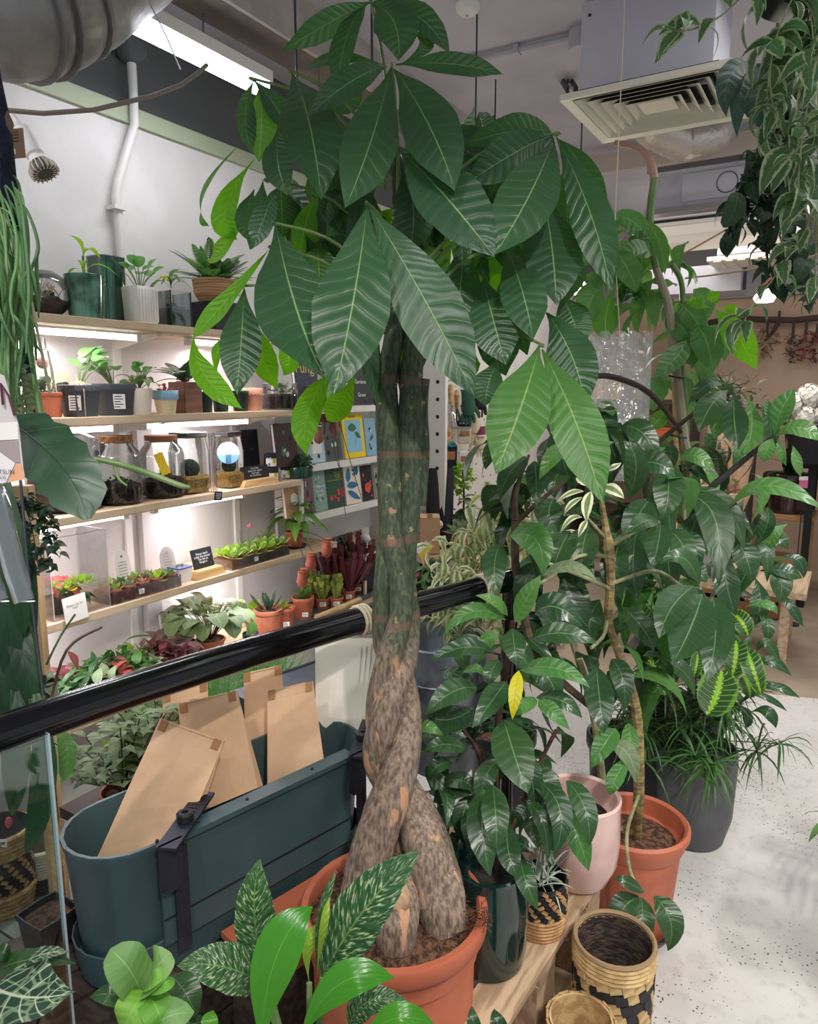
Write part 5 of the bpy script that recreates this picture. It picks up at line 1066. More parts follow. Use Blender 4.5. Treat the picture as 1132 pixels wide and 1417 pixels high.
# ---- counter
def kpot(px, off, rpx, hpx, m, lb, name='small_pot', grp=None, **kw):
    t, p = lt(name, lb, 'potted plant', 5, px, off, grp); r = mm(rpx, p); return t, pot(t, p, r, mm(hpx, p), m, **kw), p, r
t, c, p, r = kpot(352, .16, 14, 24, M_TERRA, 'orange pot with one broad lime leaf on the lowest counter', rim=.06)
for i in range(4): put(t, proto(L_LIME, 'ov', .6, .1), c, rdir(35, 75), ZZ, .08)
t, c, p, r = kpot(372, .05, 20, 36, M_CLAY, 'old clay pot with a dark aloe on the lowest counter', rim=.1)
rosette(t, c, 16, proto(lm('dark_aloe', (32, 62, 46), (60, 90, 66), 3, .3, .1, .03, .4, .05), 'lance', .18, -.1, .4), .13, (15, 80))
t, p = lt('blue_pot', 'small dark blue pot with a flat round green cactus', 'potted plant', 5, 347, .02); c = pot(t, p, .034, .05, mat('navy_glaze', (26, 44, 82), .3), rb=.9, rim=0); put(t, proto(L_MID, 'round', .95, .05), c-ZZ*.02, V((0, .1, 1)), XA, .075)
for px, off, lb, m_, n_ in ((394, .03, 'small orange pot with lime sprout and white label', L_LIME, 10), (420, .05, 'small orange pot of frothy green leaves with white label', L_BASIL, 40)):
    t, c, p, r = kpot(px, off, 15, 32, M_TERRA, lb, 'labelled_pot', 'orange pots with white labels', rim=.06)
    for i in range(n_): put(t, proto(m_, 'obov', .5, .1, nv=5, nu=2), c+V((rnd(-.02, .02), rnd(-.02, .02), rnd(0, .04 if n_ > 20 else .01))), rdir(-10, 80), ZZ, rnd(.025, .05))
    f = in_front(p); s = nz(ZZ.cross(f)); label_card(t, p+f*(r*.97)+s*.008+ZZ*.035, s, nz(ZZ-f*.12), .026, .022, lines=3)
p = onshelf(5, 410, .05); t = thing('grey_tray', 'flat grey saucer tray under the small orange pots', 'tray', p); obj('tray', MB().lathe(p+ZZ*.0005, [(.11, 0), (.115, .006), (.112, .006), (.0001, .003)], 24, sq=.6), mat('grey_tray', (120, 116, 124), .4), t); obj('lip', MB().lathe(p+ZZ*.004, [(.113, 0), (.117, .003), (.113, .005)], 24, sq=.6), M_NURS, t)
# pitcher plants in pots on a long black tray
a, b = onshelf(5, 425, .05), onshelf(5, 512, .03); c = (a+b)/2; L = (b-a).length; t = thing('black_tray', 'long black tray of pitcher plants on the lowest counter', 'tray', c+V((-.06, 0, 0)))
obj('tray', MB().box(c+V((-.06, 0, .006)), .24, L, .01), M_NURS, t, smooth=False)
for dx, dy in ((1, 0), (-1, 0), (0, 1), (0, -1)): obj('lip', MB().box(c+V((-.06+dx*.12, dy*L/2, .015)), .005 if dx else .24, .005 if dy else L, .024), M_NURS, t, smooth=False)
def pitcher(mb, b, d, L, r):
    P = [b+d*L*t_+ZZ*.12*L*t_*t_ for t_ in (0, .25, .5, .75, 1)]; mb.tube(P, [r*.25, r*.45, r*.7, r, r*1.05], 7, caps=False); e = P[-1]; s = nz(d.cross(ZZ)+V((.001, .01, 0))); leafgeo(mb, e-d*.002, e+ZZ*r*2.2, e+V((d.x, d.y, 0))*r*1.5+ZZ*r*2.6, r*2.6, nz(ZZ-d), 'round', .1, 4, 2)
L_PITL = lm('green_pitcher', (142, 158, 70), (150, 90, 60), 6, 1, .3, .05, .5, .2)
kk = 0
for px, off, m_, ph, n_, lb in ((430, .13, L_PITL, .10, 14, 'green pitcher plant at the back of the black tray'), (447, .06, L_PITL, .085, 20, 'squat lime pitcher plant in an orange pot on the black tray'), (468, .09, L_MAROON, .2, 16, 'tall maroon pitcher plant in the middle of the black tray'), (466, .01, L_PITL, .09, 10, 'lime pitcher plant at the front edge of the black tray'), (483, .03, L_MAROON, .17, 14, 'maroon pitcher plant with green tubes near the trunk'), (496, .07, L_MAROON, .24, 18, 'tallest dark maroon pitcher plant nearest the trunk'), (450, .17, L_MAROON, .2, 12, 'dark maroon pitcher plant behind the lime ones')):
    p = onshelf(5, px, off)+ZZ*.012; t = thing('pitcher_plant', lb, 'potted plant', p, 'pitcher plants on the black tray'); c = pot(t, p, .034, .05, M_TERRA, rb=.8, rim=.08)
    for i in range(n_):
        mb = MB(); pitcher(mb, c+V((rnd(-.015, .015), rnd(-.015, .015), 0)), rdir(52, 86), ph*rnd(.6, 1), rnd(.009, .013)); obj('pitcher', mb, m_, t)
    f = in_front(p); s = nz(ZZ.cross(f)); label_card(t, p+f*.033+ZZ*.025, s, ZZ, .03, .02, lines=2)
for px, py, d_, lb in ((418, 800, 2.95, 'larger red brown hanging pitcher below the bushy bright plant'), (430, 777, 2.95, 'smaller red brown hanging pitcher just under the shelf end'), (452, 758, 3.0, 'orange tan hanging pitcher beside the shelf end'), (441, 600, 3.0, 'wine red hanging pitcher in front of the books'), (462, 590, 3.05, 'tan hanging pitcher just below the wine red pot')):
    p = W(px, py, d_); t = thing('hanging_pitcher', lb, 'pitcher', p-ZZ*.05, 'hanging nepenthes pitchers'); m_ = mat('pitcher_red', (172, 92, 70), .4, col2=(140, 64, 54), scale=18) if py > 700 else mat('pitcher_wine', (128, 70, 66), .4, col2=(160, 110, 84), scale=14)
    obj('pitcher', MB().lathe(p, [(.0001, -.045), (.016, -.035), (.023, -.015), (.018, .012), (.016, .025), (.019, .028)], 14), m_, t); obj('lid', MB().lathe(p+V((0, .012, .034)), [(.0001, 0), (.017, .003), (.0001, .005)], 10), m_, t)
    up_ = onshelf(4, 408, .09)+ZZ*.085 if py > 700 else W(452, 566, 3.0); obj('tendril', MB().tube([p+V((0, .02, -.03)), p+V((.01, .03, .01)), p.lerp(up_, .4)+V((0, .02, .02)), up_], .0016, 5), M_STEMR, t)
# amber bottles
M_AMB = mat('amber_glass', (40, 22, 16), .08, coat=.4)
def bottle(px, off, h, r, lb, cap, sp=None):
    t, p = lt('amber_bottle', lb, 'bottle', 5, px, off, 'dark bottles on the counter'); obj('glass', MB().lathe(p, [(r*.94, 0), (r, .006), (r, h*.58), (r*.85, h*.7), (r*.36, h*.8), (r*.34, h*.88)], 20), M_AMB, t); obj('cap', MB().lathe(p+ZZ*h*.87, [(r*.4, 0), (r*.4, h*.12), (.0001, h*.125)], 14), cap, t)
    f = in_front(p); s = nz(ZZ.cross(f)); label_card(t, p+f*(r*1.01)+ZZ*h*.35, s, ZZ, r*1.2, h*.3, sp or M_SLATE, name='label'); return t, p
bottle(462, .26, .27, .034, 'dark bottle with silver cap, left of the row behind the pitcher plants', M_CHROME); bottle(472, .3, .29, .034, 'dark bottle with silver cap, tallest of the three behind the pitchers', M_CHROME); bottle(481, .25, .27, .03, 'dark bottle with silver cap, right of the three behind the pitchers', M_CHROME)
t, p = bottle(506, .1, .26, .042, 'dark bottle with a red label and clear cap beside the trunk', M_WHITE, mat('red_label', (206, 66, 50), .6)); obj('paper_top', MB().ball(p+ZZ*.275, .03, 8, 5, sz=.8), mat('crumpled_white', (236, 236, 236), .8, bump=.8), t)
bottle(518, .2, .30, .04, 'amber bottle with a white label just left of the trunk', M_BLACK, M_PAPER)
t, p = lt('kraft_wrap', 'tilted tan kraft wrapped packet behind the red label bottle', 'packet', 5, 497, .23); obj('packet', MB().box(p+ZZ*.16, .02, .1, .31, (nz((1, 0, .2)), YA, nz((-.2, 0, 1)))), M_KRAFT, t, smooth=False); obj('flap', MB().box(p+V((-.02, 0, .30)), .024, .09, .03), M_KRAFTD, t, smooth=False)
t = thing('price_board', 'small black chalk board with a script word in front of the bottles', 'sign', onshelf(5, 502, .0)); p = onshelf(5, 505, .0)+ZZ*.13; label_card(t, p, YA, nz((-.1, 0, 1)), .075, .075, M_SLATE, .003, 'board'); text(t, 'for plants', p, YA, nz((-.1, 0, 1)), .015, M_CHALK, .002); obj('stake', MB().box(p-ZZ*.085, .004, .008, .1), M_WOOD, t, smooth=False)
t = thing('framed_board', 'black board in a thin white frame leaning left of the trunk', 'frame', onshelf(5, 512, -.06)); p = onshelf(5, 513, .02)+ZZ*.112; label_card(t, p, YA, ZZ, .1, .2, M_SLATE, .008, 'board'); obj('frame', MB().box(p-YA*.052, .014, .01, .21), M_WHITE, t, smooth=False); obj('frame', MB().box(p+ZZ*.103, .014, .11, .008), M_WHITE, t, smooth=False)
t = thing('bamboo_pole', 'split pale bamboo pole lying along the front of the counter', 'pole', onshelf(5, 470, -.03)); a, b = onshelf(5, 438, -.03)+ZZ*.02, onshelf(5, 498, -.03)+ZZ*.02; M_BAMB = mat('bamboo', (206, 178, 128), .5, col2=(186, 154, 104), scale=10); obj('cane', MB().tube([a, b], .014, 10), M_BAMB, t)
for f in (.02, .45, .98): obj('node', MB().tube([a.lerp(b, f-.01), a.lerp(b, f+.01)], .0165, 10), M_BAMB, t)
# begonia group and low tray of foliage
t, p = lt('begonia', 'large silvery ribbed begonia sprawling over the counter edge behind the handrail', 'potted plant', 5, 292, .07); c = pot(t, p, .06, .07, M_TERRA, rb=.8); stalks(t, c, 34, proto(L_PEP, 'round', .9, .3), .085, .13, spread=1.1, el=(-35, 30), ms=M_STEMR); stalks(t, c, 8, proto(lm('olive_brown_leaf', (92, 88, 54), (130, 120, 84), 6, 1, .2, .05, .5, .2), 'heart', .7, .3), .075, .17, spread=.6, el=(-20, 40), ms=M_STEMR)
SP = [(L_DARK, 'lance', .4, .07), (L_FERND, 'lance', .3, .06), (L_MID, 'ov', .55, .05), (L_PILEA, 'round', .8, .04), (L_PALE, 'ov', .6, .045), (L_RED, 'ov', .5, .04), (lm('mauve_leaf', (140, 112, 108), (180, 150, 140), 6, 1, .3, .05, .5, .2), 'heart', .8, .06), (L_LIME, 'ov', .6, .04), (L_MAROON, 'lance', .4, .06), (L_VAR, 'ov', .6, .04)]
NM = {0: 'dark pointed leaves', 1: 'dark feathery green leaves', 2: 'plain mid green leaves', 3: 'small round coin leaves', 4: 'grey green leaves', 5: 'small pink red leaves', 6: 'mauve brown heart leaves', 7: 'fresh lime leaves', 8: 'maroon leaves', 9: 'cream edged leaves'}
rows = [(90, .02, 0), (100, .12, 8), (115, .03, 1), (128, .12, 2), (142, .02, 4), (150, .11, 1), (163, .04, 5), (175, .12, 7), (186, .03, 3), (198, .12, 9), (208, .03, 4), (220, .12, 6), (232, .03, 8), (246, .04, 6), (258, .15, 7)]
pos = ['at the left end of the counter row', 'second from the left in the counter row', 'above the left part of the handrail', 'at the back of the counter behind the rail', 'just over the handrail, left third', 'at the back left of the sprout', 'low against the handrail', 'at the back beside the tall sprout', 'over the handrail in the brightest patch', 'at the back in the brightest patch', 'over the handrail, left of the mauve one', 'at the back left of the begonia', 'against the rail left of the begonia', 'tucked under the begonia', 'at the back just left of the begonia']
for (px, off, k), ps in zip(rows, pos):
    m_, sh, wr, l_ = SP[k]; t, p = lt('counter_plant', f'pot plant with {NM[k]} {ps}', 'potted plant', 5, px, off, 'small pot plants along the counter'); c = pot(t, p, .042, .06, M_MINI if k % 2 else M_BLACK, rb=.8, n=16)
    for i in range(34): put(t, proto(m_, sh, wr, .2, nv=5, nu=2), c+V((rnd(-.05, .05), rnd(-.05, .05), rnd(0, .055))), rdir(-15, 75), ZZ, l_*rnd(.9, 1.4))
    if k == 0: rosette(t, c, 6, proto(m_, 'strap', .28, .15), .12, (40, 75))
    if px == 175:
        for a, L in ((5.4, .1), (.6, .13)): put(t, proto(L_MID, 'strap', .25, .4), c+ZZ*.04, rdir(55, 60, a), ZZ, L, 'frond')
# black and white packets leaning at the back of the counter
for px, lb, m_ in ((232, 'white card packet at the back of the counter', M_WHITE), (243, 'small black packet with a white photo print', M_SLATE), (252, 'second small black packet, nearest the begonia', M_SLATE)):
    t, p = lt('seed_packet', lb, 'packet', 5, px, .24, 'seed packets on the counter'); label_card(t, p+ZZ*.085, YA, nz((-.15, 0, 1)), .045, .17, m_, .012, 'packet'); label_card(t, p+V((.012, 0, .1)), YA, nz((-.15, 0, 1)), .03, .03, mat('grey_photo', (150, 150, 150), .6), .003, 'print')
# ================================================================ BOOK RACK
BY0, BY1 = 2.52, 3.25
RX = -2.08
t = thing('book_rack', 'white three-tier book rack beyond the pine shelves', 'book rack', (RX-.06, (BY0+BY1)/2, .9)); M_RACK = mat('white_laminate', (232, 230, 226), .45)
for z in (1.462, 1.202, .972): obj('shelf', MB().box((RX-.07, (BY0+BY1)/2, z), .16, BY1-BY0, .03), M_RACK, t, smooth=False)
obj('back_panel', MB().box((RX-.17, (BY0+BY1)/2+.05, 1.25), .015, BY1-BY0+.1, .9), M_RACK, t, smooth=False)
for y in (BY1+.05,): obj('side', MB().box((RX-.08, y, 1.0), .18, .03, 1.2), M_RACK, t, smooth=False)
obj('end_panel', MB().box((RX-.08, BY0-.01, 1.08), .16, .015, .22), M_RACK, t, smooth=False)
def bk(px0, px1, z, h, m, lb, deco=None, tilt=.12, th=.018):
    a = colx(px0, RX-.02, z); b = colx(px1, RX-.02, z); w = (b-a).length; u = nz(V((-tilt, 0, 1))); c = (a+b)/2+ZZ*.002+u*h/2
    t = thing('book', lb, 'book', (a+b)/2, 'books facing out on the rack'); n_ = YA.cross(u)
    obj('cover', MB().box(c+n_*(th/2-.001), w*.97, h, .002, (YA, u, n_)), m, t, smooth=False); obj('pages', MB().box(c, w*.94, h*.98, th-.003, (YA, u, n_)), M_PAPER, t, smooth=False); obj('back_cover', MB().box(c-n_*(th/2-.001), w*.97, h, .002, (YA, u, n_)), m, t, smooth=False)
    if deco: deco(t, c+n_*(th/2), w, h, u, n_)
    return t
def patch(t, c, u, n_, x, y, w, h, m, name='print'): return obj(name, MB().box(c+YA*x+u*y+n_*.0006, w, h, .0008, (YA, u, n_)), m, t, smooth=False)
def pl(t, c, u, n_, x, y, dx, dy, w, m, sh='ov'):
    mb = MB(); a = c+YA*x+u*y+n_*.0018; b = a+YA*dx+u*dy; leafgeo(mb, a, a.lerp(b, .5), b, w, n_, sh, 0, 8, 4); obj('printed_leaf', mb, m, t)
bc = lambda n, r, g, b: mat('print_'+n, (r, g, b), .6)
def yellow(t, c, w, h, u, n_):
    patch(t, c, u, n_, 0, -.0, w*.72, h*.74, bc('sky', 140, 196, 220)); pl(t, c, u, n_, -.01, h*.1, .0, h*.2, w*.4, bc('leafgreen', 50, 110, 60)); pl(t, c, u, n_, .01, h*.08, w*.25, -.03, w*.16, bc('leafgreen', 0, 0, 0)); patch(t, c, u, n_, .008, -h*.2, .012, h*.2, bc('orange', 200, 90, 50)); patch(t, c, u, n_, .008, -h*.12, .004, h*.1, M_INK); text(t, 'BOTANY', c+u*h*.44, YA, u, .014, M_INK, .001)
def bluel(t, c, w, h, u, n_):
    m = bc('blue', 46, 118, 160)
    for x, y, dx, dy, ww in ((-.3, .05, .12, .36, .3), (.3, .2, -.12, .22, .3), (-.38, -.02, .72, -.02, .26), (-.36, -.16, .74, -.26, .24)): pl(t, c, u, n_, x*w, y*h, dx*w, dy*h, ww*w, m)
    for i in range(4): pl(t, c, u, n_, .18*w, (.2+i*.05)*h, (.24 if i % 2 else -.18)*w, .05*h, .1*w, m)
def greenb(t, c, w, h, u, n_):
    y = bc('gold', 190, 180, 70); text(t, 'THE PLANT\nLOVERS\nGUIDE', c+u*h*.32+YA*w*.2, YA, u, .014, y, .001); patch(t, c, u, n_, 0, h*.2, w*.9, .002, y)
    for x, yy, ww, hh in ((-.28, -.24, .14, .12), (.15, -.12, .13, .16), (.1, -.3, .14, .1), (.36, -.14, .12, .24), (-.05, -.22, .1, .07)): patch(t, c, u, n_, x*w, yy*h, ww*w, hh*h, bc('pinkred', 222, 60, 80))
def floral(t, c, w, h, u, n_):
    for i in range(14): pl(t, c, u, n_, rnd(-.4, .3)*w, rnd(-.42, .35)*h, rnd(-.1, .2)*w, rnd(.04, .14)*h, .14*w, random.choice([bc('coral', 226, 90, 70), bc('violet', 120, 66, 110), bc('rose', 230, 170, 170), bc('leaf2', 60, 110, 70)]))
    pl(t, c, u, n_, 0, -.28*h, 0, .3*h, .5*w, bc('coral', 0, 0, 0), 'round')
def fungi(t, c, w, h, u, n_): text(t, 'Fungi', c+u*h*.27, YA, u, w*.42, bc('gold2', 216, 196, 90), .001); pl(t, c, u, n_, -.3*w, -.3*h, .5*w, .25*h, .3*w, bc('leaf2', 0, 0, 0)); pl(t, c, u, n_, .1*w, -.4*h, .1*w, .2*h, .3*w, bc('pale', 200, 210, 200))
def garden(t, c, w, h, u, n_): text(t, 'The', c+u*h*.36, YA, u, .022, M_CHALK, .001); text(t, 'Gardens', c-u*h*.03, YA, u, .028, M_CHALK, .001); text(t, 'Grow', c-u*h*.3, YA, u, .028, M_CHALK, .001); patch(t, c, u, n_, .1*w, -.43*h, .1*w, .06*h, bc('orange', 0, 0, 0))
def sketch(t, c, w, h, u, n_):
    for i in range(8): pl(t, c, u, n_, rnd(-.35, .2)*w, rnd(-.4, .3)*h, rnd(-.1, .15)*w, rnd(.08, .18)*h, .14*w, random.choice([bc('leaf3', 74, 110, 84), bc('rose', 0, 0, 0), bc('pale', 0, 0, 0)]))
def sketchw(t, c, w, h, u, n_): patch(t, c, u, n_, 0, -.0, w*.6, h*.5, M_PAPER); sketch(t, c, w, h, u, n_)
def words(t, c, w, h, u, n_): sketch(t, c, w, h, u, n_); text(t, 'How to\nhouse\nplant', c-u*h*.02, YA, u, .024, M_CHALK, .002)
Z1, Z2, Z3 = 1.478, 1.218, .988
bk(410, 442, Z1, .22, bc('navy', 44, 48, 78), 'navy book with a yellow title beside the glass bowl', fungi); bk(482, 517, Z1, .24, bc('black', 34, 34, 44), 'black book with bold white title words on the top tier', garden); bk(524, 536, Z1, .2, bc('amberc', 216, 150, 60), 'amber book on the top tier, seen between the trunks')
bk(382, 412, Z2, .19, bc('darkred', 60, 36, 40), 'dark book with an orange spine behind the green dish', sketch); bk(428, 449, Z2, .17, bc('paleblue', 180, 206, 214), 'pale blue book with a white title box, middle tier', sketchw); bk(450, 473, Z2, .19, bc('darkgrey', 74, 84, 84), 'dark grey floral book left of the yellow book', sketch); bk(476, 505, Z2, .215, bc('yellow', 238, 206, 20), 'bright yellow book with a blue picture panel', yellow); bk(506, 521, Z2, .19, bc('blue3', 130, 176, 204), 'light blue book right of the yellow book, by the trunk', sketch)
bk(395, 420, Z3, .18, bc('kraftc', 190, 150, 106), 'tan kraft covered book at the left of the bottom tier', lambda t, c, w, h, u, n_: pl(t, c, u, n_, 0, -.2*h, 0, .3*h, .4*w, M_PAPER, 'round')); bk(421, 434, Z3, .19, bc('mauve', 120, 90, 104), 'mauve floral book under the green dish', sketch); bk(435, 452, Z3, .2, bc('teal', 136, 170, 160), 'pale green book with white handwritten title words', words); bk(453, 477, Z3, .19, bc('dkgreen', 44, 84, 66), 'dark green book with pink red blocks on its cover', greenb); bk(478, 500, Z3, .20, bc('cream', 236, 222, 208), 'cream book with large blue leaves on its cover', bluel); bk(501, 516, Z3, .18, bc('black', 0, 0, 0), 'black book with red and violet flowers by the trunk', floral); bk(519, 530, Z3, .18, bc('grey9', 150, 150, 140), 'grey book seen between the two trunks, bottom tier', sketch)
# hanging pot in front of the books
p = W(450, 567, 3.0); t = thing('hanging_wine_pot', 'wine red hanging pot with white label in front of the books', 'potted plant', p-ZZ*.05); c = pot(t, p-ZZ*.05, .062, .085, mat('wine_plastic', (96, 34, 34), .4), rb=.75, rim=.06); f = in_front(p); s = nz(ZZ.cross(f)); label_card(t, p+f*.06+s*.0-ZZ*.002, s, ZZ, .05, .024, lines=2)
for i in range(9): put(t, proto(L_PILEA, 'lance', .35, .4), c, rdir(-10, 60), ZZ, .12)
mb = MB()
for a, b in (((460, 560), (478, 712)), ((466, 570), (502, 694)), ((456, 590), (470, 650))): mb.tube(curve(W(*a, 2.98), W(*b, 2.95), 6, .01), .0016, 5)
for a in (0, 2.1, 4.2): mb.tube([c+V((.05*math.cos(a), .05*math.sin(a), .005)), c+ZZ*.3, V((c.x, c.y, 2.955))], .001, 4)
obj('tendrils', mb, M_STEMR, t, kind='stuff')
# ================================================================ PALLET AND POTS AT THE RIGHT
PZ = .28
M_PALLET = mat('weathered_pallet', (196, 168, 136), .8, col2=(160, 132, 104), scale=4, stretch=(16, 1.5, 6), bump=.25, bscale=70)
t = thing('wooden_pallet', 'weathered wooden pallet carrying the pink pot and small basket', 'pallet', (-.6, 1.4, 0)); pd = nz(V((.03, .53, 0))); ps = nz(pd.cross(ZZ))
e0 = onz(850, 1213, PZ); bc0 = e0-ps*.078-pd*.0
for i in range(4):
    L_ = 1.0 if i == 0 else .42; c = bc0-ps*(.118*i)-pd*L_/2+ZZ*-.009; o = obj('board', MB().box(c, .1, L_+rnd(-.01, .01), .018, (ps, pd, ZZ)), M_PALLET, t, smooth=False); bev(o, .002); o['label'] = 'weathered pale board with a dark knot' if i == 0 else 'weathered pale board'
for q in (.06, .36, .94):
    for i in ((0, 3) if q < .9 else (0,)): obj('block', MB().box(bc0-ps*(.118*i)-pd*q+ZZ*-.14, .09, .1, .2, (ps, pd, ZZ)), M_PALLET, t, smooth=False)
    if q < .9: obj('cross_board', MB().box(bc0-ps*.177-pd*q+ZZ*-.029, .45, .09, .02, (ps, pd, ZZ)), M_PALLET, t, smooth=False)
for i, L_ in ((0, 1.0), (3, .42)): obj('bottom_board', MB().box(bc0-ps*(.118*i)-pd*L_/2+ZZ*-.26, .1, L_, .036, (ps, pd, ZZ)), M_PALLET, t, smooth=False)
obj('knot', MB().ball(onz(786, 1300, PZ), .009, 8, 5, sz=.15), mat('knot', (92, 62, 42), .8), t)
# pink pot
M_PINK = mat('pink_glaze', (226, 190, 182), .22, col2=(214, 176, 168), scale=8, coat=.4)
p = onz(797, 1238, PZ)+nz(V((-.3, .95, 0)))*.075; t = thing('pink_pot', 'glossy pale pink pot standing on the pallet end', 'pot', p)
obj('pot', MB().lathe(p, [(.066, 0), (.08, .006), (.103, .06), (.107, .12), (.104, .21), (.106, .232), (.101, .238), (.094, .232), (.094, .18), (.0001, .175)], 40), M_PINK, t); obj('soil', MB().lathe(p, [(.094, .178), (.0001, .184)], 20), M_DSOIL, t)
# P1: dark leaved plant in a dark green glass pot
p = onz(672, 1352, PZ)+nz(V((-.35, .9, 0)))*.06; P1 = thing('dark_leaved_pot_plant', 'dark glossy leaved plant in a bottle green glazed pot right of the trunk', 'potted plant', p)
obj('pot', MB().lathe(p, [(.07, 0), (.082, .006), (.088, .05), (.09, .16), (.082, .22), (.084, .235), (.079, .238), (.074, .22), (.0001, .2)], 36), mat('bottle_green_glaze_pot', (20, 44, 42), .1, coat=.6), P1); obj('soil', MB().lathe(p, [(.076, .205), (.0001, .212)], 20), M_DSOIL, P1)
s0 = p+ZZ*.2
def stem(par, rows, m=M_STEMB, name='stem', n=8):
    pts = [r if isinstance(r, tuple) and isinstance(r[0], Vector) else (W(r[0], r[1], r[2]), r[3]*r[2]/F) for r in rows]
    P, R = smooth([a for a, b in pts], [b for a, b in pts], 5); return obj(name, MB().tube(P, R, n), m, par)
stem(P1, [(s0, .008), (684, 1110, 1.68, 5), (688, 1010, 1.68, 5), (700, 930, 1.66, 5), (710, 860, 1.64, 4)], M_STEMR)
stem(P1, [(s0+V((.02, 0, 0)), .007), (668, 1130, 1.7, 4), (665, 1050, 1.7, 4), (640, 1010, 1.7, 3)], M_STEMR)
stem(P1, [(s0, .007), (720, 1120, 1.7, 4), (745, 1060, 1.7, 3), (770, 1010, 1.7, 3)], M_STEMR)
K = dict(shape='ov', fold=.14, wav=.012, up=.6)
pset(P1, L_DARK, '''682 902 640 896 592 917|28 1.6 1.55;709 870 712 896 715 922|33 1.58 1.52;735 885 780 876 826 891|33 1.62 1.6;700 943 682 968 653 1008|36 1.6 1.5
660 952 625 958 588 990|38 1.6 1.54;655 980 620 996 592 988|42 1.64 1.6;697 996 712 1045 731 1098|60 1.56 1.44;648 1038 615 1030 585 1042|27 1.6 1.55;742 965 778 970 806 994|27 1.64 1.6
625 1055 605 1060 592 1080|23 1.6 1.58;606 930 635 935 660 955|25 1.66 1.62;690 912 680 930 676 948|25 1.64 1.6;670 1092 668 1150 679 1213|46 1.55 1.45;682 1086 686 1130 688 1178|40 1.52 1.44
702 1140 704 1180 718 1216|36 1.58 1.5;720 1188 728 1220 745 1260|30 1.58 1.52;748 1082 776 1125 766 1184|35 1.6 1.52;784 1080 810 1120 815 1172|34 1.62 1.55;728 1108 752 1140 757 1194|23 1.6 1.56;690 1195 715 1200 746 1228|30 1.66 1.62
600 1110 630 1090 668 1096|36 1.72 1.68;590 1150 620 1130 660 1140|34 1.74 1.7;610 1085 640 1080 660 1100|26 1.7 1.66;640 1120 655 1150 648 1190|34 1.7 1.66;690 1050 670 1080 668 1120|30 1.66 1.62;720 1040 735 1075 740 1120|34 1.7 1.66
650 1100 640 1135 645 1170|30 1.7 1.7;590 1060 610 1085 640 1095|24 1.72 1.7;700 1110 690 1150 692 1195|34 1.66 1.6;730 1060 760 1090 775 1140|36 1.7 1.66;690 880 720 905 738 940|36 1.72 1.7;660 880 640 900 650 935|30 1.74 1.72;740 850 770 840 806 868|44 1.72 1.68
730 920 760 940 770 980|40 1.72 1.7;600 990 620 1010 650 1018|28 1.72 1.7;630 1195 660 1200 690 1230|34 1.72 1.7;655 1200 690 1220 700 1260|30 1.7 1.68'''.replace('\n', ';'), 1.6, **K)
pset(P1, L_MID, '720 928 770 925 817 952|30 1.6 1.52;712 860 728 830 748 796|31 1.6 1.54;700 858 655 846 614 878|25 1.6 1.55;703 852 685 832 658 824|18 1.6 1.56;746 968 765 985 789 1010|24 1.6 1.56;740 965 728 976 714 990|22 1.56 1.52;690 875 672 890 660 920|22 1.7 1.7;780 1120 800 1160 815 1206|36 1.62 1.58;570 1010 590 1005 615 1020|20 1.6 1.58;640 930 660 925 668 935|14 1.6 1.58', 1.6, **K)
pset(P1, L_YEL, '718 928 713 960 709 996|20 1.54 1.5', 1.5, **K)
for i in range(70):
    q = W(rnd(585, 780), rnd(1000, 1210), rnd(1.68, 1.82)); put(P1, proto(L_DARK, 'ov', .42, .3), q, rdir(-55, 20), ZZ+V(rdir(0, 60))*.6, rnd(.07, .11))
# small basket with air plant
M_RUSH = mat('natural_rush', (196, 156, 108), .8, col2=(166, 124, 80), scale=50, bump=.4); M_RUSHB = mat('black_rush', (36, 34, 36), .8, bump=.4)
def chevbasket(t, p, r0, r1, h, frac, n=22, rows=7, mats=None):
    "coiled base, herringbone top: every strand piece its own mesh"
    wovenlathe(t, p, [(r0*.97, 0), (r1, h*frac)], max(4, int(h*frac/.009)), M_RUSH, amp=.0012)
    obj('lining', MB().lathe(p, [(r0*.9, .002), (r1*.97, h*frac), (r1*.985, h), (r1*.93, h), (r1*.9, h*.3), (.0001, h*.28)], 28), M_RUSHB, t)
    rh = h*(1-frac)/rows; wdt = 2*math.pi*r1/n
    me = {}
    for m in (M_RUSH, M_RUSHB): me[m.name] = mesh('strand', MB().box((0, 0, 0), wdt*.86, .004, rh*.62), m, False)
    for j in range(rows):
        for i in range(n):
            a = 2*math.pi*(i+.5*(j % 2))/n; d = V((math.cos(a), math.sin(a), 0)); s = V((-math.sin(a), math.cos(a), 0)); tl_ = .6 if i % 2 else -.6
            x = nz(s+ZZ*tl_); o = link('strand', me[(M_RUSH if (i+j+(j//2)) % 2 else M_RUSHB).name], t); o.matrix_local = basis(x, nz(x.cross(d)), p+d*(r1*1.0)+ZZ*(h*frac+rh*(j+.5))-OFF[t.name], 1)
p = onz(745, 1303, PZ)+nz(V((-.32, .95, 0)))*.05; t = thing('air_plant_basket', 'small black and natural woven basket with a silvery air plant, on the pallet', 'basket', p); chevbasket(t, p, .056, .062, .135, .42, 24, 7)
tuft(t, p+ZZ*.12, 46, .12, .005, mat('silver_air_plant', (168, 178, 160), .7), el=(5, 80), droop=.35, spread=.02, name='air_plant')
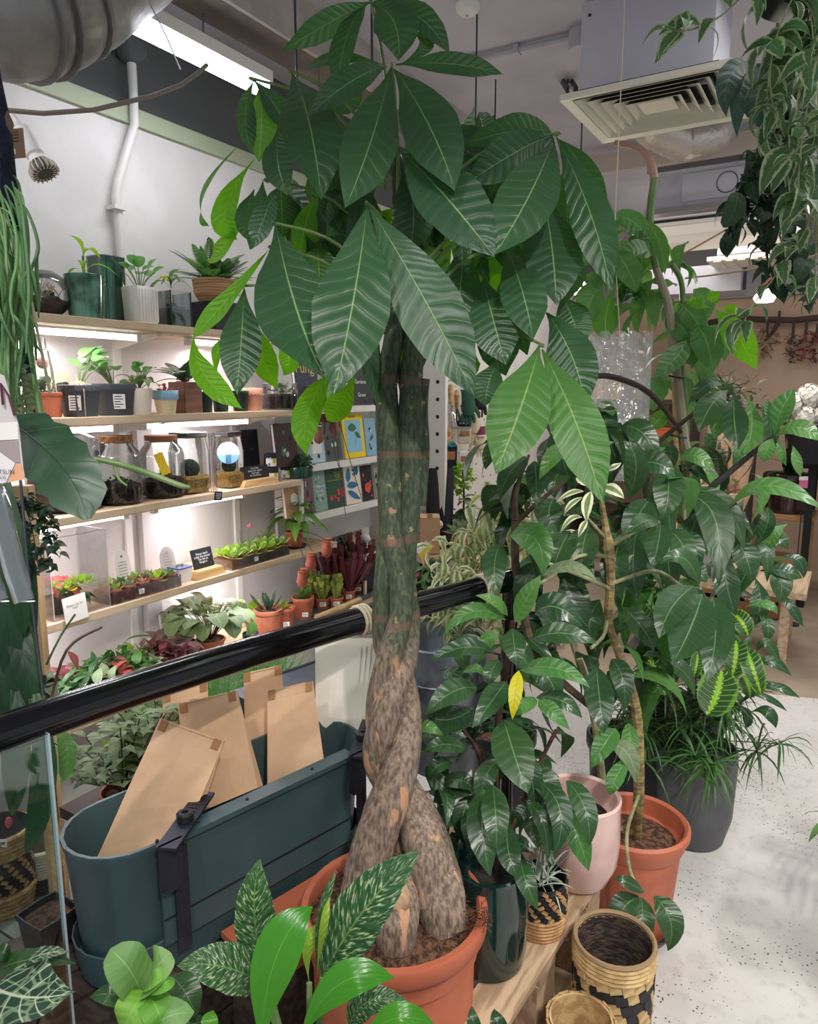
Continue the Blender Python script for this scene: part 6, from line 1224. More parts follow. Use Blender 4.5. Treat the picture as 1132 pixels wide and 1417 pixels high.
# tall checkered basket on the floor
p = W(836, 1300, 1.66); p = V((p.x, p.y, 0))+ps*.024; t = thing('checkered_basket', 'tall black and natural checkered basket standing on the floor beside the pallet', 'basket', p); hh = .325; r0, r1 = .082, .088
M_STRAW = mat('pale_straw', (206, 176, 126), .7, col2=(178, 146, 98), scale=40, bump=.25); M_BSTRAW = mat('black_straw', (40, 38, 40), .7, bump=.2)
nn, nr = 20, 11
me = {m.name: mesh('straw_strip', MB().box((0, 0, 0), 2*math.pi*r1/nn*.95, .005, hh*.86/nr*.95), m, False) for m in (M_STRAW, M_BSTRAW)}
for j in range(nr):
    for i in range(nn):
        a = 2*math.pi*(i+.5*(j % 2))/nn; d = V((math.cos(a), math.sin(a), 0)); s = V((-math.sin(a), math.cos(a), 0)); z = hh*.86*(j+.5)/nr
        black = (j in (9, 8) and i % 4 != j % 2) or (j < 8 and (i+(j//1)) % 2 == 0) or j in (0,); r = lerp(r0, r1, z/hh)+(.0025 if (i+j) % 2 else 0)
        o = link('straw_strip', me[(M_BSTRAW if black else M_STRAW).name], t); o.matrix_local = basis(nz(s+ZZ*.28), nz((s+ZZ*.28).cross(d)), p+d*r+ZZ*z-OFF[t.name], 1)
wovenlathe(t, p, [(r1*1.01, hh*.84), (r1*1.0, hh)], 5, lambda i: M_STRAW if i < 4 else mat('rim_straw', (150, 124, 92), .7, bump=.3), amp=.002)
obj('lining', MB().lathe(p, [(r0*.96, .002), (r1*.965, hh*.9), (r1*.94, hh*.97), (r1*.9, hh*.5), (r0*.85, .02), (.0001, .02)], 28), mat('basket_inside', (84, 68, 58), .8, col2=(48, 40, 38), scale=40, stretch=(1, 1, 2), bump=.6, bscale=70), t)
p = V((onz(775, 1560, 0).x, onz(775, 1560, 0).y, 0)); p = W(772, 1430, 1.50); p.z = 0; p = p+V((.03, .06, 0)); t = thing('pale_straw_basket', 'pale straw basket with black checks at the bottom edge of the photo, under the pallet', 'basket', p); hh = .235; r1 = .07
nn, nr = 18, 9; me = {m.name: mesh('straw_strip', MB().box((0, 0, 0), 2*math.pi*r1/nn*.95, .005, hh/nr*.95), m, False) for m in (M_STRAW, M_BSTRAW)}
for j in range(nr):
    for i in range(nn):
        a = 2*math.pi*(i+.5*(j % 2))/nn; d = V((math.cos(a), math.sin(a), 0)); s = V((-math.sin(a), math.cos(a), 0)); z = hh*(j+.5)/nr; o = link('straw_strip', me[(M_BSTRAW if j in (6, 7) and (i+j) % 2 else M_STRAW).name], t); o.matrix_local = basis(s, nz(s.cross(d)), p+d*(r1+(.002 if (i+j) % 2 else 0))+ZZ*z-OFF[t.name], 1)
obj('lining', MB().lathe(p, [(r1*.94, .002), (r1*.96, hh), (r1*.9, hh), (r1*.88, .02), (.0001, .02)], 24), M_STRAW, t)
# P2: umbrella tree in a terracotta pot with saucer
p = V((-.43, 1.97, 0)); P2 = thing('umbrella_tree', 'umbrella tree in a terracotta pot with a black saucer on the white floor', 'potted tree', p)
obj('saucer', MB().lathe(p, [(.115, 0), (.135, .03), (.13, .032), (.11, .008), (.0001, .006)], 36), M_BLACK, P2)
obj('pot', MB().lathe(p+ZZ*.006, [(.105, 0), (.108, .008), (.128, .26), (.134, .262), (.142, .285), (.151, .305), (.151, .32), (.143, .327), (.134, .32), (.13, .27), (.0001, .265)], 44), M_TERRA, P2); obj('soil', MB().lathe(p, [(.131, .272), (.07, .285), (.0001, .28)], 24), M_SOIL, P2)
s0 = p+V((.01, -.01, .27))
stem(P2, [(s0, .012), (884, 1080, 2.0, 8), (880, 980, 2.0, 7), (855, 900, 2.0, 6), (842, 858, 1.98, 6), (845, 808, 1.96, 6), (842, 757, 1.96, 8), (838, 730, 1.96, 5), (832, 690, 1.96, 3)], mat('tan_ringed_stem', (150, 132, 84), .7, col2=(104, 90, 60), scale=24, stretch=(1, 1, 3), bump=.3))
stem(P2, [(s0+V((-.05, .02, 0)), .009), (836, 1090, 2.05, 6), (820, 980, 2.05, 6), (790, 880, 2.1, 5)], M_STEMP)
for rows in ([(845, 808, 1.96, 3), (905, 790, 1.94, 3), (945, 812, 1.9, 2.5), (970, 814, 1.86, 2.5)], [(843, 757, 1.96, 3), (880, 735, 1.94, 2.5), (912, 722, 1.9, 2)], [(845, 815, 1.96, 3), (800, 795, 1.9, 3), (745, 775, 1.86, 2.5)], [(842, 770, 1.96, 3), (800, 770, 1.9, 2.5), (760, 800, 1.86, 2.5), (730, 815, 1.84, 2)], [(840, 858, 1.98, 3), (835, 880, 1.92, 2.5), (818, 897, 1.88, 2.5)], [(838, 745, 1.96, 2.5), (812, 716, 1.9, 2)], [(884, 1100, 2.0, 2.5), (868, 1150, 1.9, 2.5), (872, 1205, 1.8, 2.5), (888, 1232, 1.76, 2.5)], [(713, 720, 2.0, 6), (712, 690, 2.0, 5), (720, 660, 2.0, 3), (732, 630, 1.95, 2)], [(716, 722, 2.0, 4), (745, 695, 1.98, 3), (783, 665, 1.95, 2.5)], [(713, 780, 2.02, 6), (713, 720, 2.0, 6)], [(820, 980, 2.05, 5), (740, 900, 2.04, 6), (713, 780, 2.02, 6)]): stem(P2, rows, M_STEMB if rows[0][0] < 720 or rows[0][0] == 820 else M_STEMP, 'branch')
pset(P2, L_DARK, '''960 811 930 840 912 884|48 1.84 1.74;972 822 955 870 931 918|64 1.84 1.7;986 826 990 880 978 944|50 1.86 1.74;968 808 945 772 913 781|28 1.84 1.8;940 785 962 790 978 806|34 1.9 1.84
911 722 890 722 868 740|28 1.88 1.82;914 727 910 755 902 786|34 1.88 1.8;926 734 945 755 956 792|36 1.9 1.84;936 742 960 755 965 790|30 1.94 1.9
825 922 830 970 836 1015|42 1.86 1.76;846 912 862 940 864 985|32 1.86 1.8;790 880 770 868 742 836|42 1.86 1.8;862 840 890 870 905 900|34 1.95 1.9
731 632 705 655 692 692|31 1.92 1.84;740 638 742 665 742 700|30 1.92 1.84;693 752 684 785 690 828|36 1.86 1.78;788 735 775 760 765 790|42 1.96 1.92;815 728 806 760 805 796|44 1.96 1.92;767 690 760 712 775 738|42 2.0 1.96
700 605 680 625 672 650|24 1.96 1.9;860 740 850 790 862 830|40 2.0 1.98;880 740 876 790 884 830|36 2.02 2;870 690 880 640 862 610|34 2.04 2.0;830 830 816 860 822 890|34 2.02 2;780 800 800 850 830 880|40 2.02 2
870 650 905 640 935 660|40 2.05 2.0;900 690 880 720 868 760|40 2.08 2.05;860 590 890 600 910 640|36 2.1 2.05;920 640 925 680 915 720|44 2.1 2.05;790 640 770 660 768 690|34 2.1 2.05;930 740 925 780 935 820|40 2.1 2.1'''.replace('\n', ';'), 1.9, **K)
pset(P2, L_MID, '852 1008 836 1030 817 1064|32 1.8 1.74;706 742 742 748 751 797|46 1.84 1.78;786 615 765 632 746 664|26 1.9 1.84;868 1050 850 1080 845 1100|24 1.84 1.8;870 1000 872 1030 870 1060|24 1.9 1.86;800 640 820 620 850 612|22 2 1.98', 1.86, **K)
pset(P2, L_DARK, '892 1234 870 1222 850 1214|20 1.76 1.74;884 1240 862 1258 862 1282|38 1.76 1.74;888 1242 890 1275 893 1308|33 1.76 1.72;905 1240 928 1275 924 1316|38 1.74 1.7', 1.76, **K)
pset(P2, L_PALE, '750 797 790 784 826 803|19 1.84 1.78;845 1030 870 1045 880 1085|28 1.86 1.84', 1.8, **K)
pset(P2, L_VAR, '''808 680 790 682 769 696|9 1.9 1.86;806 688 790 698 781 712|9 1.9 1.86;818 680 812 700 812 722|16 1.88 1.84;832 674 850 678 864 690|18 1.88 1.86;840 650 850 646 860 640|10 1.9 1.9;806 716 790 718 775 738|9 1.88 1.84;812 720 806 730 800 744|10 1.88 1.84;800 660 806 665 815 672|14 1.9 1.88'''.replace('\n', ';'), 1.88, **K)
for i in range(130):
    q = W(rnd(690, 950), rnd(560, 960), rnd(2.04, 2.25)); put(P2, proto(L_DARK if i % 4 else L_MID, 'ov', .4, .3), q, rdir(-70, 10), ZZ+V(rdir(0, 60))*.7, rnd(.12, .2))
# tall staked umbrella plant behind (upper right)
p = V((-.62, 2.55, 0)); P3 = thing('staked_climbing_plant', 'tall staked plant with mid green fans behind the umbrella tree', 'potted plant', p); c = pot(P3, p, .13, .3, M_BLACK, rb=.8)
for x, dx in ((932, 0), (938, 5)): stem(P3, [(c+V((.0, 0, 0)), .009), (x+dx, 760, 2.62, 4.5), (x, 480, 2.62, 4)], mat('bamboo', (206, 178, 128)), 'stake')
stem(P3, [(c+V((.02, 0, 0)), .009), (950, 700, 2.6, 6), (946, 600, 2.6, 6), (932, 480, 2.6, 6), (924, 420, 2.6, 6), (908, 372, 2.6, 5)], mat('grey_bark_stem', (150, 140, 120), .8, bump=.3))
stem(P3, [(c+V((.03, .01, 0)), .008), (946, 640, 2.62, 4), (942, 500, 2.62, 4), (944, 400, 2.62, 4), (930, 366, 2.62, 4)], M_STEM)
stem(P3, [(908, 372, 2.6, 5), (900, 330, 2.6, 5.5), (900, 290, 2.6, 5.5), (906, 248, 2.6, 6)], M_STEM); stem(P3, [(906, 248, 2.6, 6), (898, 220, 2.6, 6), (880, 204, 2.62, 5), (850, 198, 2.64, 4)], mat('pinkish_stem', (170, 132, 120), .5), 'aerial_shoot')
stem(P3, [(945, 600, 2.6, 3), (900, 545, 2.5, 4), (850, 522, 2.45, 4), (815, 521, 2.4, 4)], mat('dark_twig', (0, 0, 0)), 'branch')
for z, xx in ((520, 935), (602, 938), (492, 937)): obj('tie', MB().tube([W(xx-10, z, 2.59), W(xx, z+2, 2.575), W(xx+12, z+4, 2.58)], .003, 6), M_BLACK, P3)
pset(P3, L_BACKLIT, '990 428 1018 462 1047 511|40 2.5 2.44;995 420 988 410 986 402|18 2.5 2.5;1000 425 1012 428 1024 438|16 2.5 2.48;985 425 965 420 950 416|16 2.55 2.52', 2.5, shape='lance', fold=.1, up=.3)
pset(P3, L_MID, '''965 450 980 480 986 516|44 2.56 2.5;950 470 930 500 905 520|34 2.56 2.5;940 420 960 440 975 470|34 2.6 2.56;850 340 820 350 800 372|36 2.5 2.46;850 345 870 375 880 405|36 2.55 2.5;830 400 815 420 812 450|40 2.55 2.5;960 455 950 480 955 505|34 2.62 2.6
905 350 880 345 855 355|30 2.6 2.56;820 330 842 350 850 375|30 2.6 2.56;960 400 975 420 968 452|30 2.62 2.6;920 440 945 455 960 485|38 2.62 2.58;810 380 835 390 855 400|26 2.6 2.6;920 520 905 545 905 570|36 2.62 2.6
870 330 890 330 918 322|24 2.62 2.6;780 360 800 350 830 352|30 2.7 2.7;860 300 845 310 835 330|22 2.6 2.6;975 440 960 470 955 500|36 2.66 2.64;985 450 1000 470 1002 500|26 2.66 2.64;845 300 880 310 905 350|30 2.64 2.6'''.replace('\n', ';'), 2.55, shape='ov', fold=.12, up=.5, wav=.02)
pset(P3, L_TREEL, '884 300 910 330 920 380|22 2.5 2.5;850 400 838 440 842 470|36 2.58 2.54;925 560 912 580 900 590|26 2.6 2.58', 2.55, shape='lance', fold=.12, up=.5)
for i in range(118):
    x, y = rnd(800, 970), rnd(330, 560)
    if x < 925 and y > 425: continue
    q = W(x, y, rnd(2.58, 2.8))
    put(P3, proto(L_MID if i % 3 else L_BASIL, 'ov', .42, .3), q, rdir(-60, 20), ZZ+V(rdir(0, 60))*.7, rnd(.11, .19))
# P4: glossy fan and drooping strap leaves at the right
p = V((-.44, 2.9, 0)); P4 = thing('drooping_leaf_plant', 'dark plant with long drooping and fan leaves at the right edge of the group', 'potted plant', p); c = pot(P4, p, .14, .32, M_BLACK, rb=.8)
stem(P4, [(c, .012), (962, 850, 2.55, 8), (955, 740, 2.5, 7), (975, 686, 2.4, 5), (1020, 645, 2.35, 4), (1072, 603, 2.3, 3)], mat('blackish_stem', (44, 42, 40), .6), 'stem'); stem(P4, [(955, 740, 2.5, 4), (900, 640, 2.45, 3.5), (950, 580, 2.4, 3), (1008, 543, 2.35, 3)], M_STEMB, 'branch')
pset(P4, L_DARK, '''1008 540 985 560 967 598|38 2.32 2.24;1016 543 1016 580 1022 622|37 2.32 2.22;1005 532 980 532 952 561|22 2.32 2.3;1052 560 1066 590 1062 636|22 2.4 2.36;930 690 985 708 994 812|46 2.3 2.16;1002 752 1004 800 1018 852|36 2.35 2.3;1012 745 1030 765 1040 802|36 2.35 2.3
940 678 1000 694 1030 764|27 2.34 2.26;975 700 955 740 945 790|40 2.4 2.36;1060 780 1080 800 1078 836|30 2.5 2.46;1050 790 1085 790 1110 800|24 2.5 2.46;1045 800 1052 830 1045 866|26 2.5 2.46;1055 780 1035 790 1016 830|28 2.5 2.46;1080 820 1095 840 1112 868|14 2.5 2.46;1062 760 1075 745 1090 760|26 2.56 2.5
1045 850 1062 862 1060 892|18 2.46 2.42;1010 870 1018 860 1050 868|20 2.4 2.4;1040 760 1060 730 1062 700|22 2.5 2.5;1030 690 1010 720 990 740|30 2.46 2.4;1080 770 1105 776 1112 800|18 2.5 2.5'''.replace('\n', ';'), 2.4, shape='lance', fold=.12, up=.6, wav=.02)
pset(P4, L_MID, '''1036 550 1040 590 1030 630|32 2.36 2.3;1000 553 996 580 988 608|24 2.36 2.32;1072 602 1080 570 1100 537|30 2.3 2.26;1068 590 1064 570 1062 552|12 2.3 2.3;1072 605 1105 592 1140 612|28 2.3 2.24;1076 606 1080 625 1088 644|12 2.3 2.3;1097 616 1102 635 1108 660|14 2.28 2.26;1070 606 1062 620 1056 640|22 2.3 2.28;1008 705 1062 672 1140 706|28 2.26 2.12
1090 725 1070 740 1060 765|20 2.5 2.5;1030 840 1060 836 1076 850|14 2.4 2.36;940 640 960 630 990 650|26 2.45 2.4'''.replace('\n', ';'), 2.3, shape='lance', fold=.12, up=.6, wav=.02)
for i in range(70):
    q = W(rnd(900, 1050), rnd(600, 860), rnd(2.5, 2.72)); put(P4, proto(L_DARK if i % 4 else L_MID, 'lance', .32, .4), q, rdir(-70, 10), ZZ+V(rdir(0, 60))*.7, rnd(.12, .18))
# prayer plant on a black stand
st = V((onz(900, 1170, 0).x-.03, onz(900, 1170, 0).y+.12, 0)); t = thing('black_plant_stand', 'square black pillar stand behind the terracotta pot', 'stand', st)
obj('pillar', MB().box(st+ZZ*.34, .075, .075, .66), M_BLACK, t, smooth=False); obj('top_plate', MB().box(st+ZZ*.675, .2, .2, .015), M_BLACK, t, smooth=False); obj('base_plate', MB().box(st+ZZ*.006, .12, .12, .012), M_BLACK, t, smooth=False)
p = st+ZZ*.683; P5 = thing('prayer_plant', 'prayer plant with lime herringbone leaves on a black stand', 'potted plant', p); c = pot(P5, p, .085, .12, M_NURS, rb=.8)
pset(P5, L_FISH, '''892 888 905 925 922 962|38 2.25 2.16;998 928 992 960 978 990|52 2.3 2.22;1012 848 1026 860 1036 880|28 2.35 2.3;1032 898 1042 925 1054 962|30 2.32 2.26;1018 886 1018 910 1012 940|32 2.34 2.3;877 836 890 850 906 874|28 2.3 2.26;944 916 948 928 950 942|22 2.34 2.3;966 903 964 920 960 937|18 2.34 2.3;1028 936 1036 950 1038 966|22 2.36 2.34
930 895 928 920 935 945|30 2.4 2.36;985 890 980 915 985 940|34 2.4 2.36;1000 880 1012 890 1028 905|28 2.42 2.4;915 850 905 870 910 900|30 2.42 2.4;950 880 945 900 950 925|34 2.44 2.4;840 790 846 806 850 826|26 2.5 2.5;870 810 862 826 866 850|24 2.5 2.5'''.replace('\n', ';'), 2.35, shape='round', fold=.1, up=.4, wav=.01)
for i in range(26): put(P5, proto(L_FISH, 'round', .6, .3), c+rdir(5, 70)*rnd(.02, .09), rdir(-60, 25), ZZ, rnd(.07, .11))
pset(P5, L_DARK, '1040 922 1066 915 1096 936|16 2.36 2.32;1036 916 1030 900 1040 880|14 2.36 2.36;1040 985 1062 985 1074 1008|18 2.34 2.3;1020 975 1034 990 1032 1008|14 2.34 2.34;1042 950 1075 952 1108 966|12 2.36 2.32;1050 940 1080 950 1100 960|10 2.36 2.34;1030 960 1060 965 1090 985|10 2.36 2.34;1046 905 1060 890 1082 922|16 2.4 2.38', 2.35, shape='lance')
# grassy plant in grey pot
p = onz(955, 1178, 0)+nz(V((-.15, .98, 0)))*.1; P7 = thing('umbrella_grass', 'grassy umbrella sedge in a tall grey pot on the white floor', 'potted plant', p)
obj('pot', MB().lathe(p, [(.095, 0), (.105, .006), (.128, .1), (.134, .3), (.13, .34), (.124, .34), (.12, .28), (.0001, .27)], 36), mat('charcoal_pot', (92, 92, 96), .5, col2=(80, 80, 84), scale=6), P7)
L_SEDGE = lm('sedge_blade', (62, 104, 48), (100, 140, 80), 3, .2, 0, .04, .45, .25); L_SEDGED = lm('dark_sedge_blade', (38, 66, 34), (80, 110, 60), 3, .2, 0, .04, .45, .2)
for i in range(44):
    e = p+ZZ*.3+rdir(10, 85)*rnd(.1, .3); e.z = min(e.z, .62); mb = MB(); b = p+ZZ*.28+V((rnd(-.07, .07), rnd(-.07, .07), 0)); mb.tube([b, b.lerp(e, .5)+ZZ*.03, e], .0018, 5)
    for k in range(20):
        d = rdir(-35, 45); l = rnd(.08, .17); leafgeo(mb, e, e+d*l*.55+ZZ*.005, e+d*l-ZZ*l*.35, .0075, nz(ZZ+rdir(0, 20)*.4), 'needle', .1, 4, 1)
    obj('sedge_stem', mb, L_SEDGE if i % 3 else L_SEDGED, P7)
# variegated weeping fig
p = V((-1.02, 2.36, 0)); P6 = thing('variegated_fig', 'cream variegated weeping fig with drooping small leaves behind the handrail end', 'potted tree', p); c = pot(P6, p, .13, .3, M_BLACK, rb=.8)
stem(P6, [(c, .012), (700, 850, 2.45, 6), (700, 760, 2.45, 5), (690, 690, 2.45, 4)], M_STEMB)
tips = [(690, 690), (660, 720), (640, 745), (625, 775), (610, 800), (650, 780), (670, 750), (690, 740), (640, 810), (660, 830), (605, 830), (625, 845), (700, 720), (685, 790), (740, 700), (730, 745), (705, 800), (650, 855), (615, 860), (680, 850), (760, 740)]
mb = MB()
for x, y in tips: mb.tube(curve(W(702, 740, 2.45), W(x, y, rnd(2.3, 2.5)), 5, -.03), .002, 5)
obj('twigs', mb, M_STEMP, P6, kind='stuff')
for i in range(280):
    x, y = random.choice(tips); q = W(x+rnd(-26, 26), y+rnd(-22, 24), rnd(2.26, 2.5)); put(P6, proto(L_VAR, 'ov', .42, .35, nv=6, nu=4), q, rdir(-75, 0), ZZ+V(rdir(0, 60))*.6, rnd(.06, .095))
# ================================================================ HANGING PLANTS, UPPER RIGHT
p = W(1120, -60, 1.75); t = thing('hanging_pot', 'hanging pot of striped trailing vine at the top right corner', 'hanging plant', p); c = pot(t, p-ZZ*.1, .13, .16, M_BLACK, rb=.8)
for a in (0, 2.1, 4.2): obj('cord', MB().tube([p+V((.12*math.cos(a), .12*math.sin(a), .05)), V((p.x, p.y, 2.95))], .002, 5), M_BLACK, t)
vines = [[(1128, -10), (1110, 60), (1096, 130), (1090, 200)], [(1135, 0), (1130, 120), (1118, 220), (1125, 330)], [(1100, -10), (1075, 50), (1065, 110), (1075, 170)], [(1140, 40), (1115, 160), (1105, 260), (1120, 300)], [(1132, 250), (1118, 310), (1085, 365), (1040, 425), (1030, 445)], [(1040, -20), (1000, 20), (960, 40), (930, 42)], [(1132, 60), (1080, 120), (1060, 150), (1085, 215)], [(1120, -10), (1132, 180), (1128, 400)]]
for v in vines:
    d0 = rnd(1.6, 1.8); P, R = smooth([W(x, y, d0) for x, y in v], [.002]*len(v), 8); obj('vine', MB().tube(P, R, 6), M_STEMP, t)
    for i in range(0, len(P)):
        if rnd(0, 1) < .6: put(t, proto(L_TRAD, 'ov', .5, .3, nv=7, nu=4), P[i], rdir(-70, 20), ZZ+V(rdir(0, 60))*.6, rnd(.06, .1))
for i in range(44):
    x = rnd(1056, 1150); y = rnd(-10, 230) if x > 1085 else rnd(0, 160)
    put(t, proto(L_TRAD, 'ov', .5, .3, nv=7, nu=4), W(x, y, rnd(1.6, 1.9)), rdir(-75, 10), ZZ+V(rdir(0, 60))*.6, rnd(.07, .12))
p = W(1110, 130, 2.1); t = thing('hanging_ivy', 'dark lobed ivy hanging below the striped vine at the upper right', 'hanging plant', p)
mb = MB().tube([p, V((p.x, p.y, 2.95))], .003, 6); obj('cord', mb, M_BLACK, t); pot(t, p-ZZ*.1, .09, .11, M_BLACK, rb=.8)
L_IVY = lm('ivy_leaf', (44, 72, 48), (84, 110, 76), 4, 1, .3, .05, .45, .15); iv = []
for v in ([(1090, 150), (1050, 230), (1020, 280), (1010, 310)], [(1100, 150), (1070, 260), (1060, 340), (1075, 400)], [(1110, 160), (1085, 250), (1080, 330), (1110, 380)], [(1080, 180), (1040, 230), (1060, 280)], [(1110, 200), (1095, 300), (1128, 420)]):
    P, R = smooth([W(x, y, rnd(2.0, 2.15)) for x, y in v], [.0022]*len(v), 9); obj('vine', MB().tube(P, R, 5), M_STEMB, t)
    for q in P:
        b = q+rdir(-60, 30)*.03
        for k in range(2): put(t, proto(L_IVY, 'heart', .75, .3, nv=6, nu=4), b+rdir(-60, 60)*.02, rdir(-80, 10), ZZ+V(rdir(0, 60))*.7, rnd(.04, .075))
clump(t, W(1075, 265, 2.12), .1, 160, .035, L_IVY, sz=1.2)
put(t, proto(L_IVY, 'cactus', .7, .3), W(1020, 266, 2.0), V((-.2, 0, -1)), -FW, .09)
p = W(1040, 78, 2.0); t = thing('hanging_philodendron', 'large dark drooping leaves beside the diffuser corner at the upper right', 'hanging plant', p); obj('stem', MB().tube([p, p+V((.06, 0, .06)), V((p.x+.1, p.y, 2.95))], .005, 7), M_STEM, t)
pset(t, lm('blue_green_leaf', (54, 84, 74), (90, 120, 104), 7, 1, .15, .04, .4, .15), '1036 86 1008 110 1005 162|34 2.0 1.95;1040 88 1024 130 1020 190|28 2.0 1.95;1046 90 1050 130 1048 176|62 2.02 1.98;1056 92 1078 130 1082 160|40 2.05 2.0;1050 150 1058 165 1050 178|30 2.0 2', 2.0, shape='ov', fold=.2, up=.3)
# plastic sleeve hung upper right middle
t = thing('clear_plastic_bag', 'crinkled clear plastic sleeve hanging behind the umbrella plant', 'plastic bag', W(858, 600, 2.52)); mb = MB(); vs = []; n = 26
for j in range(13):
    for i in range(n):
        a = 2*math.pi*i/n; x = lerp(858-46, 858-36, j/12)+(math.cos(a)*.5+.5)*lerp(92, 72, j/12); y = 462+j*17+(6*math.sin(i*1.7) if j == 0 else 0); vs.append(W(x, y, 2.52+.05*math.sin(a)+.012*math.sin(i*2.3+j*.8)))
mb.add(vs, [(j*n+i, j*n+(i+1) % n, (j+1)*n+(i+1) % n, (j+1)*n+i) for j in range(12) for i in range(n)])
def plasticbag():
    m, tt, out = nt('milky_plastic'); g = N(tt, 'ShaderNodeBsdfGlossy'); g.inputs[1].default_value = .15; tr = N(tt, 'ShaderNodeBsdfTransparent'); tr.inputs[0].default_value = (.97, .98, .99, 1); tl = N(tt, 'ShaderNodeBsdfTranslucent'); tl.inputs[0].default_value = (.85, .88, .9, 1)
    a = N(tt, 'ShaderNodeMixShader'); a.inputs[0].default_value = .3; tt.links.new(tr.outputs[0], a.inputs[1]); tt.links.new(tl.outputs[0], a.inputs[2]); b = N(tt, 'ShaderNodeMixShader'); b.inputs[0].default_value = .16; tt.links.new(a.outputs[0], b.inputs[1]); tt.links.new(g.outputs[0], b.inputs[2]); tt.links.new(b.outputs[0], out.inputs[0])
    tc = N(tt, 'ShaderNodeTexCoord'); no = N(tt, 'ShaderNodeTexNoise', i0=tc.outputs['Object']); no.inputs['Scale'].default_value = 22; bp = N(tt, 'ShaderNodeBump'); bp.inputs['Strength'].default_value = .8; bp.inputs['Distance'].default_value = .02; tt.links.new(no.outputs[0], bp.inputs['Height']); tt.links.new(bp.outputs[0], g.inputs['Normal']); return m
G_MILK = plasticbag(); obj('sleeve', mb, G_MILK, t); obj('hanger', MB().tube([W(858, 465, 2.52), W(850, 330, 2.52), V((W(850, 330, 2.52).x, W(850, 330, 2.52).y, 2.95))], .002, 5), M_TWINE, t)
for a, b, lb in (((948, 385), (1135, 352), 'thin tan cord stretched across below the far diffuser'), ((905, 372), (1085, 268), 'thin tan cord rising to the ivy')): sole('stretched_cord', MB().tube(curve(W(*a, 2.9), W(*b, 2.7), 6, .01), .0035, 6), mat('tan_cord', (170, 140, 110), .8), lb, 'cord')
# ================================================================ LEFT FOREGROUND
M_ROPE = mat('navy_rope', (28, 34, 58), .9, col2=(18, 22, 40), scale=60, bump=.8, bscale=120)
p = W(22, 170, 1.32); t = thing('rhipsalis', 'trailing mistletoe cactus hanging from a navy rope at the upper left edge', 'hanging plant', p)
P, R = smooth([W(-20, 60, 1.34), W(2, 180, 1.33), W(14, 260, 1.33), W(26, 340, 1.34), W(36, 460, 1.36), W(44, 600, 1.38)], [.016, .017, .013, .012, .010, .008], 6); obj('rope', MB().tube(P, R, 10), M_ROPE, t)
P, R = smooth([W(-12, 100, 1.3), W(6, 190, 1.3), W(8, 300, 1.3)], [.014, .014, .01], 6); obj('rope', MB().tube(P, R, 10), M_ROPE, t)
mb = MB(); vs = [W(-40, 290, 1.3), W(-10, 270, 1.3)]
obj('hanging_loop', MB().tube([W(-20, 120, 1.31), W(2, 150, 1.3), W(12, 172, 1.3), W(8, 190, 1.3)], .009, 8), mat('brown_leather', (110, 84, 68), .7), t)
L_RHIP = lm('mistletoe_strand', (104, 146, 90), (130, 166, 110), 4, .5, .05, .04, .5, .25, None, .1, var=.7)
for i in range(84):
    d = rnd(1.14, 1.36); x = rnd(-70, 24); y = rnd(240, 330); xe = min(x*.6+rnd(4, 38), 43); ye = rnd(380, 520) if xe > 34 else rnd(400, 610); n_ = 7; pts = []
    bow = rnd(4, 22); wv = rnd(2, 6); ph = rnd(0, 6)
    for k in range(n_):
        s = k/(n_-1); pts.append(W(lerp(x, xe, s**.7)+bow*math.sin(math.pi*min(1, s*1.3))*.8+wv*math.sin(ph+s*7), lerp(y, ye, s)-18*math.sin(math.pi*min(1, s*2.4))*(s < .42), d-.03*s))
    P, R = smooth(pts, [.0014, .002, .0028, .0032, .0029, .0024, .001], 4); obj('strand', MB().tube(P, R, 5), L_RHIP, t)
    if i % 2:
        q = P[len(P)//2]; P2, R2 = smooth([q, q+V((rnd(-.01, .03), rnd(-.02, .02), -.03)), q+V((rnd(-.01, .035), rnd(-.02, .02), -.09))], [.002, .0036, .0012], 4); obj('strand', MB().tube(P2, R2, 5), L_RHIP, t)
P, R = smooth([W(36, 420, 1.2), W(44, 500, 1.2), W(54, 560, 1.2), W(63, 592, 1.2)], [.003, .0042, .005, .0045], 4); obj('strand', MB().tube(P, R, 6), L_RHIP, t)
t = thing('brown_card_tag', 'small brown card tag beside the navy rope, under the bulb lamp', 'tag', W(22, 218, 1.42)); a = nz(W(30, 178, 1.42)-W(34, 220, 1.42)); rr = nz(RT-a*RT.dot(a)); c = W(19, 199, 1.42); label_card(t, c, rr, a, .042, .058, mat('brown_card', (150, 118, 94), .8), .002, 'card'); patch_m = mat('grey_print', (0, 0, 0))
label_card(t, c-a*.016-rr*.004+rr.cross(a)*.0012, rr, a, .014, .011, M_PAPER, .0006, 'sticker'); mb = MB()
for i in range(4): mb.box(c+a*(.004+.006*i)+rr.cross(a)*.0014, .022, .0015, .0006, (rr, a, rr.cross(a)))
obj('print', mb, M_INK, t, smooth=False); obj('loop', MB().tube([c+a*.027, c+a*.045-rr*.01, W(8, 168, 1.32)], .001, 4), M_TWINE, t)
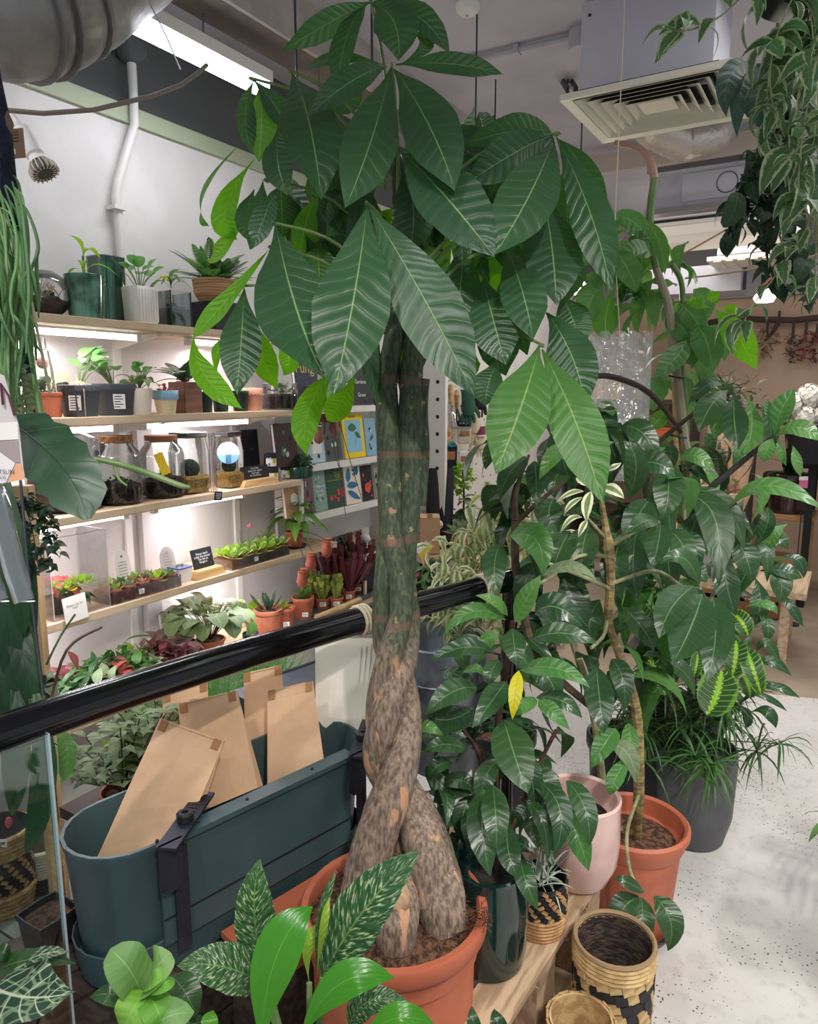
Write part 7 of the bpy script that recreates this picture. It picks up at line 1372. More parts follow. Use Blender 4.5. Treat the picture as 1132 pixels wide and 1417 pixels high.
# string of beads
t = thing('bead_plant', 'string of grey green bead leaves hanging behind the paper tag', 'hanging plant', W(28, 590, 1.3)); mb = MB()
M_BEAD = mat('bead_leaf', (128, 146, 98), .5, col2=(150, 164, 116), scale=30)
for i in range(9):
    x = 10+i*4.4; y0 = 510+rnd(0, 14); y1 = rnd(550, 598); d = rnd(1.22, 1.3); pts = [W(x+rnd(-2, 2), lerp(y0, y1, k/8), d) for k in range(9)]; mb.tube(pts, .0009, 4)
    for q in pts:
        s = q+V((rnd(-.004, .004), rnd(-.004, .004), 0)); obj('bead', MB().ball(s, rnd(.0042, .0065), 8, 6, sz=1.15), M_BEAD, t)
obj('stems', mb, M_STEMP, t, kind='stuff')
clump(t, W(22, 512, 1.28), .025, 60, .012, L_PALE, 'round', .8, sz=.4)
# big notched leaf
t = thing('epiphyllum', 'large notched dark cactus leaf across the third shelf with a long thin stem', 'cactus leaf', W(40, 640, 1.05)); pleaf(t, L_EPI, [(8, 582), (80, 640), (121, 719)], 92, (1.08, .98), 0, 'cactus', .12, .2, .01, nv=36, nu=6)
stem(t, [(112, 632, 1.02, 3), (160, 641, 1.03, 4), (205, 655, 1.05, 4.5), (250, 672, 1.06, 4), (264, 674, 1.06, 2)], M_STEM); stem(t, [(158, 642, 1.03, 2), (164, 662, 1.03, 2), (176, 672, 1.03, 1.2)], M_STEM)
stem(t, [(8, 582, 1.08, 4), (-20, 570, 1.1, 4), (-60, 590, 1.15, 4)], M_STEM)
# paper label and plastic sleeves
t = thing('paper_swing_tag', 'white and grey paper tag with a peach corner at the left edge', 'tag', W(5, 672, .98)); q = [W(-40, 676, .98), W(34, 663, .98), W(26, 588, .98), W(6, 520, .98), W(-40, 498, .98)]; n_ = nz(CAM-q[0]); obj('card', MB().prism(q, n_*-.002), mat('grey_paper', (208, 200, 200), .8), t, smooth=False)
L2 = lambda x, y, z=.0012: W(x, y, .98)+n_*z
obj('peach_corner', MB().prism([L2(10, 668), L2(33.6, 663.5), L2(29, 641), L2(22, 642)], n_*.0005), mat('peach_print', (226, 168, 128), .8), t, smooth=False); obj('white_panel', MB().prism([L2(-30, 672), L2(8, 668), L2(21, 641), L2(-2, 624), L2(-30, 622)], n_*.0005), mat('pale_print', (232, 224, 226), .8), t, smooth=False)
obj('grey_photo', MB().prism([L2(-30, 612), L2(25, 610), L2(28, 640), L2(20, 640), L2(-2, 623), L2(-30, 620)], n_*.0004), mat('grey_wood_print', (160, 148, 148), .8), t, smooth=False); obj('white_band', MB().prism([L2(-30, 586), L2(24, 584), L2(25.5, 608), L2(-30, 611)], n_*.0004), M_PAPER, t, smooth=False)
text(t, 'SPOTSUN\n   co.', W(3, 657, .979), RT, UP, .0085, mat('grey_ink', (0, 0, 0)), .003); obj('cord', MB().tube([W(4, 560, .975), W(1, 530, .975), W(12, 548, .975), W(20, 575, .975)], .0018, 5), mat('wine_cord', (92, 52, 58), .8), t)
def sleeve(pts, w, lb):
    t = thing('clear_plant_sleeve', lb, 'plastic sleeve', W(pts[-1][0], pts[-1][1], 1.0), 'clear plastic sleeves'); P, R = smooth([W(x, y, 1.0) for x, y in pts], [w*.8, w, w, w*.9], 5); vs = []; n = 14
    for j, (q, r) in enumerate(zip(P, R)):
        tt = nz(P[min(j+1, len(P)-1)]-P[max(j-1, 0)]); s = nz(FW.cross(tt)); u = s.cross(tt)
        vs += [q+(s*math.cos(2*math.pi*i/n)+u*.45*math.sin(2*math.pi*i/n))*r*(1+.07*math.sin(i*2.1+j)) for i in range(n)]
    obj('sleeve', MB().add(vs, [(j*n+i, j*n+(i+1) % n, (j+1)*n+(i+1) % n, (j+1)*n+i) for j in range(len(P)-1) for i in range(n)]), glass('sleeve_plastic', (.86, .88, .92), .12, .9), t); obj('seam', MB().tube([P[-1]+RT*R[-1], P[-1]-FW*R[-1]*.4, P[-1]-RT*R[-1]], .0012, 5), M_CHROME, t)
sleeve([(-8, 672), (2, 712), (14, 765), (34, 832)], .016, 'clear plastic sleeve hanging under the paper tag'); sleeve([(-40, 740), (-26, 770), (-14, 800), (0, 832)], .014, 'second clear plastic sleeve cut by the left edge of the photo')
# wooden post, ivy and dark cactus leaves behind the glass
p0, p1 = W(50, 690, 2.06), W(58, 960, 2.06); p0 = V((p1.x, p1.y, p0.z+.05)); sole('wooden_post', MB().box(V((p1.x, p1.y, (p0.z+.0)/2)),   .044, .034, p0.z, (RT, fh, ZZ)), mat('pale_post_wood', (204, 170, 126), .7, col2=(180, 146, 104), scale=4, stretch=(8, 8, 1)), 'square pale wooden post left of the shelves', 'post', smooth=False)
sole('blue_twisted_cord', MB().tube([W(28, 660, 1.5), W(38, 780, 1.45), W(60, 962, 1.4)], .003, 6), mat('blue_black_cord', (44, 54, 70), .5), 'dark blue cord running down in front of the wooden post', 'cord')
sole('jute_string', MB().tube([W(8, 190, 1.33), W(24, 300, 1.4), W(40, 400, 1.42), W(56, 480, 1.44), W(70, 545, 1.46)], .003, 6), M_TWINE, 'thin jute string slanting past the topmost shelf at the left', 'string')
t = thing('trailing_ivy', 'small leaved ivy trailing down the wooden post', 'hanging plant', W(45, 790, 1.55)); mb = MB()
for v in ([(30, 690), (44, 730), (52, 780)], [(34, 690), (60, 710), (68, 745), (84, 760)], [(30, 700), (36, 750), (40, 800)], [(40, 690), (66, 730), (60, 770), (72, 785)], [(28, 690), (50, 700), (70, 720)]):
    P, R = smooth([W(x, y, 1.52) for x, y in v], [.0012]*len(v), 6); mb.tube(P, .001, 4)
    for q in P:
        for k in range(2): put(t, proto(L_IVY, 'heart', .75, .2, nv=5, nu=2), q+rdir(-60, 60)*.012, rdir(-70, 20), ZZ+V(rdir(0, 60))*.7, rnd(.016, .028))
obj('vines', mb, M_STEMB, t, kind='stuff')
t = thing('hanging_cactus', 'dark drooping strap cactus leaves behind the glass at the left edge', 'hanging plant', W(20, 1180, 1.55))
for row in ('0 640 18 760 34 880|34 1.5 1.5', '-14 700 4 820 20 960|40 1.52 1.5', '12 820 30 900 46 985|32 1.54 1.5', '-20 820 -2 940 10 1040|44 1.5 1.5', '26 700 40 800 44 900|20 1.55 1.54', '20 940 26 1040 16 1130|30 1.5 1.48', '50 960 60 1080 36 1182|34 1.46 1.44', '0 960 14 1040 14 1120|24 1.5 1.48', '40 960 62 1030 62 1090|20 1.5 1.5', '-10 900 10 960 24 1020|40 1.54 1.52', '10 860 36 930 44 1010|26 1.54 1.52'): pset(t, L_EPI, row, 1.5, shape='strap', fold=.1, wav=.02, nv=16)
pset(t, L_MID, '80 1012 94 1040 86 1082|24 1.5 1.48', 1.5, shape='strap')
stem(t, [(0, 700, 1.52, 3), (40, 860, 1.53, 3), (62, 980, 1.53, 3), (72, 1060, 1.52, 2)], M_STEM); stem(t, [(66, 990, 1.6, 2), (92, 900, 1.7, 2), (140, 868, 1.9, 2)], mat('brown_vine', (92, 70, 52), .7)); stem(t, [(64, 920, 1.6, 1.5), (84, 880, 1.62, 1.5), (104, 850, 1.65, 1.5)], M_STEM)
obj('bud', MB().ball(W(12, 1138, 1.48), .007, 8, 6, sz=1.8), L_RED, t)
t, q = thing('small_grey_pot', 'small ribbed grey pot behind the handrail at the left', 'potted plant', W(60, 985, 1.75)), W(60, 985, 1.75); c = pot(t, q, .035, .075, M_NURS, rb=.8); obj('shelf_bracket', MB().box(q-ZZ*.01, .07, .07, .018), M_WOOD, t, smooth=False); obj('shelf_leg', MB().box(V((q.x, q.y, (q.z-.018)/2)), .02, .02, q.z-.018), M_WOOD, t, smooth=False)
for i in range(12): put(t, proto(L_PALE, 'ov', .6, .25), c, rdir(-10, 70), ZZ, rnd(.04, .07))
# ---- baskets on the deck
M_DECK = mat('grey_deck_wood', (168, 164, 158), .8, col2=(146, 142, 136), scale=3, stretch=(1.5, 14, 6), bump=.15)
dk = thing('deck_boards', 'grey wooden deck boards on the floor below the shelves at the left', 'decking', (-1.75, 1.1, 0))
for i in range(17):
    y = .52+i*.082; o = obj('board', MB().box((-1.72, y, .011), .98, .074, .02), M_DECK, dk, smooth=False)
for px, py, r, h, lb, two in ((8, 1262, .082, .26, 'two-tone woven basket with black zigzag band on the deck at the left edge', 1), (62, 1232, .062, .145, 'cream rope basket with a black base on the deck', 0)):
    q = onz(px, py, .022)+nz(V((-.8, .6, 0)))*.03; t = thing('rope_basket', lb, 'basket', q, 'baskets on the deck')
    if two:
        wovenlathe(t, q, [(r*.8, 0), (r, h*.3)], 5, M_RUSH); chevbasket(t, q+ZZ*h*.3, r, r, h*.42, .05, 26, 6); wovenlathe(t, q+ZZ*h*.72, [(r, 0), (r*1.02, h*.28)], 6, M_RUSH); obj('lining', MB().lathe(q+ZZ*h*.7, [(r*.96, 0), (r*.97, h*.3), (r*.9, h*.3), (.0001, h*.05)], 24), M_RUSHB, t); label_card(t, q+in_front(q)*(r+.004)+ZZ*(h*.98), RT, ZZ, .035, .025, lines=1)
    else:
        wovenlathe(t, q, [(r*.85, 0), (r, h*.4)], 5, mat('black_rope', (40, 40, 44), .8, bump=.5)); wovenlathe(t, q+ZZ*h*.4, [(r, 0), (r*1.0, h*.6)], 9, mat('cream_rope', (206, 194, 176), .8, bump=.4, bscale=120)); obj('lining', MB().lathe(q, [(r*.8, .002), (r*.95, h*.4), (r*.95, h), (r*.9, h), (r*.8, .02), (.0001, .02)], 24), mat('cream_lining', (190, 178, 160), .9), t)
t = thing('black_square_pot', 'small square black pot on the timber beside the trough', 'pot', W(72, 1312, 1.62)); q = W(70, 1306, 1.62); q.z = max(q.z, .1); pot(t, q, .05, .085, M_BLACK, rb=.8, rim=.1, sq=.8)
M_TIMB = mat('dark_old_timber', (72, 58, 50), .85, col2=(48, 38, 34), scale=5, stretch=(2, 12, 12), bump=.4, bscale=50); M_TIMBL = mat('sawn_log', (120, 104, 92), .9, col2=(90, 76, 68), scale=5, bump=.5, bscale=40)
t = thing('timber_block', 'weathered sawn log block under the small black pot', 'timber', (q.x, q.y, .02)); o = obj('log', MB().box(V((q.x, q.y+.0, (q.z+.02)/2)), .16, .26, q.z-.02, (dn, du, ZZ)), M_TIMBL, t, smooth=False); bev(o, .008); obj('wire', MB().tube([V((q.x, q.y, .03))+dn*.083-du*.1, V((q.x, q.y, q.z*.6))+dn*.084-du*.06, V((q.x, q.y, q.z+.002))-du*.05], .002, 5), M_STEEL, t)
# timber crate carrying the trough
t = thing('timber_crate', 'dark old timber crate carrying the green trough', 'crate', V((-1.17, 1.1, 0))); zt = ZR-.322
for i in range(4):
    for s, L in ((0, 1),): obj('plank', MB().box(fx(.27, zt-.03-.082*i, -.02), .78, .024, .074, (du, dn, ZZ)), M_TIMB, t, smooth=False); obj('plank', MB().box(fx(.27, zt-.03-.082*i, -.24), .78, .024, .074, (du, dn, ZZ)), M_TIMB, t, smooth=False)
    for e in (-.11, .65): obj('plank', MB().box(fx(e, zt-.03-.082*i, -.13), .024, .21, .074, (du, dn, ZZ)), M_TIMB, t, smooth=False)
for k in range(3): obj('plank', MB().box(fx(.27, zt-.004, -.05-.08*k), .8, .07, .016, (du, dn, ZZ)), M_TIMB, t, smooth=False)
t = thing('terracotta_window_box', 'long terracotta window box tucked below the trough front', 'planter', fx(.35, 0, .07)); obj('box', MB().box(fx(.42, .33, .055), .36, .09, .12, (du, dn, ZZ), taper=.9), M_TERRA, t, smooth=False); obj('rim', MB().box(fx(.42, .385, .055), .37, .1, .015, (du, dn, ZZ)), M_TERRA, t, smooth=False); obj('plinth', MB().box(fx(.42, .135, .055), .34, .08, .27, (du, dn, ZZ)), M_TIMB, t, smooth=False)
# herbs behind the trough
M_SHELFB = mat('dark_bench', (60, 52, 46), .8)
t = thing('herb_bench', 'low dark bench behind the trough carrying herb pots', 'bench', (-1.55, 1.2, 0)); obj('top', MB().box((-1.58, 1.43, .43), .3, .78, .03), M_SHELFB, t, smooth=False)
for y in (1.08, 1.78):
    for x in (-1.7, -1.46): obj('leg', MB().box((x, y, .207), .04, .04, .414), M_SHELFB, t, smooth=False)
L_ROSE = lm('feathery_herb', (78, 132, 60), (110, 160, 90), 3, .2, 0, .04, .5, .25)
for x, y, lb, m_, n_, l_, w_ in ((-1.55, 1.26, 'feathery bright green herb behind the leaning paper bag', L_ROSE, 420, .2, .0035), (-1.56, 1.66, 'feathery green herb seen between two paper bags', L_ROSE, 300, .22, .0035), (-1.6, 1.47, 'feathery herb mostly hidden behind the paper bags', L_ROSE, 260, .2, .0035)):
    t = thing('feathery_herb', lb, 'potted plant', (x, y, .446), 'feathery herbs on the bench'); c = pot(t, (x, y, .446), .07, .1, M_TERRA, rb=.8); tuft(t, c, n_, l_*1.25, w_, m_, el=(15, 88), droop=.25, spread=.06)
for x, y, lb in ((-1.52, 1.09, 'sage green oregano bush behind the rounded trough end'), (-1.5, 1.2, 'second sage green oregano bush, beside the feathery herb')):
    t = thing('oregano', lb, 'potted plant', (x, y, .446), 'oregano bushes on the bench'); c = pot(t, (x, y, .446), .06, .09, M_TERRA, rb=.8); mb = MB()
    for i in range(22):
        e = c+rdir(25, 85)*rnd(.14, .3); mb.tube(curve(c, e, 4, -.01), .0014, 4)
        for k in range(5):
            q = c.lerp(e, .4+k*.15)
            for s in (0, math.pi): put(t, proto(L_PALE, 'ov', .55, .2, nv=5, nu=2), q, rdir(0, 30, rnd(0, 1)+s+k*1.57), ZZ, rnd(.034, .056))
    obj('stems', mb, M_STEMR, t, kind='stuff')
    for i in range(5): put(t, proto(L_YEL if i < 1 else L_LIME, 'strap', .14, .2), c, rdir(55, 80), ZZ, rnd(.14, .2))
# ================================================================ BOTTOM FOREGROUND PLANTS
K2 = dict(fold=.16, up=.5, wav=.015, nv=14)
q = W(430, 1560, 1.0); t = thing('flecked_leaf_plant', 'white flecked dark leaved plant in front of the terracotta pot', 'potted plant', q-ZZ*.1); c = pot(t, q-ZZ*.1, .07, .12, M_BLACK, rb=.8)
pset(t, L_FLECK, '366 1345 352 1262 360 1188|58 1.04 1.0;446 1352 505 1258 582 1176|78 1.0 .96;362 1362 310 1338 244 1336|66 1.0 .95;484 1420 510 1386 563 1384|42 .98 .95;440 1350 444 1270 466 1204|24 1.0 .99 r=55;420 1440 470 1470 520 1420|40 .98 .98', 1.0, shape='ov', **K2)
pset(t, L_LIME, '438 1350 446 1290 456 1240|14 .99 .98 r=40;428 1360 426 1310 440 1280|20 1.0 1.0 r=30', 1.0, shape='lance', **K2)
for a in ((446, 1352), (366, 1345), (362, 1362), (428, 1360), (484, 1420)): stem(t, [(c, .005), (lerp(430, a[0], .6), 1440, 1.0, 5), (a[0], a[1], 1.0, 4)], M_STEM)
q = W(400, 1560, .9); t = thing('strap_leaf_plant', 'bright green strap leaved plant at the bottom edge, left of the terracotta pot', 'potted plant', q-ZZ*.1); c = pot(t, q-ZZ*.1, .06, .1, M_BLACK, rb=.8)
pset(t, L_BRIGHT, '362 1460 380 1330 433 1254|66 .9 .92;415 1440 470 1362 546 1354|50 .9 .88;500 1440 545 1410 600 1416|40 .88 .86;300 1450 290 1420 296 1398|24 .9 .9', .9, shape='lance', **K2)
for a in ((362, 1460), (415, 1440)): stem(t, [(c, .006), (a[0], a[1]-4, .9, 6)], M_STEM)
q = W(195, 1500, .9); t = thing('felt_leaf_plant', 'pale felted round leaved plant at the bottom left', 'potted plant', q-ZZ*.08); c = pot(t, q-ZZ*.08, .05, .08, M_BLACK, rb=.8)
pset(t, L_FELT, '196 1376 178 1340 152 1314|64 .9 .87;198 1374 216 1340 236 1318|58 .9 .87;192 1384 172 1372 168 1346|0.1 .9 .9', .9, shape='round', fold=.1, up=.9, wav=.01)
pset(t, lm('felt_green_leaf', (120, 176, 68), (158, 200, 110), 6, .8, .08, .03, .6, .3, (150, 200, 60), .15), '200 1372 182 1400 170 1430|50 .88 .86;202 1374 218 1398 224 1424|44 .88 .86;214 1372 226 1362 240 1354|26 .87 .86;205 1373 212 1356 232 1342|24 .88 .86', .88, shape='round', fold=.1, up=.7, wav=.01)
pset(t, L_FELT, '212 1440 226 1410 268 1402|50 .88 .86', .88, shape='round', fold=.1, up=.7)
pset(t, L_DARK, '200 1390 160 1376 124 1380|34 .92 .9;236 1350 258 1376 272 1410|44 .94 .92;210 1420 250 1420 290 1410|40 .95 .95', .92, shape='ov', **K2); stem(t, [(c, .004), (200, 1400, .9, 5), (204, 1372, .9, 4)], M_STEM)
q = W(30, 1540, .95); t = thing('white_veined_plant', 'dark velvety leaves with bold white veins at the bottom left corner', 'potted plant', q-ZZ*.08); c = pot(t, q-ZZ*.08, .06, .1, M_BLACK, rb=.8)
pset(t, L_NET, '-8 1366 40 1380 106 1372|118 .95 .9;20 1340 60 1320 98 1318|30 1.0 .98', .95, shape='heart', fold=.08, up=1.6, nv=18, nu=10); pset(t, L_DARK, '-20 1352 40 1328 106 1334|30 1.0 1.0;-10 1330 4 1318 14 1330|24 1.0 1.0', 1.0, shape='ov', **K2); stem(t, [(c, .005), (-4, 1420, .95, 4), (-8, 1366, .95, 4)], M_STEM)
q = W(675, 1530, 1.1); t = thing('small_tipped_plant', 'two small dark leaf tips poking up at the bottom, right of the terracotta pot', 'potted plant', q-ZZ*.05); c = pot(t, q-ZZ*.05, .05, .08, M_BLACK, rb=.8); pset(t, L_DARK, '664 1450 656 1420 653 1392|22 1.1 1.1;700 1450 690 1420 684 1396|26 1.1 1.1;690 1450 700 1430 716 1420|20 1.1 1.1', 1.1, shape='ov', **K2); stem(t, [(c, .003), (670, 1446, 1.1, 2.5)], M_STEM)
# planks that carry the front pots, below the frame
t = thing('front_bench', 'low dark bench under the plants at the bottom edge', 'bench', W(300, 1600, 1.0)); zb_ = min((W(430, 1560, 1.0).z-.1), W(400, 1560, .9).z-.1, W(195, 1500, .9).z-.08, W(30, 1540, .95).z-.08, W(675, 1530, 1.1).z-.05)
for i in range(4): obj('board', MB().box(W(330, 1560, .82+.12*i)*V((1, 1, 0)) if 0 else V((W(330, 1560, .82+.12*i).x, W(330, 1560, .82+.12*i).y, zb_-.02)), 1.1, .1, .02, (RT, fh, ZZ)), M_TIMB, t, smooth=False)
for i in (0, 1): obj('leg', MB().box(V((W(330, 1560, 1.0).x, W(330, 1560, 1.0).y, (zb_-.03)/2))+RT*(.5-i), .06, .3, zb_-.03, (RT, fh, ZZ)), M_TIMB, t, smooth=False)
# ================================================================ BACK OF THE SHOP, LEFT OF CENTRE
M_PEG = mat('white_pegboard', (222, 218, 212), .5)
t = thing('pegboard', 'white perforated pegboard column holding garden tools', 'pegboard', (-2.26, 4.1, .6)); obj('panel', MB().box((-2.2, 4.35, 1.35), .03, 1.1, 1.5), M_PEG, t, smooth=False); obj('side', MB().box((-2.1, 3.72, 1.2), .2, .03, 2.2), M_PEG, t, smooth=False)
mb = MB()
for k in range(16):
    for x in (-2.16, -2.05): mb.lathe((x, 3.704, .5+k*.1), [(.012, 0), (.0001, .001)], 8, ax=(XA, ZZ, V((0, -1, 0))))
for a in range(8):
    for k in range(12): mb.lathe((-2.184, 3.9+a*.12, .75+k*.1), [(.008, 0), (.0001, .001)], 6, ax=(YA, ZZ, XA))
obj('holes', mb, M_INK, t, kind='stuff'); obj('hook_rail', MB().tube([W(586, 592, 4.5), W(652, 592, 4.5)], .007, 8), M_CHROME, t)
def tool(px, y0, y1, y2, d, mh, mm_, lb, kind):
    a, b, c = W(px, y0, d), W(px, y1, d), W(px+3, y2, d); t = thing('garden_tool', lb, 'tool', c, 'garden tools on the pegboard')
    obj('handle', MB().tube([a, a.lerp(b, .3), a.lerp(b, .7), b], [.012, .017, .015, .01], 10), mh, t); s = nz(RT)
    if kind == 'fork':
        obj('neck', MB().tube([b, b.lerp(c, .35)], .006, 8), mm_, t)
        for k in (-1, 0, 1): obj('tine', MB().tube([b.lerp(c, .33)+s*.002*k, b.lerp(c, .45)+s*.018*k, c+s*.018*k], [.005, .005, .002], 6), mm_, t)
    elif kind == 'trowel':
        obj('neck', MB().tube([b, b.lerp(c, .35)], .006, 8), mm_, t); mb = MB(); leafgeo(mb, b.lerp(c, .3), b.lerp(c, .6), c, .07, -FW, 'ov', .35, 8, 4); obj('blade', mb, mm_, t)
    else:
        for k in (-1, 1): obj('blade', MB().tube([b+s*.004*k, b.lerp(c, .5)+s*.012*k, c+s*.006*k], [.006, .01, .002], 6), mm_, t)
    obj('hook', MB().tube([a+ZZ*.02, a+ZZ*.035+V((-.04, 0, 0))], .003, 5), M_CHROME, t)
MR, MBL = mat('red_handle', (206, 44, 52), .35), mat('blue_handle', (116, 148, 190), .4)
for r_ in ((593, 522, 548, 578, 4.4, MR, M_CHROME, 'red handled trowel, leftmost on the pegboard', 'trowel'), (600, 522, 548, 584, 4.4, MR, M_CHROME, 'red handled fork just right of the red trowel', 'fork'), (611, 522, 546, 578, 4.45, MBL, M_CHROME, 'pale blue handled trowel on the pegboard', 'trowel'), (617, 530, 556, 592, 4.5, mat('denim_handle', (74, 96, 146), .5), M_CHROME, 'darker blue handled fork on the pegboard', 'fork'), (624, 532, 560, 590, 4.55, M_WOOD, M_CHROME, 'wooden handled fork on the pegboard', 'fork'), (632, 540, 566, 592, 4.6, M_WOOD, M_CHROME, 'wooden handled shears right of the fork', 'shears')): tool(*r_)
def glove(px, py, d, m, lb, sc=1.0, flip=1):
    c = W(px, py, d); t = thing('work_glove', lb, 'glove', c-ZZ*.12*sc, 'work gloves'); mb = MB()
    obj('cuff', MB().lathe(c, [(.042*sc, 0), (.046*sc, .07*sc), (.04*sc, .075*sc)], 14, ax=(RT, fh*.5, ZZ)), m, t); obj('palm', MB().tube([c+ZZ*.01, c-ZZ*.05*sc, c-ZZ*.085*sc], [.042*sc, .046*sc, .03*sc], 12), m, t)
    for k, L in zip((-1.5, -.5, .5, 1.5), (.06, .075, .07, .055)): obj('finger', MB().tube([c-ZZ*.075*sc+RT*k*.021*sc, c-ZZ*(.075+L*.6)*sc+RT*k*.024*sc, c-ZZ*(.075+L)*sc+RT*k*.026*sc], [.0125*sc, .012*sc, .008*sc], 8), m, t)
    obj('thumb', MB().tube([c-ZZ*.03*sc+RT*flip*.035*sc, c-ZZ*.07*sc+RT*flip*.065*sc, c-ZZ*.1*sc+RT*flip*.07*sc], [.014*sc, .013*sc, .008*sc], 8), m, t); obj('loop', MB().tube([c+ZZ*.07*sc, c+ZZ*.13*sc], .003, 5), M_BLACK, t)
glove(648, 556, 4.5, mat('green_glove', (42, 84, 70), .7), 'dark green work glove hanging below the leaf tip', 1.0); glove(664, 545, 4.7, mat('black_glove', (38, 36, 44), .8), 'black work glove behind the green one', 1.05, -1); glove(657, 582, 4.6, mat('cream_glove', (216, 204, 172), .85), 'upper cream work glove with purple cuff', .9); glove(664, 604, 4.65, mat('cream_glove', (0, 0, 0)), 'lower cream work glove under the purple band', .9, -1)
t = thing('purple_band', 'plum coloured knitted band between the cream gloves', 'band', W(664, 605, 4.6)); obj('band', MB().lathe(W(665, 603, 4.62), [(.03, 0), (.034, .03), (.03, .06)], 12), mat('plum_knit', (130, 60, 92), .9, bump=.5), t); obj('edge', MB().lathe(W(665, 603, 4.62), [(.034, -.004), (.036, .0), (.034, .006)], 12), mat('white_edge', (220, 210, 214), .9), t)
def pack(px0, py0, px1, py1, d, m, lb, name='packet', th=.04, hook=True, cat='packet', grp='packets on the pegboard'):
    a, b, c = W(px0, py1, d), W(px1, py1, d), W(px0, py0, d); t = thing(name, lb, cat, (a+b)/2, grp); w = (b-a).length; h = abs(c.z-a.z); ctr = (a+b)/2+ZZ*h/2
    o = obj('body', MB().box(ctr, w, th, h, (RT, fh, ZZ)), m, t, smooth=False); bev(o, min(.008, th*.3)); obj('face', MB().box(ctr+ZZ*h*.1-fh*(th/2+.001), w*.7, .002, h*.3, (RT, fh, ZZ)), M_PAPER if m in (M_KRAFT, M_SLATE) else M_KRAFTD, t, smooth=False); return t, ctr, w, h
pack(597, 592, 607, 640, 4.35, mat('dusty_pink', (214, 150, 138), .6), 'tall dusty pink packet below the hook rail')
pack(609, 592, 615, 612, 4.4, M_WOOD, 'left wooden handled brush head below the hook rail'); pack(618, 592, 624, 612, 4.4, M_WOOD, 'right wooden handled brush head below the hook rail'); pack(633, 590, 652, 614, 4.6, mat('stone_pack', (206, 194, 176), .8), 'beige printed packet right of the brushes'); pack(633, 582, 651, 590, 4.6, M_SLATE, 'dark flat packet above the beige printed one')
pack(634, 624, 656, 650, 4.6, M_PAPER, 'white packet below the beige printed one'); pack(611, 614, 632, 652, 4.45, mat('navy_apron', (44, 42, 66), .85, col2=(34, 32, 50), scale=8), 'navy cloth bundle with a teal bow under the brushes', th=.08)
t = thing('teal_ribbon', 'teal ribbon bow on the navy cloth bundle', 'ribbon', W(620, 616, 4.36)); M_TEAL = mat('teal_ribbon', (46, 130, 146), .6)
for s in (-1, 1): obj('loop', MB().tube([W(620, 615, 4.38), W(620+s*8, 612, 4.38), W(620+s*11, 616, 4.38), W(620+s*5, 618, 4.38), W(620, 615, 4.38)], .008, 6), M_TEAL, t)
obj('knot', MB().ball(W(620, 616, 4.37), .014, 8, 6), M_TEAL, t)
for x, lb in ((596, 'left tall black boot tray standing under the navy bundle'), (611, 'right tall black boot standing under the navy bundle')):
    a = W(x+5, 718, 4.3); a.z = W(610, 760, 4.2).z; b = W(x+5, 648, 4.3); t = thing('tall_black_boot', lb, 'boot', V((a.x, a.y, a.z)), 'tall black boots'); obj('shaft', MB().tube([a+ZZ*.02, a.lerp(b, .5), b], [.045, .05, .055], 14), M_SLATE, t); obj('foot', MB().tube([a+ZZ*.025, a+ZZ*.02-fh*.08, a+ZZ*.015-fh*.14], [.045, .038, .025], 12), M_BLACK, t)
# table with cardboard box, pots and parcels
tb = W(610, 760, 4.2); tz = tb.z; t = thing('back_table', 'wooden table at the back carrying a cardboard box and pot plants', 'table', V((tb.x+.1, tb.y+.2, 0))); obj('top', MB().box(V((tb.x+.14, tb.y+.2, tz-.02)), 1.0, .8, .04), M_PINE, t, smooth=False)
for dx in (-.3, .58):
    for dy in (-.1, .5): obj('leg', MB().box(V((tb.x+dx, tb.y+dy, (tz-.04)/2)), .05, .05, tz-.04), M_PINE, t, smooth=False)
t, c, w, h = pack(581, 710, 609, 752, 4.1, mat('cardboard', (186, 148, 112), .8), 'plain cardboard box on the back table beside the trunk', 'cardboard_box', .16, cat='box', grp=None) if 0 else (None,)*4
a, b = W(581, 756, 4.12), W(608, 756, 4.12); t = thing('cardboard_box', 'plain cardboard box on the back table beside the trunk', 'box', V((a.x, a.y, tz))); w = (b-a).length; cc_ = V(((a.x+b.x)/2, (a.y+b.y)/2, tz+.105)); obj('body', MB().box(cc_, w, .14, .2, (RT, fh, ZZ)), mat('cardboard', (190, 152, 116), .85), t, smooth=False); obj('flap', MB().box(cc_+ZZ*.104, w, .14, .004, (RT, fh, ZZ)), mat('cardboard_flap', (206, 170, 132), .85), t, smooth=False); obj('tape', MB().box(cc_+ZZ*.107, .03, .142, .002, (RT, fh, ZZ)), mat('parcel_tape', (160, 122, 86), .3), t, smooth=False)
def tp(px, py, d): q = W(px, py, d); return V((q.x, q.y, tz+.001))
q = tp(645, 756, 4.05); t = thing('terracotta_table_pot', 'terracotta pot with spiky grey green plant on the back table', 'potted plant', q); c = pot(t, q, .078, .115, M_TERRA, rb=.72, rim=.1); tuft(t, c, 150, .13, .012, L_PALE, el=(10, 85), droop=.2, spread=.04)
q = tp(640, 740, 4.4); t = thing('white_flower_plant', 'tall plant with pale lime flower heads behind the terracotta pot', 'potted plant', q); c = pot(t, q, .07, .14, M_BLACK, rb=.8); stem(t, [(c, .006), (642, 690, 4.4, 1.5), (640, 650, 4.4, 1.2)]); 
for x, y in ((636, 650), (626, 668), (620, 678), (644, 668), (632, 660), (650, 660), (638, 675)): clump(t, W(x, y, 4.38), .035, 26, .04, L_LIME, 'round', .7, name='flower_head')
for i in range(18): put(t, proto(L_DARK, 'ov', .45, .3), W(rnd(622, 668), rnd(690, 725), 4.36), rdir(-40, 30), ZZ, rnd(.1, .17))
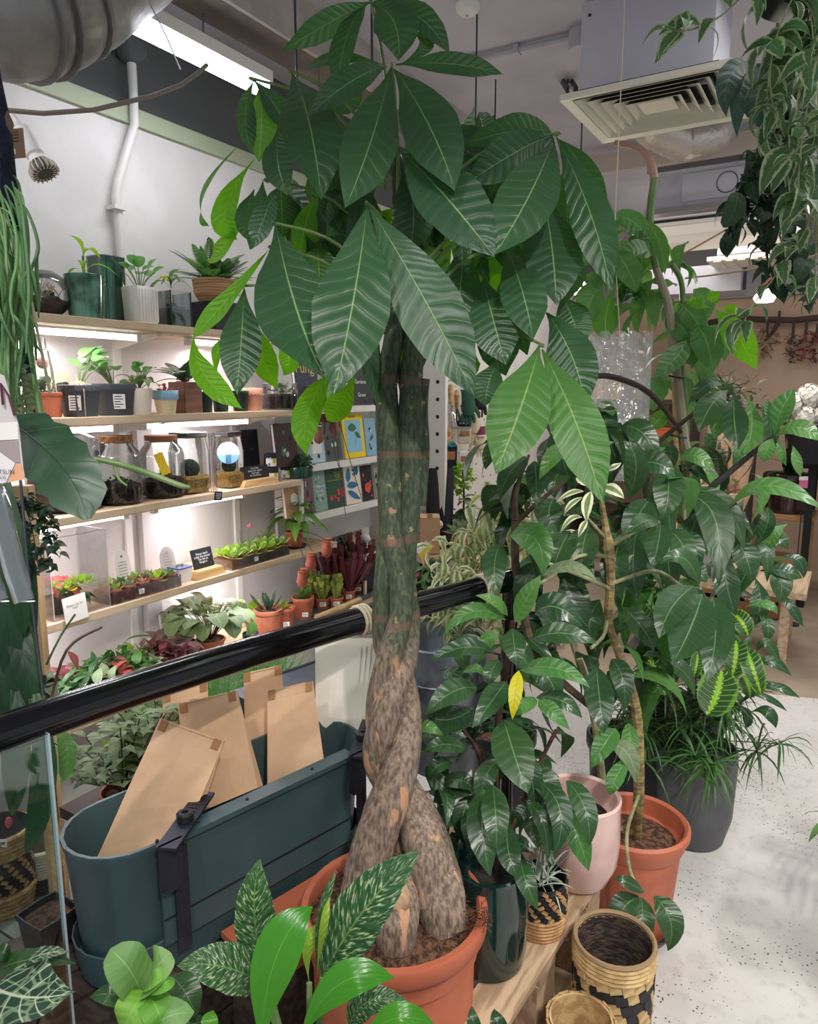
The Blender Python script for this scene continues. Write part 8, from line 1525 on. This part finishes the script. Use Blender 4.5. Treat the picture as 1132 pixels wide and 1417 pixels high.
q = tp(597, 742, 4.4); t = thing('flower_wrap', 'cellophane wrapped pale bouquet on the back table', 'bouquet', q); obj('wrap', MB().lathe(q, [(.03, 0), (.05, .1), (.07, .2)], 12), G_MILK, t); clump(t, q+ZZ*.16, .06, 60, .05, L_VAR); obj('bow', MB().ball(W(606, 726, 4.1), .03, 8, 6), mat('pale_ribbon', (226, 206, 200), .6, bump=.7), t)
q = tp(592, 790, 3.9); t = thing('yellow_card', 'yellow and white seed card lying among dark plants right of the trunk', 'card', q+ZZ*.02); o = W(590, 762, 3.7); a = nz(V((.5, .2, .6))); r2 = nz(RT-a*RT.dot(a)); label_card(t, o, r2, a, .03, .09, mat('yellow_tag', (0, 0, 0)), .003, 'card'); label_card(t, o-r2*.026, r2, a, .024, .08, M_PAPER, .003, 'card'); q2 = W(598, 815, 3.3); obj('stick', MB().tube([o-a*.04, V((q2.x, q2.y, q2.z-.02))], .003, 5), M_WOOD, t)
t = thing('dark_table_plant', 'dark leafy plants crowding low behind the handrail right of the trunk', 'potted plant', V((W(600, 820, 3.2).x, W(600, 820, 3.2).y, .5))); c0 = W(598, 815, 3.3); c = pot(t, c0-ZZ*.1, .12, .1, M_BLACK, rb=.8); obj('stand', MB().box(V((c0.x, c0.y, (c0.z-.1)/2)), .26, .26, c0.z-.1), M_SHELFB, t, smooth=False)
for i in range(60): put(t, proto(L_DARK if i % 4 else L_MID, 'lance', .3, .3), c+V((rnd(-.1, .1), rnd(-.1, .1), rnd(0, .06))), rdir(-10, 75), ZZ, rnd(.08, .17))
for i in range(6): put(t, proto(L_RED, 'lance', .3, .2), c+V((rnd(-.1, .1), rnd(-.1, .1), .06)), rdir(10, 60), ZZ, .06)
# shelving against the back wall
M_DARKW = mat('dark_shelving', (72, 62, 56), .7)
t = thing('back_shelving', 'dark open shelving with pale cardboard boxes at the back left', 'shelving', (-1.75, 6.6, 0))
for z in (.45, .95, 1.45): obj('shelf', MB().box((-1.72, 6.9, z), 1.1, .42, .03), M_DARKW, t, smooth=False)
for x in (-2.25, -1.19): obj('upright', MB().box((x, 6.9, .85), .04, .42, 1.7), M_DARKW, t, smooth=False)
for i, (x, z, w, h, m_, lb) in enumerate(((-1.98, 1.47, .36, .2, M_KRAFT, 'pale cardboard box on the topmost back shelf, left'), (-1.5, 1.47, .4, .16, M_BEIGE, 'beige cardboard box on the topmost back shelf, right'), (-1.95, .97, .4, .3, M_PAPER, 'white box on the middle back shelf'), (-1.5, .97, .3, .24, mat('orange_box', (212, 110, 60), .6), 'orange box on the middle back shelf'))):
    t2 = thing('storage_box', lb, 'box', (x, 6.85, z), 'boxes on the back shelving'); obj('body', MB().box((x, 6.85, z+h/2), w, .3, h), m_, t2, smooth=False); obj('lid', MB().box((x, 6.85, z+h+.006), w+.01, .31, .012), m_, t2, smooth=False)
# ================================================================ BACK OF THE SHOP, RIGHT
q = onz(1074, 832, 0); zs = W(1074, 708, proj(q)[2]).z; t = thing('wooden_stool', 'pale wooden stool carrying the dark glazed pot at the back right', 'stool', V((q.x, q.y+.15, 0))); s_ = .205; M_STOOL = mat('stool_wood', (190, 144, 98), .6, col2=(166, 122, 80), scale=4)
o = obj('seat', MB().box(V((q.x, q.y+.15, zs-.02)), s_*2, s_*1.9, .04), M_STOOL, t, smooth=False); bev(o, .006)
for dx in (-1, 1):
    for dy in (-1, 1): obj('leg', MB().box(V((q.x+dx*s_*.85, q.y+.15+dy*s_*.75, (zs-.04)/2)), .036, .036, zs-.04), M_STOOL, t, smooth=False)
    obj('stretcher', MB().box(V((q.x+dx*s_*.85, q.y+.15, .22)), .024, s_*1.5, .03), M_STOOL, t, smooth=False)
for dy in (-1, 1): obj('stretcher', MB().box(V((q.x, q.y+.15+dy*s_*.75, .3)), s_*1.7, .024, .03), M_STOOL, t, smooth=False)
p = V((q.x-.0, q.y+.13, zs+.001)); t = thing('dark_glazed_pot', 'dark plum brown glazed pot on the wooden stool', 'potted plant', p); c = pot(t, p, .17, .29, mat('plum_glaze', (52, 34, 36), .12, col2=(66, 44, 44), scale=10, coat=.6), rb=.8, rim=.05)
for i in range(14): put(t, proto(L_DARK, 'ov', .45, .3), c, rdir(0, 70), ZZ, rnd(.15, .25))
M_HYD = mat('white_petal', (240, 236, 226), .7, bump=.2)
for px, py, lb in ((1094, 560, 'left white hydrangea head at the back right'), (1120, 548, 'topmost white hydrangea head at the back right'), (1136, 575, 'white hydrangea head cut by the right edge'), (1112, 578, 'lower middle white hydrangea head')):
    d = 5.0; c = W(px, py, d); t = thing('hydrangea_head', lb, 'flower', c-ZZ*.1, 'white hydrangea heads'); mb = MB()
    for i in range(120):
        n_ = rdir(-60, 90); b = c+n_*.085*rnd(.85, 1.05); s = nz(n_.cross(V((.3, .2, 1)))); u = n_.cross(s); mb.add([b+s*.02, b+u*.02, b-s*.02, b-u*.02, b-n_*.008], [(0, 1, 4), (1, 2, 4), (2, 3, 4), (3, 0, 4)])
    obj('petals', mb, M_HYD, t, kind='stuff'); obj('heart', MB().ball(c, .072, 10, 8), M_HYD, t); obj('stem', MB().tube([c-ZZ*.05, c-ZZ*.3], .008, 6), M_STEM, t)
q = W(1118, 640, 5.05); t = thing('dark_flower_bucket', 'dark bucket under the white hydrangeas', 'bucket', q); obj('bucket', MB().lathe(q, [(.13, 0), (.17, .26), (.175, .27), (.165, .27), (.125, .02), (.0001, .02)], 24), M_SLATE, t); obj('rim', MB().lathe(q, [(.172, .255), (.18, .265), (.172, .275)], 24), M_BLACK, t)
zt2 = q.z; t = thing('dark_display_table', 'dark display table at the back right under the bucket', 'table', V((q.x+.3, q.y+.1, 0))); obj('top', MB().box(V((q.x+.62, q.y+.34, zt2-.022)), 1.3, .7, .04), M_SLATE, t, smooth=False)
for dx in (.03, 1.2):
    for dy in (.06, .6): obj('leg', MB().box(V((q.x+dx, q.y+dy, (zt2-.04)/2)), .05, .05, zt2-.04), M_SLATE, t, smooth=False)
t = thing('pink_price_card', 'small pink and white card at the dark table edge', 'card', W(1112, 672, 4.8)); label_card(t, W(1112, 668, 4.7), RT, ZZ, .055, .07, mat('pink_card', (226, 120, 160), .6), .004, 'card'); label_card(t, W(1112, 662, 4.69), RT, ZZ, .055, .025, M_PAPER, .004, 'card'); obj('clip', MB().tube([W(1112, 676, 4.7), V((W(1112, 676, 4.7).x, W(1112, 676, 4.7).y, .02))], .004, 5), M_STEEL, t); obj('foot', MB().lathe(V((W(1112, 676, 4.7).x, W(1112, 676, 4.7).y, 0)), [(.05, 0), (.05, .01), (.0001, .02)], 12), M_STEEL, t)
for px, py, w_, fm_, lb in ((1000, 690, 70, mat('pale_pink_flowers', (222, 150, 150), .8), 'kraft wrapped bouquet with pale pink flowers behind the fan leaves'), (962, 680, 44, mat('cream_flowers', (226, 206, 180), .8), 'kraft wrapped bouquet of cream flowers, left of the pink one'), (1022, 640, 36, mat('tan_flowers', (190, 150, 90), .8), 'tan kraft cone bouquet above the pink one')):
    d = 4.3; c = W(px, py+24, d); t = thing('wrapped_bouquet', lb, 'bouquet', c-ZZ*.1, 'kraft bouquets at the back'); r = w_*d/F/2; obj('wrap', MB().lathe(c-ZZ*.12, [(.05, 0), (r*.7, .14), (r, .27), (r*.96, .275), (r*.6, .13), (.04, .01)], 14), M_KRAFT, t, smooth=False); clump(t, c+ZZ*.13, r*.85, 90, .05, fm_, 'round', .7, sz=.5, name='flowers'); clump(t, c+ZZ*.15, r*.8, 40, .07, L_PALE, 'lance', .3, sz=.6)
mR, mP = mat('red_flower', (206, 36, 70), .6), mat('hot_pink_flower', (236, 110, 140), .6)
q = W(968, 748, 4.4); t = thing('red_flower_bucket', 'bucket of red and pink flowers behind the drooping leaves', 'flowers', q); obj('bucket', MB().lathe(q-ZZ*.2, [(.13, 0), (.17, .24), (.165, .25), (.0001, .22)], 20), mat('grey_bucket', (170, 164, 160), .5), t)
for i in range(60):
    a = q+V((rnd(-.2, .2), rnd(-.12, .12), rnd(.04, .16))); d = rdir(30, 85); mb = MB(); mb.tube([a, a+d*.05, a+d*.085], [.008, .014, .005], 5); obj('flower', mb, mR if i % 3 else mP, t)
clump(t, q+ZZ*.06, .17, 60, .07, L_MID, 'lance', .3, sz=.4)
bq_ = q-ZZ*.2; t = thing('flower_bench', 'pale bench carrying the flower buckets at the back', 'bench', V((bq_.x, bq_.y+.1, 0))); obj('top', MB().box(V((bq_.x+.05, bq_.y+.1, bq_.z-.02)), 1.1, .6, .036), M_PINE, t, smooth=False)
for dx in (-.4, .5):
    for dy in (-.1, .3): obj('leg', MB().box(V((bq_.x+dx, bq_.y+dy, (bq_.z-.04)/2)), .05, .05, bq_.z-.04), M_PINE, t, smooth=False)
q = onz(1052, 858, 0); t = thing('wooden_crate', 'wooden crate of upright books and magazines on the floor at the back', 'crate', V((q.x-.1, q.y+.2, 0)))
for k in range(3):
    for dy in (0, .34): obj('slat', MB().box(V((q.x-.15, q.y+.05+dy, .06+k*.11)), .5, .016, .08), M_STOOL, t, smooth=False)
    for dx in (-.4, .1): obj('slat', MB().box(V((q.x+dx, q.y+.22, .06+k*.11)), .016, .34, .08), M_STOOL, t, smooth=False)
obj('base', MB().box(V((q.x-.15, q.y+.22, .012)), .5, .34, .016), M_STOOL, t, smooth=False)
for i in range(7): sole('magazine', MB().box(V((q.x-.34+i*.06, q.y+.2, .2)), .025, .24, .34), [bc('navy', 0, 0, 0), bc('cream', 0, 0, 0), bc('mauve', 0, 0, 0)][i % 3], ['navy', 'cream', 'mauve'][i % 3]+' magazine standing in the wooden crate, number '+['one', 'two', 'three', 'four', 'five', 'six', 'seven'][i]+' from the left', 'magazine', 'magazines in the crate', smooth=False)
q = onz(1100, 850, 0); t = thing('floor_fern', 'light green fern in a cream pot under the stool', 'potted fern', V((q.x-.22, q.y-.1, 0))); c = pot(t, V((q.x-.22, q.y-.12, 0)), .12, .3, M_CREAM, rb=.8); fernf(t, c, 16, .38, lm('pale_fern', (112, 150, 84), (150, 180, 120), 3, .4, 0, .04, .5, .3), el=(15, 80), droop=.5, pw=.18)
t = thing('dried_arrangement', 'dry feathery bouquet with grey foliage against the beige wall', 'bouquet', W(1000, 560, 5.2)); q = W(1005, 575, 5.2); clump(t, q+ZZ*.12, .26, 240, .1, mat('dusty_foliage', (112, 112, 90), .8), 'lance', .2, sz=.6); clump(t, q+ZZ*.1, .16, 90, .08, mat('bleached_stems', (206, 196, 176), .8), 'needle', .12, sz=.6); fernf(t, q+ZZ*.1, 9, .32, L_FERND, el=(20, 80), droop=.4); obj('vase', MB().lathe(V((q.x, q.y, q.z-.25)), [(.09, 0), (.12, .15), (.08, .32)], 18), M_KRAFT, t); obj('plinth', MB().box(V((q.x, q.y, (q.z-.25)/2)), .4, .4, q.z-.25), M_DARKW, t, smooth=False)

# palm just beyond the right edge: only leaf tips and its shadow on the floor come into view
p = V((.62, 2.25, 0)); t = thing('areca_palm', 'feathery palm at the right edge of the photo, only its leaf tips in view', 'potted palm', p); c = pot(t, p, .17, .32, M_BLACK, rb=.8)
L_PALM = lm('palm_leaflet', (84, 124, 66), (120, 160, 90), 4, .3, 0, .05, .4, .25)
for i in range(10):
    az = rnd(0, 6.28) if i > 6 else 2.3+i*.32; d = rdir(42, 72, az); L = rnd(.7, .95); mb = MB(); P = [c+d*L*s-ZZ*.55*L*s*s for s in [k/12 for k in range(13)]]; mb.tube(P, [.004*(1-.8*k/12) for k in range(13)], 5)
    for k in range(3, 13):
        tt = nz(P[min(k+1, 12)]-P[k-1]); s = nz(tt.cross(ZZ)); l = .2*math.sin(math.pi*(k-1)/13)
        for sg in (-1, 1):
            q = P[k]+(s*sg*.8+tt*.7)*l-ZZ*l*.25; leafgeo(mb, P[k], P[k].lerp(q, .5)+ZZ*.01, q, .02, ZZ, 'lance', .2, 6, 2)
    obj('frond', mb, L_PALM, t)
